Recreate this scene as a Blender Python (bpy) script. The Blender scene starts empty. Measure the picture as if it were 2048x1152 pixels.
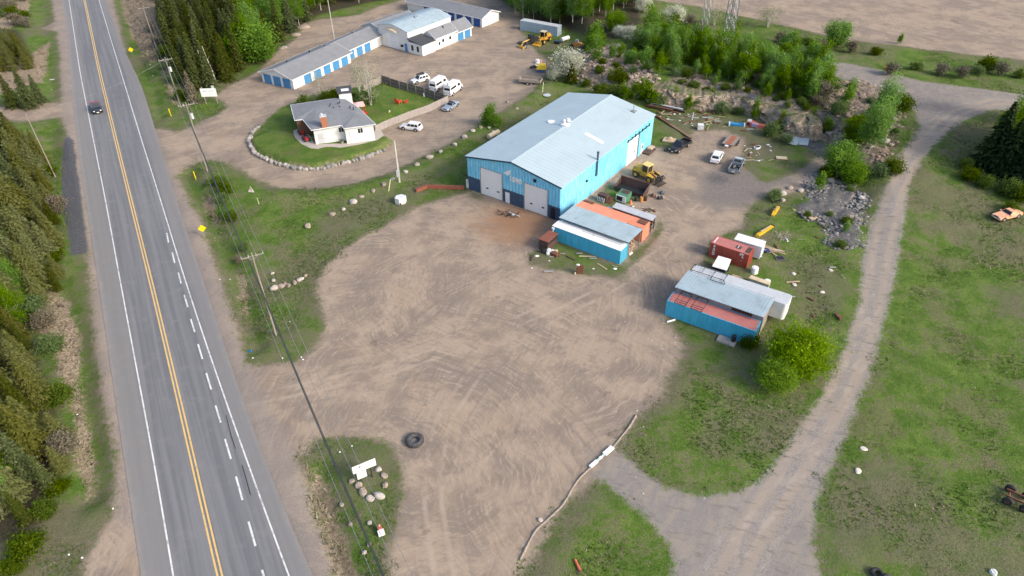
import bpy, math, random
import numpy as np
from mathutils import Vector, Matrix
R = math.radians
SC = bpy.context.scene
COL = SC.collection
rng = np.random.default_rng(11)
random.seed(7)

# ------------------------------------------------------------------ camera
F_PX, PITCH, ROLL, CAM_H = 1358.4, R(37.87), R(0.8), 61.25
cam_d = bpy.data.cameras.new('camera')
cam_d.sensor_width = 36.0
cam_d.lens = F_PX * 36.0 / 2048.0
cam_d.clip_start = 0.5
cam_d.clip_end = 3000
cam = bpy.data.objects.new('camera', cam_d)
COL.objects.link(cam)
cam.matrix_world = Matrix.Translation((0, 0, CAM_H)) @ Matrix.Rotation(math.pi / 2 - PITCH, 4, 'X') @ Matrix.Rotation(-ROLL, 4, 'Z')
SC.camera = cam

# ------------------------------------------------------------------ sky and sun
SUN_DIR = Vector((math.cos(R(32)) * math.cos(R(-30)), math.cos(R(32)) * math.sin(R(-30)), math.sin(R(32))))
world = bpy.data.worlds.new('World')
SC.world = world
world.use_nodes = True
wn = world.node_tree
wn.nodes.clear()
sky = wn.nodes.new('ShaderNodeTexSky')
sky.sky_type = 'NISHITA'
sky.sun_disc = False
sky.sun_elevation = R(32)
sky.sun_rotation = math.atan2(SUN_DIR.x, SUN_DIR.y)
sky.air_density = 1.0
sky.dust_density = 3.5
bg = wn.nodes.new('ShaderNodeBackground')
bg.inputs['Strength'].default_value = 0.15
wo = wn.nodes.new('ShaderNodeOutputWorld')
wn.links.new(sky.outputs[0], bg.inputs[0])
wn.links.new(bg.outputs[0], wo.inputs[0])
sd = bpy.data.lights.new('sun', 'SUN')
sd.energy = 1.4
sd.angle = R(12)
sd.color = (1.0, 0.93, 0.84)
sun = bpy.data.objects.new('sun', sd)
COL.objects.link(sun)
sun.rotation_euler = SUN_DIR.to_track_quat('Z', 'Y').to_euler()
SC.view_settings.view_transform = 'Standard'
SC.view_settings.look = 'None'
SC.view_settings.gamma = 1
SC.view_settings.exposure = 0.84

# ------------------------------------------------------------------ pixel of the survey picture -> ground point
def unproj(px, py, z=0.0):
    X0 = px - 1024.0; Y0 = -(py - 576.0)
    cr, sr = math.cos(ROLL), math.sin(ROLL)
    X = cr * X0 + sr * Y0; Y = -sr * X0 + cr * Y0
    c, s = math.cos(PITCH), math.sin(PITCH)
    d = (X, F_PX * c + Y * s, -F_PX * s + Y * c)
    t = (z - CAM_H) / d[2]
    return np.array([d[0] * t, d[1] * t])

def W(pts, z=0.0):
    return np.array([unproj(p[0], p[1], z) for p in pts])

def dist_line(x, y, pts, closed=False):
    """distance of every point to a polyline"""
    d = np.full(x.shape, 1e9)
    n = len(pts)
    for i in range(n if closed else n - 1):
        a = pts[i]; b = pts[(i + 1) % n]
        ab = b - a; L2 = max(ab @ ab, 1e-9)
        t = np.clip(((x - a[0]) * ab[0] + (y - a[1]) * ab[1]) / L2, 0, 1)
        d = np.minimum(d, np.hypot(x - a[0] - t * ab[0], y - a[1] - t * ab[1]))
    return d

def inside(x, y, pts):
    c = np.zeros(x.shape, bool)
    n = len(pts)
    for i in range(n):
        a = pts[i]; b = pts[(i + 1) % n]
        cond = (a[1] > y) != (b[1] > y)
        with np.errstate(divide='ignore', invalid='ignore'):
            xi = (b[0] - a[0]) * (y - a[1]) / (b[1] - a[1] + 1e-12) + a[0]
        c ^= cond & (x < xi)
    return c

def sdf(x, y, pts):
    """positive inside, in metres"""
    d = dist_line(x, y, pts, True)
    return np.where(inside(x, y, pts), d, -d)

def smooth(a, b, v):
    t = np.clip((v - a) / (b - a), 0, 1)
    return t * t * (3 - 2 * t)

# smooth value noise on arrays
def vnoise(x, y, sc, seed=0):
    x = np.asarray(x, float) / sc + seed * 17.3; y = np.asarray(y, float) / sc + seed * 9.1
    xi = np.floor(x).astype(np.int64); yi = np.floor(y).astype(np.int64)
    fx = x - xi; fy = y - yi
    fx = fx * fx * (3 - 2 * fx); fy = fy * fy * (3 - 2 * fy)
    def h(a, b):
        n = (a * 374761393 + b * 668265263 + seed * 974711) & 0x7fffffff
        n = ((n ^ (n >> 13)) * 1274126177) & 0x7fffffff
        return ((n ^ (n >> 16)) & 0xffff) / 65535.0
    return (h(xi, yi) * (1 - fx) + h(xi + 1, yi) * fx) * (1 - fy) + (h(xi, yi + 1) * (1 - fx) + h(xi + 1, yi + 1) * fx) * fy

# ------------------------------------------------------------------ relief
TOE = W([(1130, 165), (1185, 180), (1240, 196), (1300, 204), (1370, 208), (1440, 216), (1500, 238), (1570, 252), (1632, 264), (1665, 300),
         (1685, 350), (1705, 420), (1718, 500), (1705, 560), (2400, 560), (2500, -250), (1150, -250), (1120, 20), (1135, 100)])
PAD = W([(515, 257), (502, 271), (499, 289), (510, 306), (534, 317), (574, 332), (621, 339), (656, 334), (698, 322), (735, 313), (766, 303),
         (800, 283), (765, 262), (895, 205), (768, 162), (690, 190), (600, 208), (550, 225)])
DITCH_R = [W([(225, -60), (262, 60), (300, 180), (312, 235)]), W([(375, 345), (410, 420), (450, 500), (482, 570), (500, 640), (512, 690)]),
           W([(640, 950), (665, 1030), (690, 1100), (720, 1180)])]
DITCH_L = [W([(60, -60), (85, 30), (92, 130), (105, 190)]), W([(100, 260), (105, 320)]), W([(120, 560), (152, 680), (168, 800), (180, 900), (182, 990)])]
BANK = W([(560, 395), (700, 385), (800, 360), (900, 300), (1010, 225), (1095, 175)])

def gh(x, y):
    x = np.atleast_1d(np.asarray(x, float)); y = np.atleast_1d(np.asarray(y, float))
    h = np.zeros(x.shape)
    d = sdf(x, y, TOE)
    cl = np.exp(-((x - 66) / 20.0) ** 2) * smooth(120, 135, y)
    w = 7.5 - 5.3 * cl
    wob = (vnoise(x, y, 4, 1) - .5) * 3.0 + (vnoise(x, y, 1.6, 2) - .5) * 1.2
    fade = smooth(80, 132, y)
    h += 3.6 * fade * smooth(0, 1, (d + wob * np.clip(cl + .25, 0, 1) * (d > -3)) / w)
    d = sdf(x, y, PAD)
    front = 1 - smooth(0, 5, y - (128.0 + 0 * x))
    w = 0.7 + 5 * (1 - front) + 4 * smooth(-27, -22, x)
    h += 0.95 * smooth(0, 1, d / w)
    for L in DITCH_R:
        h -= 0.75 * np.exp(-(dist_line(x, y, L) / 1.5) ** 2)
    for L in DITCH_L:
        h -= 0.6 * np.exp(-(dist_line(x, y, L) / 1.6) ** 2)
    h += 0.55 * np.exp(-(dist_line(x, y, BANK) / 3.0) ** 2)
    return h

def at(px, py, dz=0.0):
    z = 0.0
    for _ in range(6):
        p = unproj(px, py, z)
        z = float(gh(p[0], p[1])[0]) + dz
    return Vector((p[0], p[1], z - dz))

def AT(pts):
    return np.array([at(*p)[:2] for p in pts])

# ------------------------------------------------------------------ node helpers
class NT:
    def __init__(s, name):
        s.m = bpy.data.materials.new(name); s.m.use_nodes = True
        s.t = s.m.node_tree; s.t.nodes.clear()
    def n(s, typ, ins=None, **props):
        nd = s.t.nodes.new('ShaderNode' + typ)
        for k, v in props.items(): setattr(nd, k, v)
        for k, v in (ins or {}).items():
            if isinstance(v, bpy.types.NodeSocket): s.t.links.new(v, nd.inputs[k])
            else:
                if isinstance(v, tuple) and len(v) == 3 and len(nd.inputs[k].default_value) == 4: v = v + (1,)
                nd.inputs[k].default_value = v
        return nd
    def math(s, op, a, b=0.0, c=0.0): return s.n('Math', {0: a, 1: b, 2: c}, operation=op).outputs[0]
    def noise(s, vec, scale, detail=2, rough=.55, dist=0.0):
        return s.n('TexNoise', {'Vector': vec, 'Scale': scale, 'Detail': detail, 'Roughness': rough, 'Distortion': dist}).outputs[0]
    def ss(s, v, a, b, lo=0.0, hi=1.0):
        return s.n('MapRange', {0: v, 1: a, 2: b, 3: lo, 4: hi}, interpolation_type='SMOOTHSTEP').outputs[0]
    def lin(s, v, a, b, lo=0.0, hi=1.0): return s.n('MapRange', {0: v, 1: a, 2: b, 3: lo, 4: hi}).outputs[0]
    def mix(s, f, a, b, mode='MIX'): return s.n('MixRGB', {0: f, 1: a, 2: b}, blend_type=mode).outputs[0]
    def attr(s, name): return s.n('Attribute', attribute_name=name).outputs['Fac']
    def map(s, vec, scale=(1, 1, 1), rot=(0, 0, 0), loc=(0, 0, 0)):
        if any(rot): vec = s.n('Mapping', {'Vector': vec, 'Rotation': rot}).outputs[0]
        return s.n('Mapping', {'Vector': vec, 'Location': loc, 'Scale': scale}).outputs[0]
    def bump(s, h, strength, dist=0.1): return s.n('Bump', {'Height': h, 'Strength': strength, 'Distance': dist}).outputs[0]
    def out(s, col, rough=.8, metal=0.0, normal=None, spec=None, extra=None):
        ins = {'Base Color': col, 'Roughness': rough, 'Metallic': metal}
        if normal is not None: ins['Normal'] = normal
        if spec is not None: ins['Specular IOR Level'] = spec
        ins.update(extra or {})
        b = s.n('BsdfPrincipled', ins)
        s.n('OutputMaterial', {'Surface': b.outputs[0]})
        return s.m

_mc = {}
def paint(name, col, rough=.6, metal=0.0, var=.15, scale=1.5, stain=None, samt=.3, streak=False, bump=0.0, spec=None):
    """painted / raw surface with mottling, optional second colour in patches or runs"""
    if name in _mc: return _mc[name]
    t = NT(name)
    P = t.n('TexCoord').outputs['Object']
    if streak: P = t.map(P, (3.0, 3.0, .35))
    n1 = t.noise(P, scale, 4, .6)
    v = t.lin(n1, .25, .75, 1 - var, 1 + var)
    c = t.n('MixRGB', {0: 1.0, 1: col, 2: v}, blend_type='MULTIPLY').outputs[0]
    if stain is not None:
        n2 = t.noise(t.map(P, (1, 1, 1), loc=(7, 3, 1)), scale * 1.7, 5, .65)
        c = t.mix(t.ss(n2, .64 - samt * .35, .72, 0, .85), c, stain)
    nrm = t.bump(t.noise(P, 25, 3), bump, .02) if bump else None
    _mc[name] = t.out(c, rough, metal, nrm, spec)
    return _mc[name]

# ------------------------------------------------------------------ mesh helpers
class MB:
    def __init__(s): s.v = []; s.f = []
    def add(s, vs, fs):
        o = len(s.v); s.v += [tuple(map(float, v)) for v in vs]; s.f += [tuple(i + o for i in f) for f in fs]; return s
    def box(s, x0, x1, y0, y1, z0, z1, rz=0, c=None, tilt=None):
        vs = [Vector((x, y, z)) for z in (z0, z1) for y in (y0, y1) for x in (x0, x1)]
        if rz or c or tilt:
            M = Matrix.Rotation(rz, 4, 'Z') @ (tilt or Matrix())
            vs = [M @ v + Vector(c or (0, 0, 0)) for v in vs]
        return s.add(vs, [(0, 2, 3, 1), (4, 5, 7, 6), (0, 1, 5, 4), (2, 6, 7, 3), (0, 4, 6, 2), (1, 3, 7, 5)])
    def cyl(s, p0, p1, r0, r1=None, n=10, cap=True):
        p0 = Vector(p0); p1 = Vector(p1); r1 = r0 if r1 is None else r1
        d = (p1 - p0)
        if d.length < 1e-6: return s
        q = d.to_track_quat('Z', 'Y')
        vs = []
        for p, r in ((p0, r0), (p1, r1)):
            for i in range(n):
                a = 2 * math.pi * i / n
                vs.append(p + q @ Vector((r * math.cos(a), r * math.sin(a), 0)))
        fs = [(i, (i + 1) % n, n + (i + 1) % n, n + i) for i in range(n)]
        if cap: fs += [tuple(range(n))[::-1], tuple(range(n, 2 * n))]
        return s.add(vs, fs)
    def bar(s, p0, p1, w=.05, h=None):
        h = h or w
        p0 = Vector(p0); p1 = Vector(p1); q = (p1 - p0).to_track_quat('Z', 'Y')
        vs = []
        for p in (p0, p1):
            for a, b in ((-1, -1), (1, -1), (1, 1), (-1, 1)): vs.append(p + q @ Vector((a * w / 2, b * h / 2, 0)))
        return s.add(vs, [(3, 2, 1, 0), (4, 5, 6, 7), (0, 1, 5, 4), (1, 2, 6, 5), (2, 3, 7, 6), (3, 0, 4, 7)])
    def tube(s, pts, r, n=6):
        for a, b in zip(pts[:-1], pts[1:]): s.cyl(a, b, r, r, n, False)
        return s
    def loft(s, rings, cap=True):
        n = len(rings[0]); vs = [p for r in rings for p in r]; fs = []
        for k in range(len(rings) - 1):
            for i in range(n):
                j = (i + 1) % n
                fs.append((k * n + i, k * n + j, (k + 1) * n + j, (k + 1) * n + i))
        if cap: fs += [tuple(range(n))[::-1], tuple(range((len(rings) - 1) * n, len(rings) * n))]
        return s.add(vs, fs)
    def prism(s, pts, z0, z1):
        """vertical prism over a 2-D outline; z may be a function or number"""
        n = len(pts)
        return s.add([(p[0], p[1], z0) for p in pts] + [(p[0], p[1], z1) for p in pts],
                     [tuple(range(n))[::-1], tuple(range(n, 2 * n))] + [(i, (i + 1) % n, n + (i + 1) % n, n + i) for i in range(n)])
    def slab(s, q, th):
        """four (or more) 3-D corners, thickened downwards"""
        n = len(q); q = [Vector(p) for p in q]
        return s.add(q + [p - Vector((0, 0, th)) for p in q], [tuple(range(n)), tuple(range(n, 2 * n))[::-1]] + [(i, n + i, n + (i + 1) % n, (i + 1) % n) for i in range(n)])
    def build(s, name, mat, parent=None, smooth_=False, bevel=0.0, label=None):
        me = bpy.data.meshes.new(name); me.from_pydata(s.v, [], s.f)
        bm = None
        import bmesh
        bm = bmesh.new(); bm.from_mesh(me); bmesh.ops.recalc_face_normals(bm, faces=bm.faces)
        if bevel: bmesh.ops.bevel(bm, geom=list(bm.edges), offset=bevel, segments=2, affect='EDGES', profile=.6)
        bm.to_mesh(me); bm.free()
        if smooth_:
            for p in me.polygons: p.use_smooth = True
        me.materials.append(mat)
        o = bpy.data.objects.new(name, me); COL.objects.link(o)
        if parent is not None: o.parent = parent
        if label: o['label'] = label
        return o

def tag(o, label=None, cat=None, group=None, kind=None):
    if label: o['label'] = label
    if cat: o['category'] = cat
    if group: o['group'] = group
    if kind: o['kind'] = kind
    return o

def thing(name, label, cat, loc=(0, 0, 0), rz=0.0, group=None):
    o = bpy.data.objects.new(name, None); COL.objects.link(o)
    o.empty_display_size = .3
    o.location = loc; o.rotation_euler = (0, 0, rz)
    return tag(o, label, cat, group)

def copy_thing(root, loc, rz=None, scale=None, label=None, group=None):
    def cp(o, par):
        c = o.copy(); COL.objects.link(c)
        if par is not None: c.parent = par
        for ch in [x for x in KIDS.get(o.name, [])]: cp(ch, c)
        return c
    r = cp(root, None); r.location = loc
    if rz is not None: r.rotation_euler = (r.rotation_euler.x, r.rotation_euler.y, rz)
    if scale is not None: r.scale = scale if not isinstance(scale, (int, float)) else (scale,) * 3
    if label: r['label'] = label
    if group: r['group'] = group
    return r
KIDS = {}
def remember(root):
    for o in COL.objects:
        p = o.parent
        if p is not None and (p == root or p.parent == root):
            KIDS.setdefault(p.name, [])
            if o not in KIDS[p.name]: KIDS[p.name].append(o)

def np_mesh(name, V, F, mat, tone=None, smooth_=False):
    """fast mesh from arrays; F is (n,3) or (n,4)"""
    me = bpy.data.meshes.new(name)
    V = np.asarray(V, np.float32); F = np.asarray(F, np.int32)
    k = F.shape[1]
    me.vertices.add(len(V)); me.vertices.foreach_set('co', V.ravel())
    me.loops.add(F.size); me.loops.foreach_set('vertex_index', F.ravel())
    me.polygons.add(len(F)); me.polygons.foreach_set('loop_start', np.arange(0, F.size, k, dtype=np.int32))
    me.polygons.foreach_set('use_smooth', np.full(len(F), smooth_))
    me.update(calc_edges=True)
    if tone is not None:
        a = me.attributes.new('tone', 'FLOAT', 'FACE'); a.data.foreach_set('value', np.asarray(tone, np.float32))
    me.materials.append(mat)
    return me

def text_mesh(body, size, depth=.02, spacing=1.0, bold=0.0):
    cu = bpy.data.curves.new('lettering', 'FONT'); cu.body = body; cu.size = size; cu.extrude = depth; cu.offset = bold
    cu.align_x = 'CENTER'; cu.align_y = 'CENTER'; cu.space_character = spacing
    ob = bpy.data.objects.new('lettering', cu); COL.objects.link(ob)
    bpy.context.view_layer.update()
    me = bpy.data.meshes.new_from_object(ob.evaluated_get(bpy.context.evaluated_depsgraph_get()))
    bpy.data.objects.remove(ob); bpy.data.curves.remove(cu)
    return me

def place_text(body, size, mat, parent, mtx, name='lettering', **k):
    me = text_mesh(body, size, **k); me.transform(mtx); me.materials.clear(); me.materials.append(mat); me.name = name
    o = bpy.data.objects.new(name, me); COL.objects.link(o); o.parent = parent
    return o

def resample(P, n):
    s = np.r_[0, np.cumsum(np.hypot(*np.diff(P, axis=0).T))]
    # Catmull-like smoothing by dense linear then moving average
    t = np.linspace(0, s[-1], n)
    q = np.c_[np.interp(t, s, P[:, 0]), np.interp(t, s, P[:, 1])]
    k = max(3, n // 14) | 1
    pad = np.r_[2 * q[:1] - q[1:k // 2 + 1][::-1], q, 2 * q[-1:] - q[-k // 2:-1][::-1]]
    ker = np.ones(k) / k
    return np.c_[np.convolve(pad[:, 0], ker, 'valid'), np.convolve(pad[:, 1], ker, 'valid')][:n]

# ------------------------------------------------------------------ ground materials layout (world-space outlines)
YARD = AT([(470, 722), (530, 735), (600, 720), (640, 685), (655, 640), (640, 600), (630, 575), (655, 530), (705, 485), (770, 450), (840, 412), (900, 396),
           (937, 384), (1040, 340), (1200, 300), (1303, 294), (1338, 300), (1390, 262), (1450, 262), (1490, 275), (1478, 330), (1530, 368), (1590, 350), (1640, 310), (1690, 290), (1700, 330), (1660, 370),
           (1575, 388), (1535, 388), (1495, 415), (1480, 455), (1420, 482), (1408, 520), (1385, 545), (1330, 640), (1368, 690), (1350, 740), (1325, 790),
           (1280, 835), (1235, 890), (1240, 960), (1190, 950), (1130, 1010), (1090, 1080), (1045, 1152), (1000, 1240), (800, 1240), (775, 1120), (800, 1030), (808, 960), (795, 905),
           (760, 880), (690, 868), (630, 880), (600, 915), (560, 930), (480, 780)])
DRIVE = AT([(296, 258), (360, 262), (405, 243), (440, 228), (456, 214), (448, 203), (428, 195), (455, 175), (520, 142), (545, 110), (590, 78), (610, 45), (650, 38), (720, 30),
            (760, 12), (880, -20), (1000, 0), (1040, 25), (1038, 60), (1060, 90), (1100, 128), (1090, 150), (1062, 185), (1030, 205), (960, 246), (900, 286), (850, 311),
            (780, 346), (700, 368), (620, 378), (560, 376), (510, 357), (470, 333), (430, 321), (395, 323), (370, 338), (350, 352), (320, 330)])
LAWN = AT([(515, 257), (502, 271), (499, 289), (510, 306), (534, 317), (574, 332), (621, 339), (656, 334), (698, 322), (735, 313), (766, 303), (784, 290), (782, 279), (768, 272), (752, 262),
           (800, 246), (897, 203), (895, 190), (765, 160), (724, 172), (690, 178), (600, 200), (560, 215), (527, 247)])
LOT = AT([(1290, -3), (1400, 14), (1500, 36), (1600, 58), (1650, 70), (1700, 80), (1800, 92), (1900, 104), (2048, 120), (2300, 150), (2400, -160), (1250, -160)])
TRACK = AT([(1235, 900), (1280, 940), (1330, 978), (1400, 990), (1470, 985), (1530, 950), (1570, 900), (1602, 850), (1642, 790), (1680, 720), (1705, 650), (1718, 600), (1725, 520), (1740, 450),
            (1768, 380), (1800, 310), (1838, 255), (1830, 225), (1790, 195), (1740, 172), (1690, 160), (1655, 148), (1650, 128), (1680, 124), (1760, 140), (1850, 164), (1950, 176), (2100, 195),
            (2100, 235), (1990, 218), (1940, 235), (1900, 262), (1868, 292), (1838, 330), (1818, 370), (1808, 440), (1798, 520), (1780, 600), (1768, 650), (1745, 730), (1708, 830), (1680, 900), (1650, 960),
            (1632, 1030), (1622, 1090), (1645, 1152), (1660, 1240), (1310, 1240), (1345, 1130), (1340, 1090), (1290, 1035), (1235, 990), (1185, 950)])
SIDE = [AT([(-80, 216), (0, 215), (60, 207), (135, 205), (150, 232), (135, 232), (60, 244), (0, 236), (-80, 236)]), AT([(82, 56), (105, 46), (135, 40), (140, 60), (110, 62)]),
        AT([(150, 1190), (185, 1090), (205, 1060), (228, 1030), (232, 950), (300, 950), (320, 1240), (140, 1240)])]
SHOULD_L = AT([(100, -80), (104, 0), (119, 100), (125, 240), (138, 300), (160, 420), (176, 520), (186, 640), (200, 760), (214, 840), (228, 900), (236, 1000), (320, 1240), (320, 900), (210, 400), (140, -80)])
SHOULD_R = AT([(200, -80), (226, 0), (262, 150), (297, 240), (352, 350), (402, 450), (440, 560), (470, 650), (494, 722), (560, 860), (598, 930), (625, 1000), (650, 1080), (680, 1160), (710, 1240), (600, 1240), (300, 500), (180, -80)])
DARKG = AT([(132, 268), (147, 280), (153, 330), (163, 400), (176, 505), (142, 512), (136, 460), (124, 420), (122, 340), (126, 290)])
STRAW = [AT([(236, -40), (335, -40), (352, 40), (330, 90), (312, 128), (290, 120), (268, 80), (248, 30)]), AT([(-60, 120), (20, 130), (60, 110), (100, 78), (95, 120), (85, 165), (0, 190), (-60, 190)]),
         AT([(60, 590), (95, 575), (130, 600), (155, 640), (160, 720), (163, 800), (180, 870), (192, 960), (178, 1015), (160, 960), (140, 800), (110, 720), (70, 650)]),
         AT([(476, 545), (490, 548), (498, 600), (500, 628), (488, 625), (480, 590)]), AT([(612, 935), (645, 945), (668, 1010), (685, 1060), (712, 1152), (730, 1240), (690, 1240), (660, 1130), (625, 1010)]),
         AT([(402, 395), (428, 392), (430, 420), (445, 440), (435, 455), (415, 425)]), AT([(-80, -40), (60, -40), (60, 20), (20, 60), (-80, 60)]), AT([(318, 120), (335, 150), (350, 190), (355, 215), (340, 200), (326, 160)])]
RUB_B = [AT([(1145, 150), (1160, 95), (1210, 90), (1290, 130), (1330, 180), (1290, 200), (1230, 190), (1180, 180)]), AT([(1645, 190), (1670, 165), (1720, 158), (1780, 185), (1800, 225), (1795, 290), (1760, 340), (1700, 330), (1690, 270), (1640, 255)]),
         AT([(1330, 205), (1345, 150), (1400, 140), (1440, 165), (1510, 170), (1560, 190), (1625, 205), (1640, 240), (1640, 262), (1570, 250), (1500, 236), (1440, 214)])]
RUB_G = [AT([(1610, 350), (1640, 345), (1700, 370), (1735, 390), (1722, 440), (1722, 490), (1695, 500), (1660, 490), (1650, 450), (1600, 430), (1590, 415), (1620, 400)]), AT([(1560, 245), (1610, 235), (1650, 255), (1690, 300), (1660, 330), (1620, 300), (1580, 280)])]
GREYG = [AT([(1410, 345), (1480, 330), (1560, 350), (1600, 360), (1540, 385), (1500, 410), (1440, 420), (1390, 395)]), AT([(1265, 905), (1300, 930), (1400, 965), (1500, 940), (1600, 880), (1560, 1000), (1420, 1060), (1290, 1000)]),
         AT([(1790, 190), (1880, 175), (2060, 200), (2060, 226), (1960, 222), (1880, 262), (1850, 262)]), AT([(1185, 905), (1230, 895), (1228, 925), (1190, 935)])]
WORN = [AT([(640, 420), (720, 385), (800, 375), (860, 360), (840, 410), (760, 450), (690, 490), (650, 520), (560, 580), (600, 500)]), AT([(1060, 505), (1250, 540), (1230, 560), (1150, 550), (1050, 530)]),
        AT([(1560, 520), (1640, 500), (1700, 560), (1690, 640), (1600, 640), (1590, 600)]), AT([(1620, 960), (1760, 900), (1900, 960), (1880, 1060), (1740, 1152), (1630, 1152)]), AT([(1960, 570), (2080, 570), (2080, 640), (1990, 640)]),
        AT([(1290, 690), (1400, 690), (1400, 800), (1290, 860), (1240, 920), (1400, 970), (1480, 960), (1380, 1000), (1180, 950)]), AT([(540, 250), (600, 290), (600, 330), (540, 310)]), AT([(0, 1000), (230, 1000), (210, 1240), (0, 1240)]),
        AT([(600, 900), (700, 860), (790, 900), (800, 1040), (740, 1100), (720, 1040), (640, 940)]), AT([(1040, 1180), (1120, 1020), (1180, 950), (1250, 990), (1180, 1060), (1090, 1180)]), AT([(1540, 730), (1640, 700), (1680, 690), (1600, 840), (1520, 900), (1540, 800)]),
        AT([(560, 690), (660, 580), (700, 540), (690, 500), (600, 560)]), AT([(1310, 215), (1480, 230), (1560, 250), (1600, 300), (1500, 350), (1400, 260), (1330, 300)])]
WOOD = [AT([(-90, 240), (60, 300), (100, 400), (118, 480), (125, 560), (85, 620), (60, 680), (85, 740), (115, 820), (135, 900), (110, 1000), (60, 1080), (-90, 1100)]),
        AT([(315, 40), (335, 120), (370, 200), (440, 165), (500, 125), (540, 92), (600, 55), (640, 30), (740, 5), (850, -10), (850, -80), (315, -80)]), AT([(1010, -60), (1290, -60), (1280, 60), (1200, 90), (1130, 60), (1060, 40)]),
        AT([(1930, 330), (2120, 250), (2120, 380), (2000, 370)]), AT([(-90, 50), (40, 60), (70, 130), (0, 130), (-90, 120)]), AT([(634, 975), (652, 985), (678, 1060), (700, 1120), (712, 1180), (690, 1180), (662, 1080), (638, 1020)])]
TIRE_C = AT([(832, 882)])[0]
TRK_LINE = AT([(1330, 1600), (1400, 1330), (1450, 1180), (1505, 1060), (1585, 940), (1640, 850), (1680, 780), (1715, 700), (1738, 630), (1755, 550), (1768, 470), (1788, 390), (1822, 320), (1862, 270), (1915, 225), (1990, 203), (2100, 213)])

# ------------------------------------------------------------------ ground sheet
def axis(segs):
    out = [segs[0][0]]
    for a, b, s in segs:
        n = max(1, int(round((b - a) / s)))
        out += list(np.linspace(a, b, n + 1)[1:])
    return np.array(out)
gx = axis([(-900, -300, 60), (-300, -180, 6), (-180, -110, 1.4), (-110, -60, .8), (-60, 100, .5), (100, 180, 1.4), (180, 300, 6), (300, 900, 60)])
gy = axis([(-120, 10, 13), (10, 26, 2), (26, 150, .5), (150, 250, .9), (250, 330, 5), (330, 1500, 90)])
GX, GY = np.meshgrid(gx, gy)
fx, fy = GX.ravel(), GY.ravel()
near = (np.abs(fx) < 230) & (fy < 300) & (fy > 0)
def lay(polys, far=-6.0):
    o = np.full(fx.shape, far)
    for p in polys:
        m = near & (fx > p[:, 0].min() - 7) & (fx < p[:, 0].max() + 7) & (fy > p[:, 1].min() - 7) & (fy < p[:, 1].max() + 7)
        o[m] = np.maximum(o[m], np.clip(sdf(fx[m], fy[m], p), -6, 6))
    return o
A = {}
A['dirt'] = lay([YARD, DRIVE, LOT] + SIDE + [SHOULD_L, SHOULD_R])
ISL = [AT([(1055, 507), (1085, 500), (1110, 478), (1235, 530), (1258, 525), (1262, 505), (1290, 490), (1310, 460), (1318, 440), (1328, 450), (1312, 482), (1268, 530), (1240, 560), (1150, 548), (1060, 530)]),
       AT([(1190, 402), (1212, 372), (1240, 370), (1292, 393), (1245, 412), (1225, 420)]), AT([(1309, 240), (1385, 284), (1336, 302), (1306, 292)]), AT([(940, 384), (965, 390), (960, 400), (938, 394)])]
isl = lay(ISL)
A['dirt'] = np.where(isl > -6, np.minimum(A['dirt'], -isl), A['dirt'])
lawn = lay([LAWN])
A['dirt'] = np.where(lawn > -6, np.minimum(A['dirt'], -lawn), A['dirt'])
A['track'] = lay([TRACK])
A['lawn'] = lawn
A['darkg'] = lay([DARKG]); A['straw'] = lay(STRAW); A['rubb'] = lay(RUB_B); A['rubg'] = lay(RUB_G)
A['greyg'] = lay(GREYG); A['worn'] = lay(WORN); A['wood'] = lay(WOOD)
A['lotm'] = lay([LOT, DRIVE]); A['should'] = lay([SHOULD_L, SHOULD_R])
dt = np.full(fx.shape, 20.0); m = near & (fx > 10); dt[m] = dist_line(fx[m], fy[m], TRK_LINE); A['tdist'] = dt
for i_, ln in enumerate(([(500, 800), (620, 775), (760, 745), (920, 690), (1100, 615), (1240, 545), (1340, 470), (1420, 400), (1470, 350)], [(505, 840), (610, 790), (740, 715), (870, 620), (980, 540), (1050, 480), (1075, 440)],
                         [(905, 1240), (880, 1100), (862, 980), (880, 850), (960, 730), (1090, 640), (1230, 570), (1330, 500)], [(1190, 935), (1120, 850), (1000, 760), (860, 715), (700, 720), (560, 765), (480, 800)])):
    dd_ = np.full(fx.shape, 20.0); mm = near & (fx > -60) & (fx < 60) & (fy < 150); dd_[mm] = np.minimum(20, dist_line(fx[mm], fy[mm], resample(AT(ln), 60))); A['rut%d' % i_] = dd_
fz = gh(fx, fy)
rk = np.clip((np.maximum(A['rubb'], A['rubg']) + 1) / 2, 0, 1)
fz += rk * ((vnoise(fx, fy, 1.1, 5) - .5) * .55 + (vnoise(fx, fy, .55, 6) - .5) * .3 + (vnoise(fx, fy, 3.3, 7) - .4) * .7)
gr = np.clip(-np.maximum(A['dirt'], A['track']) / 2, 0, 1) * (A['lawn'] < 0)
fz += gr * ((vnoise(fx, fy, 5, 8) - .5) * .3 + (vnoise(fx, fy, 1.3, 9) - .5) * .12) + (vnoise(fx, fy, 12, 10) - .5) * .12
HW_L = W([(126, -80), (124, 0), (134, 60), (146, 200), (160, 330), (184, 480), (205, 620), (230, 796), (256, 970), (282, 1152), (298, 1260)])
HW_R = W([(190, -80), (211, 0), (247, 97), (283, 170), (305, 240), (333, 340), (374, 465), (420, 600), (463, 735), (505, 855), (560, 1000), (625, 1152), (672, 1260)])
HL = resample(HW_L, 70); HR = resample(HW_R, 70)
hw = lay([np.r_[HL, HR[::-1]]])
fz = np.where(hw > -6, fz * smooth(0, 1, -hw / 2.5) - .12 * smooth(-.3, .4, hw), fz)
nx, ny = len(gx), len(gy)
idx = np.arange(nx * ny).reshape(ny, nx)
Q = np.stack([idx[:-1, :-1], idx[:-1, 1:], idx[1:, 1:], idx[1:, :-1]], -1).reshape(-1, 4)

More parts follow.
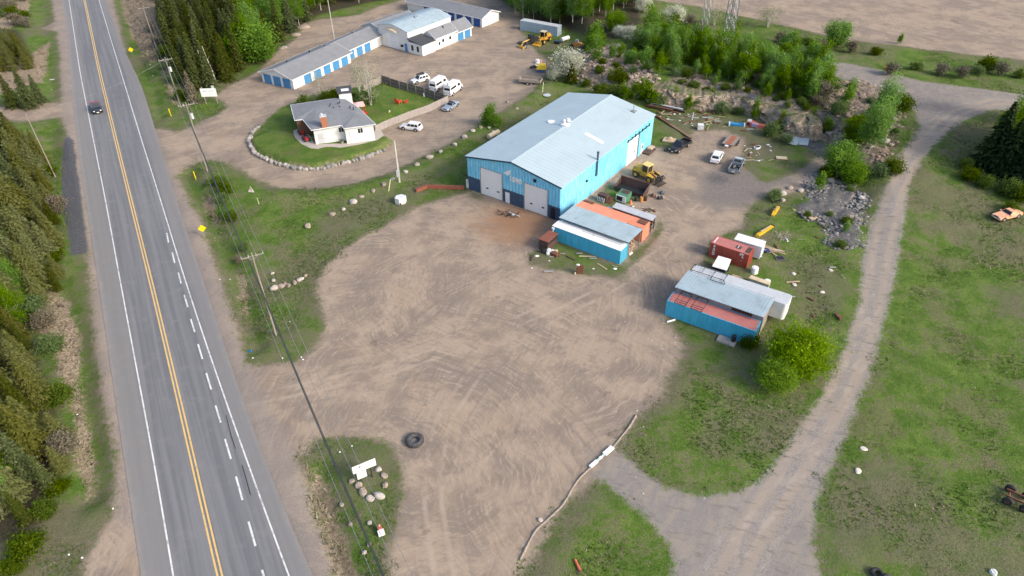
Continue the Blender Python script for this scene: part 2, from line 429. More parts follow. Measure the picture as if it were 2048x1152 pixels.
def ground_material():
    t = NT('ground_cover')
    P = t.n('NewGeometry').outputs['Position']
    nb = t.noise(P, .045, 3, .6); nm = t.noise(P, .33, 4, .62); ns = t.noise(P, 1.6, 4, .65); nf = t.noise(P, 7.0, 3, .7)
    nm2 = t.noise(t.map(P, loc=(31, 12, 0)), .16, 4, .6)
    def add(*a):
        r = a[0]
        for b in a[1:]: r = t.math('ADD', r, b)
        return r
    def mul(a, b): return t.math('MULTIPLY', a, b)
    def cen(n, k): return t.math('MULTIPLY_ADD', n, k, -.5 * k)
    def mask(name, a=-.3, b=.35, am=2.2, as_=1.2, af=.5, bias=0.0):
        return t.ss(add(t.attr(name), cen(nm, am), cen(ns, as_), cen(nf, af), bias), a, b)
    # grass
    g = t.mix(t.ss(nm, .35, .68), (.075, .14, .018), (.135, .21, .036))
    g = t.mix(t.ss(ns, .5, .78, 0, .6), g, (.15, .2, .05))
    g = t.mix(t.ss(add(mul(ns, .6), mul(nm2, .4)), .3, .46, .3, 0), g, (.045, .095, .02))
    dry = t.ss(add(nm2, cen(nm, .6), cen(ns, .8)), .46, .64, 0, .85)
    g = t.mix(dry, g, (.15, .155, .07))
    g = t.mix(t.ss(add(nb, cen(nm, .35), cen(nf, .35)), .51, .63, 0, .7), g, (.165, .145, .095))
    g = t.n('MixRGB', {0: 1.0, 1: g, 2: t.lin(nf, .3, .7, .66, 1.3)}, blend_type='MULTIPLY').outputs[0]
    fl = t.noise(P, 4.2, 4, .75)
    g = t.mix(t.ss(fl, .56, .68, 0, .6), g, (.22, .2, .1)); g = t.mix(t.ss(fl, .42, .34, 0, .5), g, (.045, .1, .015))
    wornf = t.ss(add(t.attr('worn'), cen(nm, 5), cen(ns, 3.5), cen(nf, 2.5)), -1.5, 3.5, 0, .75)
    wc = t.mix(t.ss(nf, .4, .62), (.2, .165, .12), (.105, .115, .055))
    g = t.mix(wornf, g, wc)
    gl = t.mix(t.ss(add(mul(nm, .6), mul(ns, .4)), .4, .62), (.075, .14, .02), (.13, .17, .04))
    gl = t.mix(t.ss(nm2, .54, .66, 0, .5), gl, (.13, .12, .055))
    g = t.mix(t.ss(t.attr('lawn'), -.1, .3), g, gl)
    edge = t.ss(add(t.attr('dirt'), cen(nm, 5), cen(ns, 4), cen(nf, 2)), -2.6, .2, 0, .75)
    edge = mul(edge, t.ss(t.attr('lawn'), .2, -.2))
    g = t.mix(edge, g, wc)
    # straw, wood floor
    sv = t.noise(t.map(P, (1, 1, .2), rot=(0, 0, .5)), 3.2, 4, .7, .8)
    st = t.mix(t.ss(sv, .38, .62), (.2, .15, .1), (.42, .34, .24))
    g = t.mix(mask('straw', -.5, .6, 2.6, 1.6, .8), g, st)
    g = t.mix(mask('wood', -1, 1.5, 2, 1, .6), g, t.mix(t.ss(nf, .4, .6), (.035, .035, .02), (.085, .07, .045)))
    # dirt yard
    d = t.mix(t.ss(nm2, .4, .6), (.25, .203, .162), (.365, .292, .22))
    d = t.mix(t.ss(add(nm, cen(ns, .5)), .5, .64, 0, .5), d, (.215, .178, .152))
    d = t.mix(t.ss(t.noise(t.map(P, loc=(5, 77, 0)), .12, 4, .6), .54, .68, 0, .55), d, (.345, .265, .19))
    # tyre sweeps: three families of arcs and one family of straight runs
    fam = []
    for (cx, cy), rad, sl in ((at(985, 560)[:2], 13, .16), (at(700, 1010)[:2], 22, .1), (at(1380, 900)[:2], 30, .08), (at(640, 560)[:2], 20, .08)):
        rel = t.n('VectorMath', {0: P, 1: (cx, cy, 0)}, operation='SUBTRACT').outputs[0]
        sx = t.n('SeparateXYZ', {0: rel}).outputs
        r = t.n('VectorMath', {0: t.n('CombineXYZ', {0: sx[0], 1: sx[1], 2: 0.0}).outputs[0]}, operation='LENGTH').outputs['Value']
        ang = t.math('ARCTAN2', sx[1], sx[0])
        v = t.n('CombineXYZ', {0: add(r, cen(nm2, 3.0)), 1: mul(ang, rad * sl), 2: rad * 1.0}).outputs[0]
        fam.append(t.noise(v, 2.9, 4, .66))
    for a, loc in ((R(-52), (3, 4, 0)), (R(20), (60, 9, 0))):
        v = t.map(t.n('VectorMath', {0: P, 1: t.n('CombineXYZ', {0: cen(nm2, 4), 1: cen(nb, 4), 2: 0.0}).outputs[0]}, operation='ADD').outputs[0], (1, .05, 1), rot=(0, 0, a), loc=loc)
        fam.append(t.noise(v, 3.0, 4, .66))
    sel = t.noise(t.map(P, loc=(90, 40, 0)), .06, 2, .5)
    s1 = t.mix(t.ss(sel, .42, .5), fam[0], fam[1]); s1 = t.mix(t.ss(nb, .5, .56), s1, fam[2]); s1 = t.mix(t.ss(nm2, .55, .62), s1, fam[4])
    s2 = t.mix(t.ss(sel, .5, .56), fam[3], fam[5])
    str_ = add(mul(s1, .6), mul(s2, .4))
    d = t.mix(t.ss(str_, .49, .63, 0, .6), d, (.44, .36, .275))
    d = t.mix(t.ss(str_, .48, .37, 0, .55), d, (.2, .163, .137))
    for i_ in range(4):
        rd_ = t.math('ABSOLUTE', add(t.attr('rut%d' % i_), -.9, cen(ns, .25)))
        vis = t.ss(t.noise(t.map(P, loc=(i_ * 13, 3, 0)), .12, 3, .6), .42, .6)
        d = t.mix(mul(t.ss(rd_, .42, .08, 0, .5), vis), d, (.44, .365, .285) if i_ % 2 == 0 else (.2, .17, .15))
        rd2_ = t.math('ABSOLUTE', add(t.attr('rut%d' % i_), -2.6, cen(nm, .6)))
        d = t.mix(mul(t.ss(rd2_, .3, .05, 0, .4), vis), d, (.21, .178, .155))
    d = t.mix(t.ss(nf, .6, .74, 0, .5), d, (.42, .37, .32))
    pb = t.noise(P, 19, 2, .7)
    d = t.mix(t.ss(pb, .6, .7, 0, .45), d, (.46, .42, .38)); d = t.mix(t.ss(pb, .38, .3, 0, .45), d, (.13, .11, .095))
    dmp = t.noise(t.map(P, loc=(44, 18, 0)), .22, 5, .65)
    d = t.mix(t.ss(dmp, .62, .69, 0, .55), d, (.16, .13, .11))
    d = t.mix(t.ss(nf, .4, .27, 0, .4), d, (.2, .175, .155))
    # rusty apron in front of the shop doors
    c = at(1035, 445)
    dd = t.n('VectorMath', {0: P, 1: (c.x, c.y, 0)}, operation='DISTANCE').outputs['Value']
    d = t.mix(t.ss(add(dd, cen(nm, 7), cen(ns, 3)), 10, 1.5, 0, .8), d, (.3, .165, .09))
    # heavy gravel
    gg = t.mix(t.ss(nf, .35, .68), (.14, .128, .12), (.245, .225, .208)); gg = t.mix(t.ss(ns, .5, .66, 0, .45), gg, (.3, .235, .175))
    d = t.mix(mask('greyg', -2.2, 2.2, 4, 1.6, .6), d, gg)
    d = t.mix(t.ss(add(t.attr('should'), cen(nm, 2)), -1, 1, 0, .55), d, t.mix(t.ss(nf, .35, .65), (.22, .195, .18), (.31, .28, .26)))
    # spilled oil and a ring of burnt rubber
    oc = at(1436, 358)
    dd = t.n('VectorMath', {0: P, 1: (oc.x, oc.y, 0)}, operation='DISTANCE').outputs['Value']
    d = t.mix(t.ss(add(dd, cen(ns, 5), cen(nf, 3)), 3.2, .3, 0, .7), d, (.09, .09, .095))
    rel = t.n('VectorMath', {0: P, 1: (TIRE_C[0], TIRE_C[1], 0)}, operation='SUBTRACT').outputs[0]
    rl = t.n('VectorMath', {0: t.map(rel, (1, .72, 0), rot=(0, 0, .2))}, operation='LENGTH').outputs['Value']
    ringd = t.math('ABSOLUTE', add(rl, -.92, cen(ns, .3)))
    bs = t.n('SeparateXYZ', {0: rel}).outputs[1]
    ring = mul(t.ss(ringd, .6, .12), t.ss(add(bs, cen(ns, 1.2)), -1.4, .5, .25, .95))
    smear = mul(t.ss(add(rl, cen(nf, 1.0), cen(ns, 1.8)), 2.4, .2, 0, .35), 1.0)
    d = t.mix(smear, d, (.12, .12, .13))
    d = t.mix(1.0, d, (.98, .955, .935), 'MULTIPLY')
    col = t.mix(mask('dirt', -.7, .75, 2.6, 2.6, 1.6), g, d)
    # lane on the right
    tdist = t.attr('tdist')
    tn = t.noise(t.n('CombineXYZ', {0: mul(tdist, 2.2), 1: t.n('SeparateXYZ', {0: P}).outputs[1], 2: 0.0}).outputs[0], .35, 3, .6)
    tr = t.mix(t.ss(nf, .35, .66), (.205, .185, .17), (.325, .29, .262))
    rut = t.ss(t.math('ABSOLUTE', add(tdist, -1.05, cen(ns, .35))), .85, .2)
    tr = t.mix(mul(rut, t.ss(nm2, .3, .6, .35, .75)), tr, (.36, .29, .225))
    tr = t.mix(t.ss(tn, .5, .66, 0, .6), tr, (.4, .34, .28))
    tr = t.mix(t.ss(tdist, 2.3, 3.3, 0, .6), tr, (.22, .2, .182))
    tr = t.mix(t.ss(t.noise(t.map(P, (1, .35, 1), rot=(0, 0, .5)), .8, 5, .7), .46, .62, 0, .65), tr, (.31, .262, .21)); tr = t.mix(t.ss(t.noise(t.map(P, (.35, 1.2, 1), rot=(0, 0, .35), loc=(9, 4, 0)), 1.1, 5, .7), .52, .66, 0, .6), tr, (.165, .148, .132))
    tr = t.mix(t.ss(nm, .55, .7, 0, .4), tr, (.3, .25, .21))
    col = t.mix(mask('track', -.5, .6, 1.5, 1.9, 1.3), col, tr)
    # rubble and stone
    rb = t.mix(t.ss(ns, .35, .65), (.17, .125, .095), (.34, .27, .21)); rb = t.mix(t.ss(nm, .5, .64, 0, .7), rb, (.1, .095, .06))
    rb = t.mix(t.ss(nf, .58, .7, 0, .7), rb, (.42, .37, .32))
    col = t.mix(mask('rubb', -.8, .9, 3, 2, .8), col, rb)
    rg = t.mix(t.ss(nf, .38, .62), (.075, .072, .072), (.2, .19, .185)); rg = t.mix(t.ss(ns, .55, .7, 0, .5), rg, (.15, .13, .11))
    col = t.mix(mask('rubg', -.8, .9, 3, 2, .8), col, rg)
    dg = t.mix(t.ss(t.noise(P, 12, 2, .7), .4, .66), (.055, .058, .066), (.17, .17, .18))
    col = t.mix(mask('darkg', -.3, .3, 1.2, .6, .4), col, dg)
    # bare face of the rock cut where the ground is steep
    nz = t.n('SeparateXYZ', {0: t.n('NewGeometry').outputs['True Normal']}).outputs[2]
    rkc = t.mix(t.ss(t.noise(t.map(P, (.5, .5, 2.2)), 1.3, 5, .7), .36, .62), (.2, .155, .12), (.47, .38, .3))
    rkc = t.mix(t.ss(nm, .5, .62, 0, .6), rkc, (.3, .25, .22))
    col = t.mix(mul(t.ss(nz, .86, .7), t.ss(t.n('SeparateXYZ', {0: P}).outputs[0], 20, 32)), col, rkc)
    hgt = add(mul(ns, .6), mul(nf, .5), mul(t.noise(P, 22, 2), .25))
    gmask = t.ss(t.math('MAXIMUM', t.attr('dirt'), t.attr('track')), -.3, .3)
    return t.out(col, .95, 0, t.bump(hgt, t.lin(gmask, 0, 1, .9, .3), .25), .15)

gm = np_mesh('ground', np.c_[fx, fy, fz], Q, ground_material(), smooth_=True)
for k, v in A.items():
    a = gm.attributes.new(k, 'FLOAT', 'POINT'); a.data.foreach_set('value', v.astype(np.float32))
ground = bpy.data.objects.new('ground', gm); COL.objects.link(ground); tag(ground, kind='structure')

# ------------------------------------------------------------------ highway
def strip(name, L, Rr, z, mat, sub=8, parent=None):
    n = len(L); V = []; F = []
    for i in range(n):
        for k in range(sub + 1):
            f = k / sub; p = L[i] * (1 - f) + Rr[i] * f; V.append((p[0], p[1], z))
    for i in range(n - 1):
        for k in range(sub):
            a = i * (sub + 1) + k; F.append((a, a + 1, a + sub + 2, a + sub + 1))
    me = np_mesh(name, V, F, mat)
    o = bpy.data.objects.new(name, me); COL.objects.link(o)
    u = me.attributes.new('across', 'FLOAT', 'POINT'); u.data.foreach_set('value', np.tile(np.arange(sub + 1) / sub, n).astype(np.float32))
    if parent: o.parent = parent
    return o
YL = resample(W([(152, -80), (169, 0), (196, 130), (219.5, 230), (255, 375), (305, 576), (345, 745), (388, 930), (439, 1152), (468, 1270)]), 70)
LL = resample(W([(125, -80), (138, 0), (161, 150), (183, 260), (211, 400), (243, 576), (285, 800), (322, 1000), (346, 1152), (366, 1270)]), 70)
RL = resample(W([(172, -80), (198, 0), (225, 90), (256, 190), (280, 270), (318, 390), (375, 576), (440, 770), (506, 955), (577, 1152), (622, 1270)]), 70)
def asphalt():
    t = NT('asphalt')
    P = t.n('NewGeometry').outputs['Position']
    nf = t.noise(P, 14, 3, .7); nm = t.noise(P, .5, 4, .6); ns = t.noise(P, 2.5, 3, .6)
    rz = math.atan2(*(YL[60] - YL[10]))
    U = t.map(P, (1.4, .03, 1), rot=(0, 0, rz))
    w = t.noise(U, 1.0, 3, .6)
    c = t.mix(t.ss(w, .38, .62), (.15, .152, .16), (.2, .2, .205))
    ac = t.attr('across')
    sh = t.math('MAXIMUM', t.ss(ac, .26, .16), t.ss(ac, .8, .9))
    c = t.mix(t.math('MULTIPLY', sh, .75), c, (.225, .215, .205))
    for cc, ww in ((.33, .035), (.47, .03), (.58, .03), (.7, .035)):
        c = t.mix(t.ss(t.math('ABSOLUTE', t.math('SUBTRACT', ac, cc)), ww, .004, 0, .35), c, (.15, .152, .16))
    c = t.mix(t.ss(nm, .5, .7, 0, .35), c, (.24, .235, .23))
    c = t.mix(t.ss(nf, .55, .75, 0, .4), c, (.29, .285, .28))
    c = t.mix(t.ss(nf, .42, .28, 0, .4), c, (.11, .11, .115))
    crk = t.n('TexVoronoi', {'Vector': t.map(t.n('VectorMath', {0: P, 1: t.n('CombineXYZ', {0: ns, 1: nm, 2: 0.0}).outputs[0]}, operation='ADD').outputs[0], (.16, .06, 1), rot=(0, 0, rz)), 'Scale': 1.0}, feature='DISTANCE_TO_EDGE').outputs['Distance']
    c = t.mix(t.math('MULTIPLY', t.ss(crk, .012, .003), t.ss(nm, .56, .66, 0, .35)), c, (.09, .09, .095))
    dust = t.math('MAXIMUM', t.ss(t.math('ADD', ac, t.math('MULTIPLY', nm, .1)), .11, .02), t.ss(t.math('SUBTRACT', ac, t.math('MULTIPLY', nm, .1)), .9, .99))
    c = t.mix(t.math('MULTIPLY', dust, .8), c, (.3, .27, .245))
    return t.out(c, .85, 0, t.bump(nf, .25, .03), .3)
ASPH = asphalt()
highway = strip('highway', HL, HR, .0, ASPH, 20); tag(highway, kind='structure')
wpaint = paint("worn_white_road_paint", (.7, .7, .68), .7, var=.12, scale=.8, stain=(.27, .27, .27), samt=.5)
ypaint = paint('worn_yellow_road_paint', (.72, .47, .16), .7, var=.12, scale=1.2, stain=(.35, .28, .2), samt=.3)
def offset(L, d):
    T = np.gradient(L, axis=0); T /= np.hypot(*T.T)[:, None]
    return L + np.c_[T[:, 1], -T[:, 0]] * d
for L, w, m_, nm_ in ((LL, .16, wpaint, 'edge_line'), (RL, .16, wpaint, 'edge_line')):
    tag(strip(nm_, offset(L, -w / 2), offset(L, w / 2), .006, m_, 1, highway), kind='structure')
for o_ in (-.2, .2):
    tag(strip('centre_line', offset(YL, o_ - .09), offset(YL, o_ + .09), .006, ypaint, 1, highway), kind='structure')
dashes = [((333.5, 466), (337, 485)), ((344.5, 505), (349.5, 526)), ((356.5, 545), (362.5, 568)), ((368.5, 590), (375.5, 614)), ((381.5, 638), (389.5, 664)), ((396, 688), (405, 718)),
          ((412.5, 746), (422.5, 779)), ((431, 811), (441.5, 845)), ((450, 878), (462, 918)), ((472, 953), (485, 1000)), ((497, 1043), (511, 1092)), ((524, 1140), (542, 1195))]
for a, b in dashes:
    p, q = unproj(*a), unproj(*b); dr = (q - p) / np.hypot(*(q - p)); nn = np.array([dr[1], -dr[0]]) * .1
    mb = MB(); mb.add([(*(p - nn), .006), (*(p + nn), .006), (*(q + nn), .006), (*(q - nn), .006)], [(0, 1, 2, 3)])
    tag(mb.build('lane_dash', wpaint, highway), kind='structure')
tar = paint('crack_sealant', (.03, .03, .032), .5)
for pts in ([(452, 830), (457, 850), (462, 870), (471, 898)], [(484, 930), (490, 950), (497, 975), (501, 990)]):
    q = W(pts); mb = MB()
    for a, b in zip(q[:-1], q[1:]):
        mb.bar((*a, .002), (*b, .002), .09, .012)
    tag(mb.build('crack_sealant', tar, highway), kind='structure')

# ------------------------------------------------------------------ vegetation
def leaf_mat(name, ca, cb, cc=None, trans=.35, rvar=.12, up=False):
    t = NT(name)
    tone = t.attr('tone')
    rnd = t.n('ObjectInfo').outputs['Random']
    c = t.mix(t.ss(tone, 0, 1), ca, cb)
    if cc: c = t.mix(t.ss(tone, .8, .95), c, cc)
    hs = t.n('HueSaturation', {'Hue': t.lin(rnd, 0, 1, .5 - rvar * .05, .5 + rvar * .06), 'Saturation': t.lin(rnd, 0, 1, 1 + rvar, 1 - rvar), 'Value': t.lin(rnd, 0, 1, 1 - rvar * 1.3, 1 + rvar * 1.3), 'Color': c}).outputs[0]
    nn_ = {'Normal': t.n('CombineXYZ', {0: .05, 1: .0, 2: 1.0}).outputs[0]} if up else {}
    d = t.n('BsdfDiffuse', {0: hs, **nn_}).outputs[0]; tr = t.n('BsdfTranslucent', {0: hs}).outputs[0]
    m = t.n('MixShader', {0: trans, 1: d, 2: tr}).outputs[0]
    t.n('OutputMaterial', {'Surface': m}); return t.m
BARK = paint('grey_brown_bark', (.11, .09, .07), .9, var=.3, scale=4)
BIRCH = paint('pale_birch_bark', (.5, .47, .42), .8, var=.2, scale=3, stain=(.12, .11, .1), samt=.3)
DEADW = paint('weathered_dead_wood', (.34, .3, .26), .9, var=.2, scale=4)
L_SPR = leaf_mat('spruce_needles', (.03, .046, .012), (.085, .105, .026), (.15, .145, .05), .2, .25)
L_OLV = leaf_mat('olive_cedar_sprays', (.07, .082, .024), (.155, .168, .05), (.18, .175, .07), .25, .18)
L_FIR = leaf_mat('dark_fir_needles', (.012, .024, .008), (.032, .055, .018), (.06, .08, .035), .1, .1)
L_ASP = leaf_mat('fresh_aspen_leaves', (.085, .18, .014), (.2, .35, .03), (.3, .45, .06), .45, .2)
L_LIM = leaf_mat('lime_maple_leaves', (.11, .22, .008), (.26, .4, .02), (.4, .5, .04), .45, .05)
L_SHR = leaf_mat('shrub_leaves', (.06, .105, .018), (.15, .22, .04), (.25, .3, .08), .4, .3)
L_BLO = leaf_mat('white_blossom', (.42, .44, .3), (.74, .74, .64), (.84, .84, .8), .3, .1)
L_BUD = leaf_mat('pale_spring_buds', (.17, .19, .09), (.3, .31, .16), (.4, .4, .26), .3, .1)
L_TWG = leaf_mat('bare_grey_twigs', (.1, .09, .06), (.2, .175, .125), (.28, .25, .18), .05, .1)

def quads_at(C, D, U, hw, hl):
    """quads centred at C, long axis D, other axis U"""
    C = np.asarray(C); a = D * hl[:, None]; b = U * hw[:, None]
    V = np.stack([C - a - b * .55, C - a * .2 + b * 1.1 - a * .0, C + a, C - a * .2 - b * 1.1 + b * .0], 1)
    V = np.stack([C - a, C + b, C + a, C - b], 1)
    return V.reshape(-1, 3), np.arange(len(C) * 4).reshape(-1, 4)

def unit(v): return v / (np.linalg.norm(v, axis=-1, keepdims=True) + 1e-9)

def conifer_mesh(seed, h, r, mat, lv=30, base=.06, spray=.34, droop=.35, n_sp=9, ragged=.25, cone=.85):
    g = np.random.default_rng(seed); C = []; D = []; T = []
    mbt = MB()
    mbt.cyl((0, 0, -.3), (0, 0, h * .97), .018 * h + .03, .02, 7)
    for k in range(lv):
        f = (k + g.random() * .8) / lv
        z = h * (base + (1 - base) * f)
        Lb = r * (1 - f) ** cone * (1 + .12 * math.sin(f * 40 + seed))
        nb = int(9 - 4 * f)
        a0 = g.random() * 6.3
        for b in range(nb):
            L = Lb * (1 - ragged + 2 * ragged * g.random()) + .12
            a = a0 + 6.283 * (b + .5 * g.random()) / nb
            dr = droop * (1.1 - f) * (.7 + .6 * g.random())
            ns = max(3, int(n_sp * L / r + 2))
            s = (np.arange(ns) + g.random(ns)) / ns
            s = s ** .75
            rad = np.array([math.cos(a), math.sin(a), 0]); tan = np.array([-math.sin(a), math.cos(a), 0])
            up = .22 * L
            zz = z + up * s - dr * L * s ** 2
            wide = (g.random(ns) - .5) * 2 * (.38 * L * (1 - s * .75) + .08)
            c = rad * (s * L)[:, None] + tan * wide[:, None]; c[:, 2] = zz - np.abs(wide) * .25 + (g.random(ns) - .5) * .18
            d = rad + tan * (wide / (np.abs(wide) + .3))[:, None] * .9; d = np.tile(d, (1, 1)) + (g.random((ns, 3)) - .5) * .5
            d[:, 2] -= .35 + .3 * g.random(ns)
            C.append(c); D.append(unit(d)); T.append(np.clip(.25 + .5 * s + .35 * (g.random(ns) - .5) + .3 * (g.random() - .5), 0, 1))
            if L > .8 and b % 2 == 0: mbt.cyl((0, 0, z), tuple(rad * L * .75 + np.array([0, 0, z + up * .6 - dr * L * .5])), .03, .01, 3, False)
    C = np.concatenate(C); D = np.concatenate(D); T = np.concatenate(T)
    n = len(C); U = unit(np.cross(D, np.c_[g.normal(0, .35, n), g.normal(0, .35, n), np.ones(n)]))
    V, F = quads_at(C, D, U, spray * (.45 + .4 * g.random(n)), spray * (.8 + .7 * g.random(n)))
    return np_mesh('crown', V, F, mat, T), mbt

def leafy_mesh(seed, h, r, mat, bark_r=.12, clumps=70, per=60, leaf=.13, low=.25, top=1.0, shape='round', stems=1, spread=.55, limbs=True, squash=1.0):
    g = np.random.default_rng(seed); mbt = MB()
    P = []
    while len(P) < clumps:
        p = g.random(3) * 2 - 1
        if shape == 'round':
            l = np.linalg.norm(p)
            if l > 1 or l < .35: continue
        elif shape == 'column':
            if math.hypot(p[0], p[1]) > 1 - .75 * max(p[2], 0) ** 1.5 - .25 * max(-p[2], 0): continue
        elif shape == 'spire':
            if math.hypot(p[0], p[1]) > (1 - p[2]) * .5 + .08: continue
        P.append(p)
    P = np.array(P)
    lob = 1 + .22 * np.sin(P[:, 0] * 3.1 + seed) + .18 * np.cos(P[:, 1] * 4.3 + seed * 2)
    zc = h * (low + top) / 2; zh = h * (top - low) / 2
    K = np.c_[P[:, 0] * r * lob, P[:, 1] * r * lob * squash, zc + P[:, 2] * zh * (1 + .08 * np.sin(seed + P[:, 0] * 5))]
    stem = []
    for s in range(stems):
        a = g.random() * 6.28; rr = spread * r * (.25 if stems > 1 else 0)
        stem.append((np.array([math.cos(a) * rr * .3, math.sin(a) * rr * .3, -.25]), np.array([math.cos(a) * rr, math.sin(a) * rr, h * (low + (top - low) * .55)])))
        mid = stem[-1][0] * .5 + stem[-1][1] * .5 + g.normal(0, .12, 3) * bark_r * 6
        mbt.cyl(tuple(stem[-1][0]), tuple(mid), bark_r, bark_r * .75, 7, False)
        mbt.cyl(tuple(mid), tuple(stem[-1][1]), bark_r * .75, bark_r * .4, 6, False)
        mbt.cyl(tuple(stem[-1][1]), (stem[-1][1][0] * 1.1, stem[-1][1][1] * 1.1, h * (top - .06)), bark_r * .4, .02, 5, False)
    C = []; T = []
    cs = r * .30 * (70 / clumps) ** .33
    for i, k in enumerate(K):
        a, b = stem[i % stems]
        if limbs and i % 2 == 0:
            f = np.clip((k[2] - a[2]) / max(b[2] - a[2], .1) * .62, .12, 1.0)
            q = a + (b - a) * f; m = (q + k) / 2 + np.array([0, 0, -.06 * h * g.random()])
            mbt.cyl(tuple(q), tuple(m), bark_r * .38 * (1.1 - f * .6), bark_r * .22, 4, False); mbt.cyl(tuple(m), tuple(k), bark_r * .22, .012, 4, False)
        n = int(per * (.5 + g.random()))
        o = g.normal(0, 1, (n, 3)) * cs * np.array([1, 1, .62 if shape == 'round' else 1.0]) * (.6 + .6 * g.random())
        C.append(k + o)
        hh = (k[2] - h * low) / (h * (top - low))
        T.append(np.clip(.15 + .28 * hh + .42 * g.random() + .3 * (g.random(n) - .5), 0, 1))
    C = np.concatenate(C); T = np.concatenate(T); n = len(C)
    D = unit(g.normal(0, 1, (n, 3)) * np.array([1, 1, .7])); U = unit(np.cross(D, unit(g.normal(0, .7, (n, 3)) + np.array([0, 0, .9]))))
    V, F = quads_at(C, D, U, leaf * (.5 + .5 * g.random(n)), leaf * (.8 + .7 * g.random(n)))
    return np_mesh('crown', V, F, mat, T), mbt

PROTO = {}
def proto(key, name, cat, crown, mbt, bark):
    root = thing(name, 'x', cat)
    c = bpy.data.objects.new('crown', crown); COL.objects.link(c); c.parent = root
    mbt.build('trunk', bark, root, True)
    remember(root); PROTO[key] = [root, 0]
    return root
def plant(key, loc, label, group=None, s=1.0, rz=None, tilt=None):
    root, used = PROTO[key]
    rz = random.random() * 6.28 if rz is None else rz
    loc = Vector(loc)
    sc = (s * random.uniform(.93, 1.07), s * random.uniform(.93, 1.07), s * random.uniform(.93, 1.07))
    if not used:
        PROTO[key][1] = 1; o = root
        o.location = loc; o.rotation_euler.z = rz; o.scale = sc; o['label'] = label
        if group: o['group'] = group
    else: o = copy_thing(root, loc, rz, sc, label, group)
    if not group and 'group' in o: del o['group']
    return o

def gps(x, y, dz=0): return Vector((x, y, float(gh(x, y)[0]) + dz))

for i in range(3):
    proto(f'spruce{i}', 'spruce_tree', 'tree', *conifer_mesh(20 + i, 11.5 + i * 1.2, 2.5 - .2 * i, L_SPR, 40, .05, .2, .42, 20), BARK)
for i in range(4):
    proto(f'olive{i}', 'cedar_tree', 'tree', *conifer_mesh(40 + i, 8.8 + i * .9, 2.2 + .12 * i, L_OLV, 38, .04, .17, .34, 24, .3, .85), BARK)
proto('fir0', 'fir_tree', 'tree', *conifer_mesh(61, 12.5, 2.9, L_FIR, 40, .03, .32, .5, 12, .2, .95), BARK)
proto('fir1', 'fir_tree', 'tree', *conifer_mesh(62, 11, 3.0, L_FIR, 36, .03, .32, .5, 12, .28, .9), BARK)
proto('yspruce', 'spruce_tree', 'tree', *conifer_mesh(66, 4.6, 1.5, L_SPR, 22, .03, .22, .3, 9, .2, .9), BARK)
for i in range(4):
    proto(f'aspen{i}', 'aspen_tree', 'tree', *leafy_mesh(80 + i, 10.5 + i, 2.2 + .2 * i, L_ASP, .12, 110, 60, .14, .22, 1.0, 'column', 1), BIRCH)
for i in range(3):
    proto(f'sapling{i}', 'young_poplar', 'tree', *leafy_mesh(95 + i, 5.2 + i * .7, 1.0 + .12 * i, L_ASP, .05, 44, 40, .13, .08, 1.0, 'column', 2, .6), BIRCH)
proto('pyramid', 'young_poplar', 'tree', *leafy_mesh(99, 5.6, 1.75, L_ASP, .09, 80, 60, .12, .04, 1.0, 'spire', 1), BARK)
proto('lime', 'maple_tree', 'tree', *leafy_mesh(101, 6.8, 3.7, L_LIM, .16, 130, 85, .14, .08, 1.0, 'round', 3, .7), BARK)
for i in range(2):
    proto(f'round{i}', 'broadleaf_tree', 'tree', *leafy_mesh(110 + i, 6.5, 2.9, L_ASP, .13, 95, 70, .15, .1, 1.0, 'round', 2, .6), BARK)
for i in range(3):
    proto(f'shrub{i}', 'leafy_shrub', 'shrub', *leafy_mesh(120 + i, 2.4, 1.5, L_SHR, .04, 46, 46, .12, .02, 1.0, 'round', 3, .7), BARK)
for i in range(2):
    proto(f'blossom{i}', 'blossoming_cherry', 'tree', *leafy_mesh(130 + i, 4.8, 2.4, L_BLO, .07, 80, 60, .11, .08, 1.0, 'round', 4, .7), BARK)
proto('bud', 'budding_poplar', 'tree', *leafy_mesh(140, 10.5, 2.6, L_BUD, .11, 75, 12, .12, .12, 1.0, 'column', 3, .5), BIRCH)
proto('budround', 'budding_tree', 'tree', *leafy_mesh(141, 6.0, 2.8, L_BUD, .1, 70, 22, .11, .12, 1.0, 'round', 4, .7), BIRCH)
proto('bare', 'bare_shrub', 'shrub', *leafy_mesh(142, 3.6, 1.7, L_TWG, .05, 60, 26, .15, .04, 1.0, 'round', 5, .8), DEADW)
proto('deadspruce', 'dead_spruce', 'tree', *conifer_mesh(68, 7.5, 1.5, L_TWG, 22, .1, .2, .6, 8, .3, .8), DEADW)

def scatter(poly, gap, tries, seed, avoid=()):
    g = np.random.default_rng(seed); out = []
    lo = poly.min(0); hi = poly.max(0)
    for _ in range(tries):
        p = lo + g.random(2) * (hi - lo)
        if not inside(np.array([p[0]]), np.array([p[1]]), poly)[0]: continue
        if any((p[0] - q[0]) ** 2 + (p[1] - q[1]) ** 2 < gap * gap for q in out): continue
        if any((p[0] - q[0]) ** 2 + (p[1] - q[1]) ** 2 < q[2] ** 2 for q in avoid): continue
        out.append(p)
    return out
def px(*a): return at(*a)

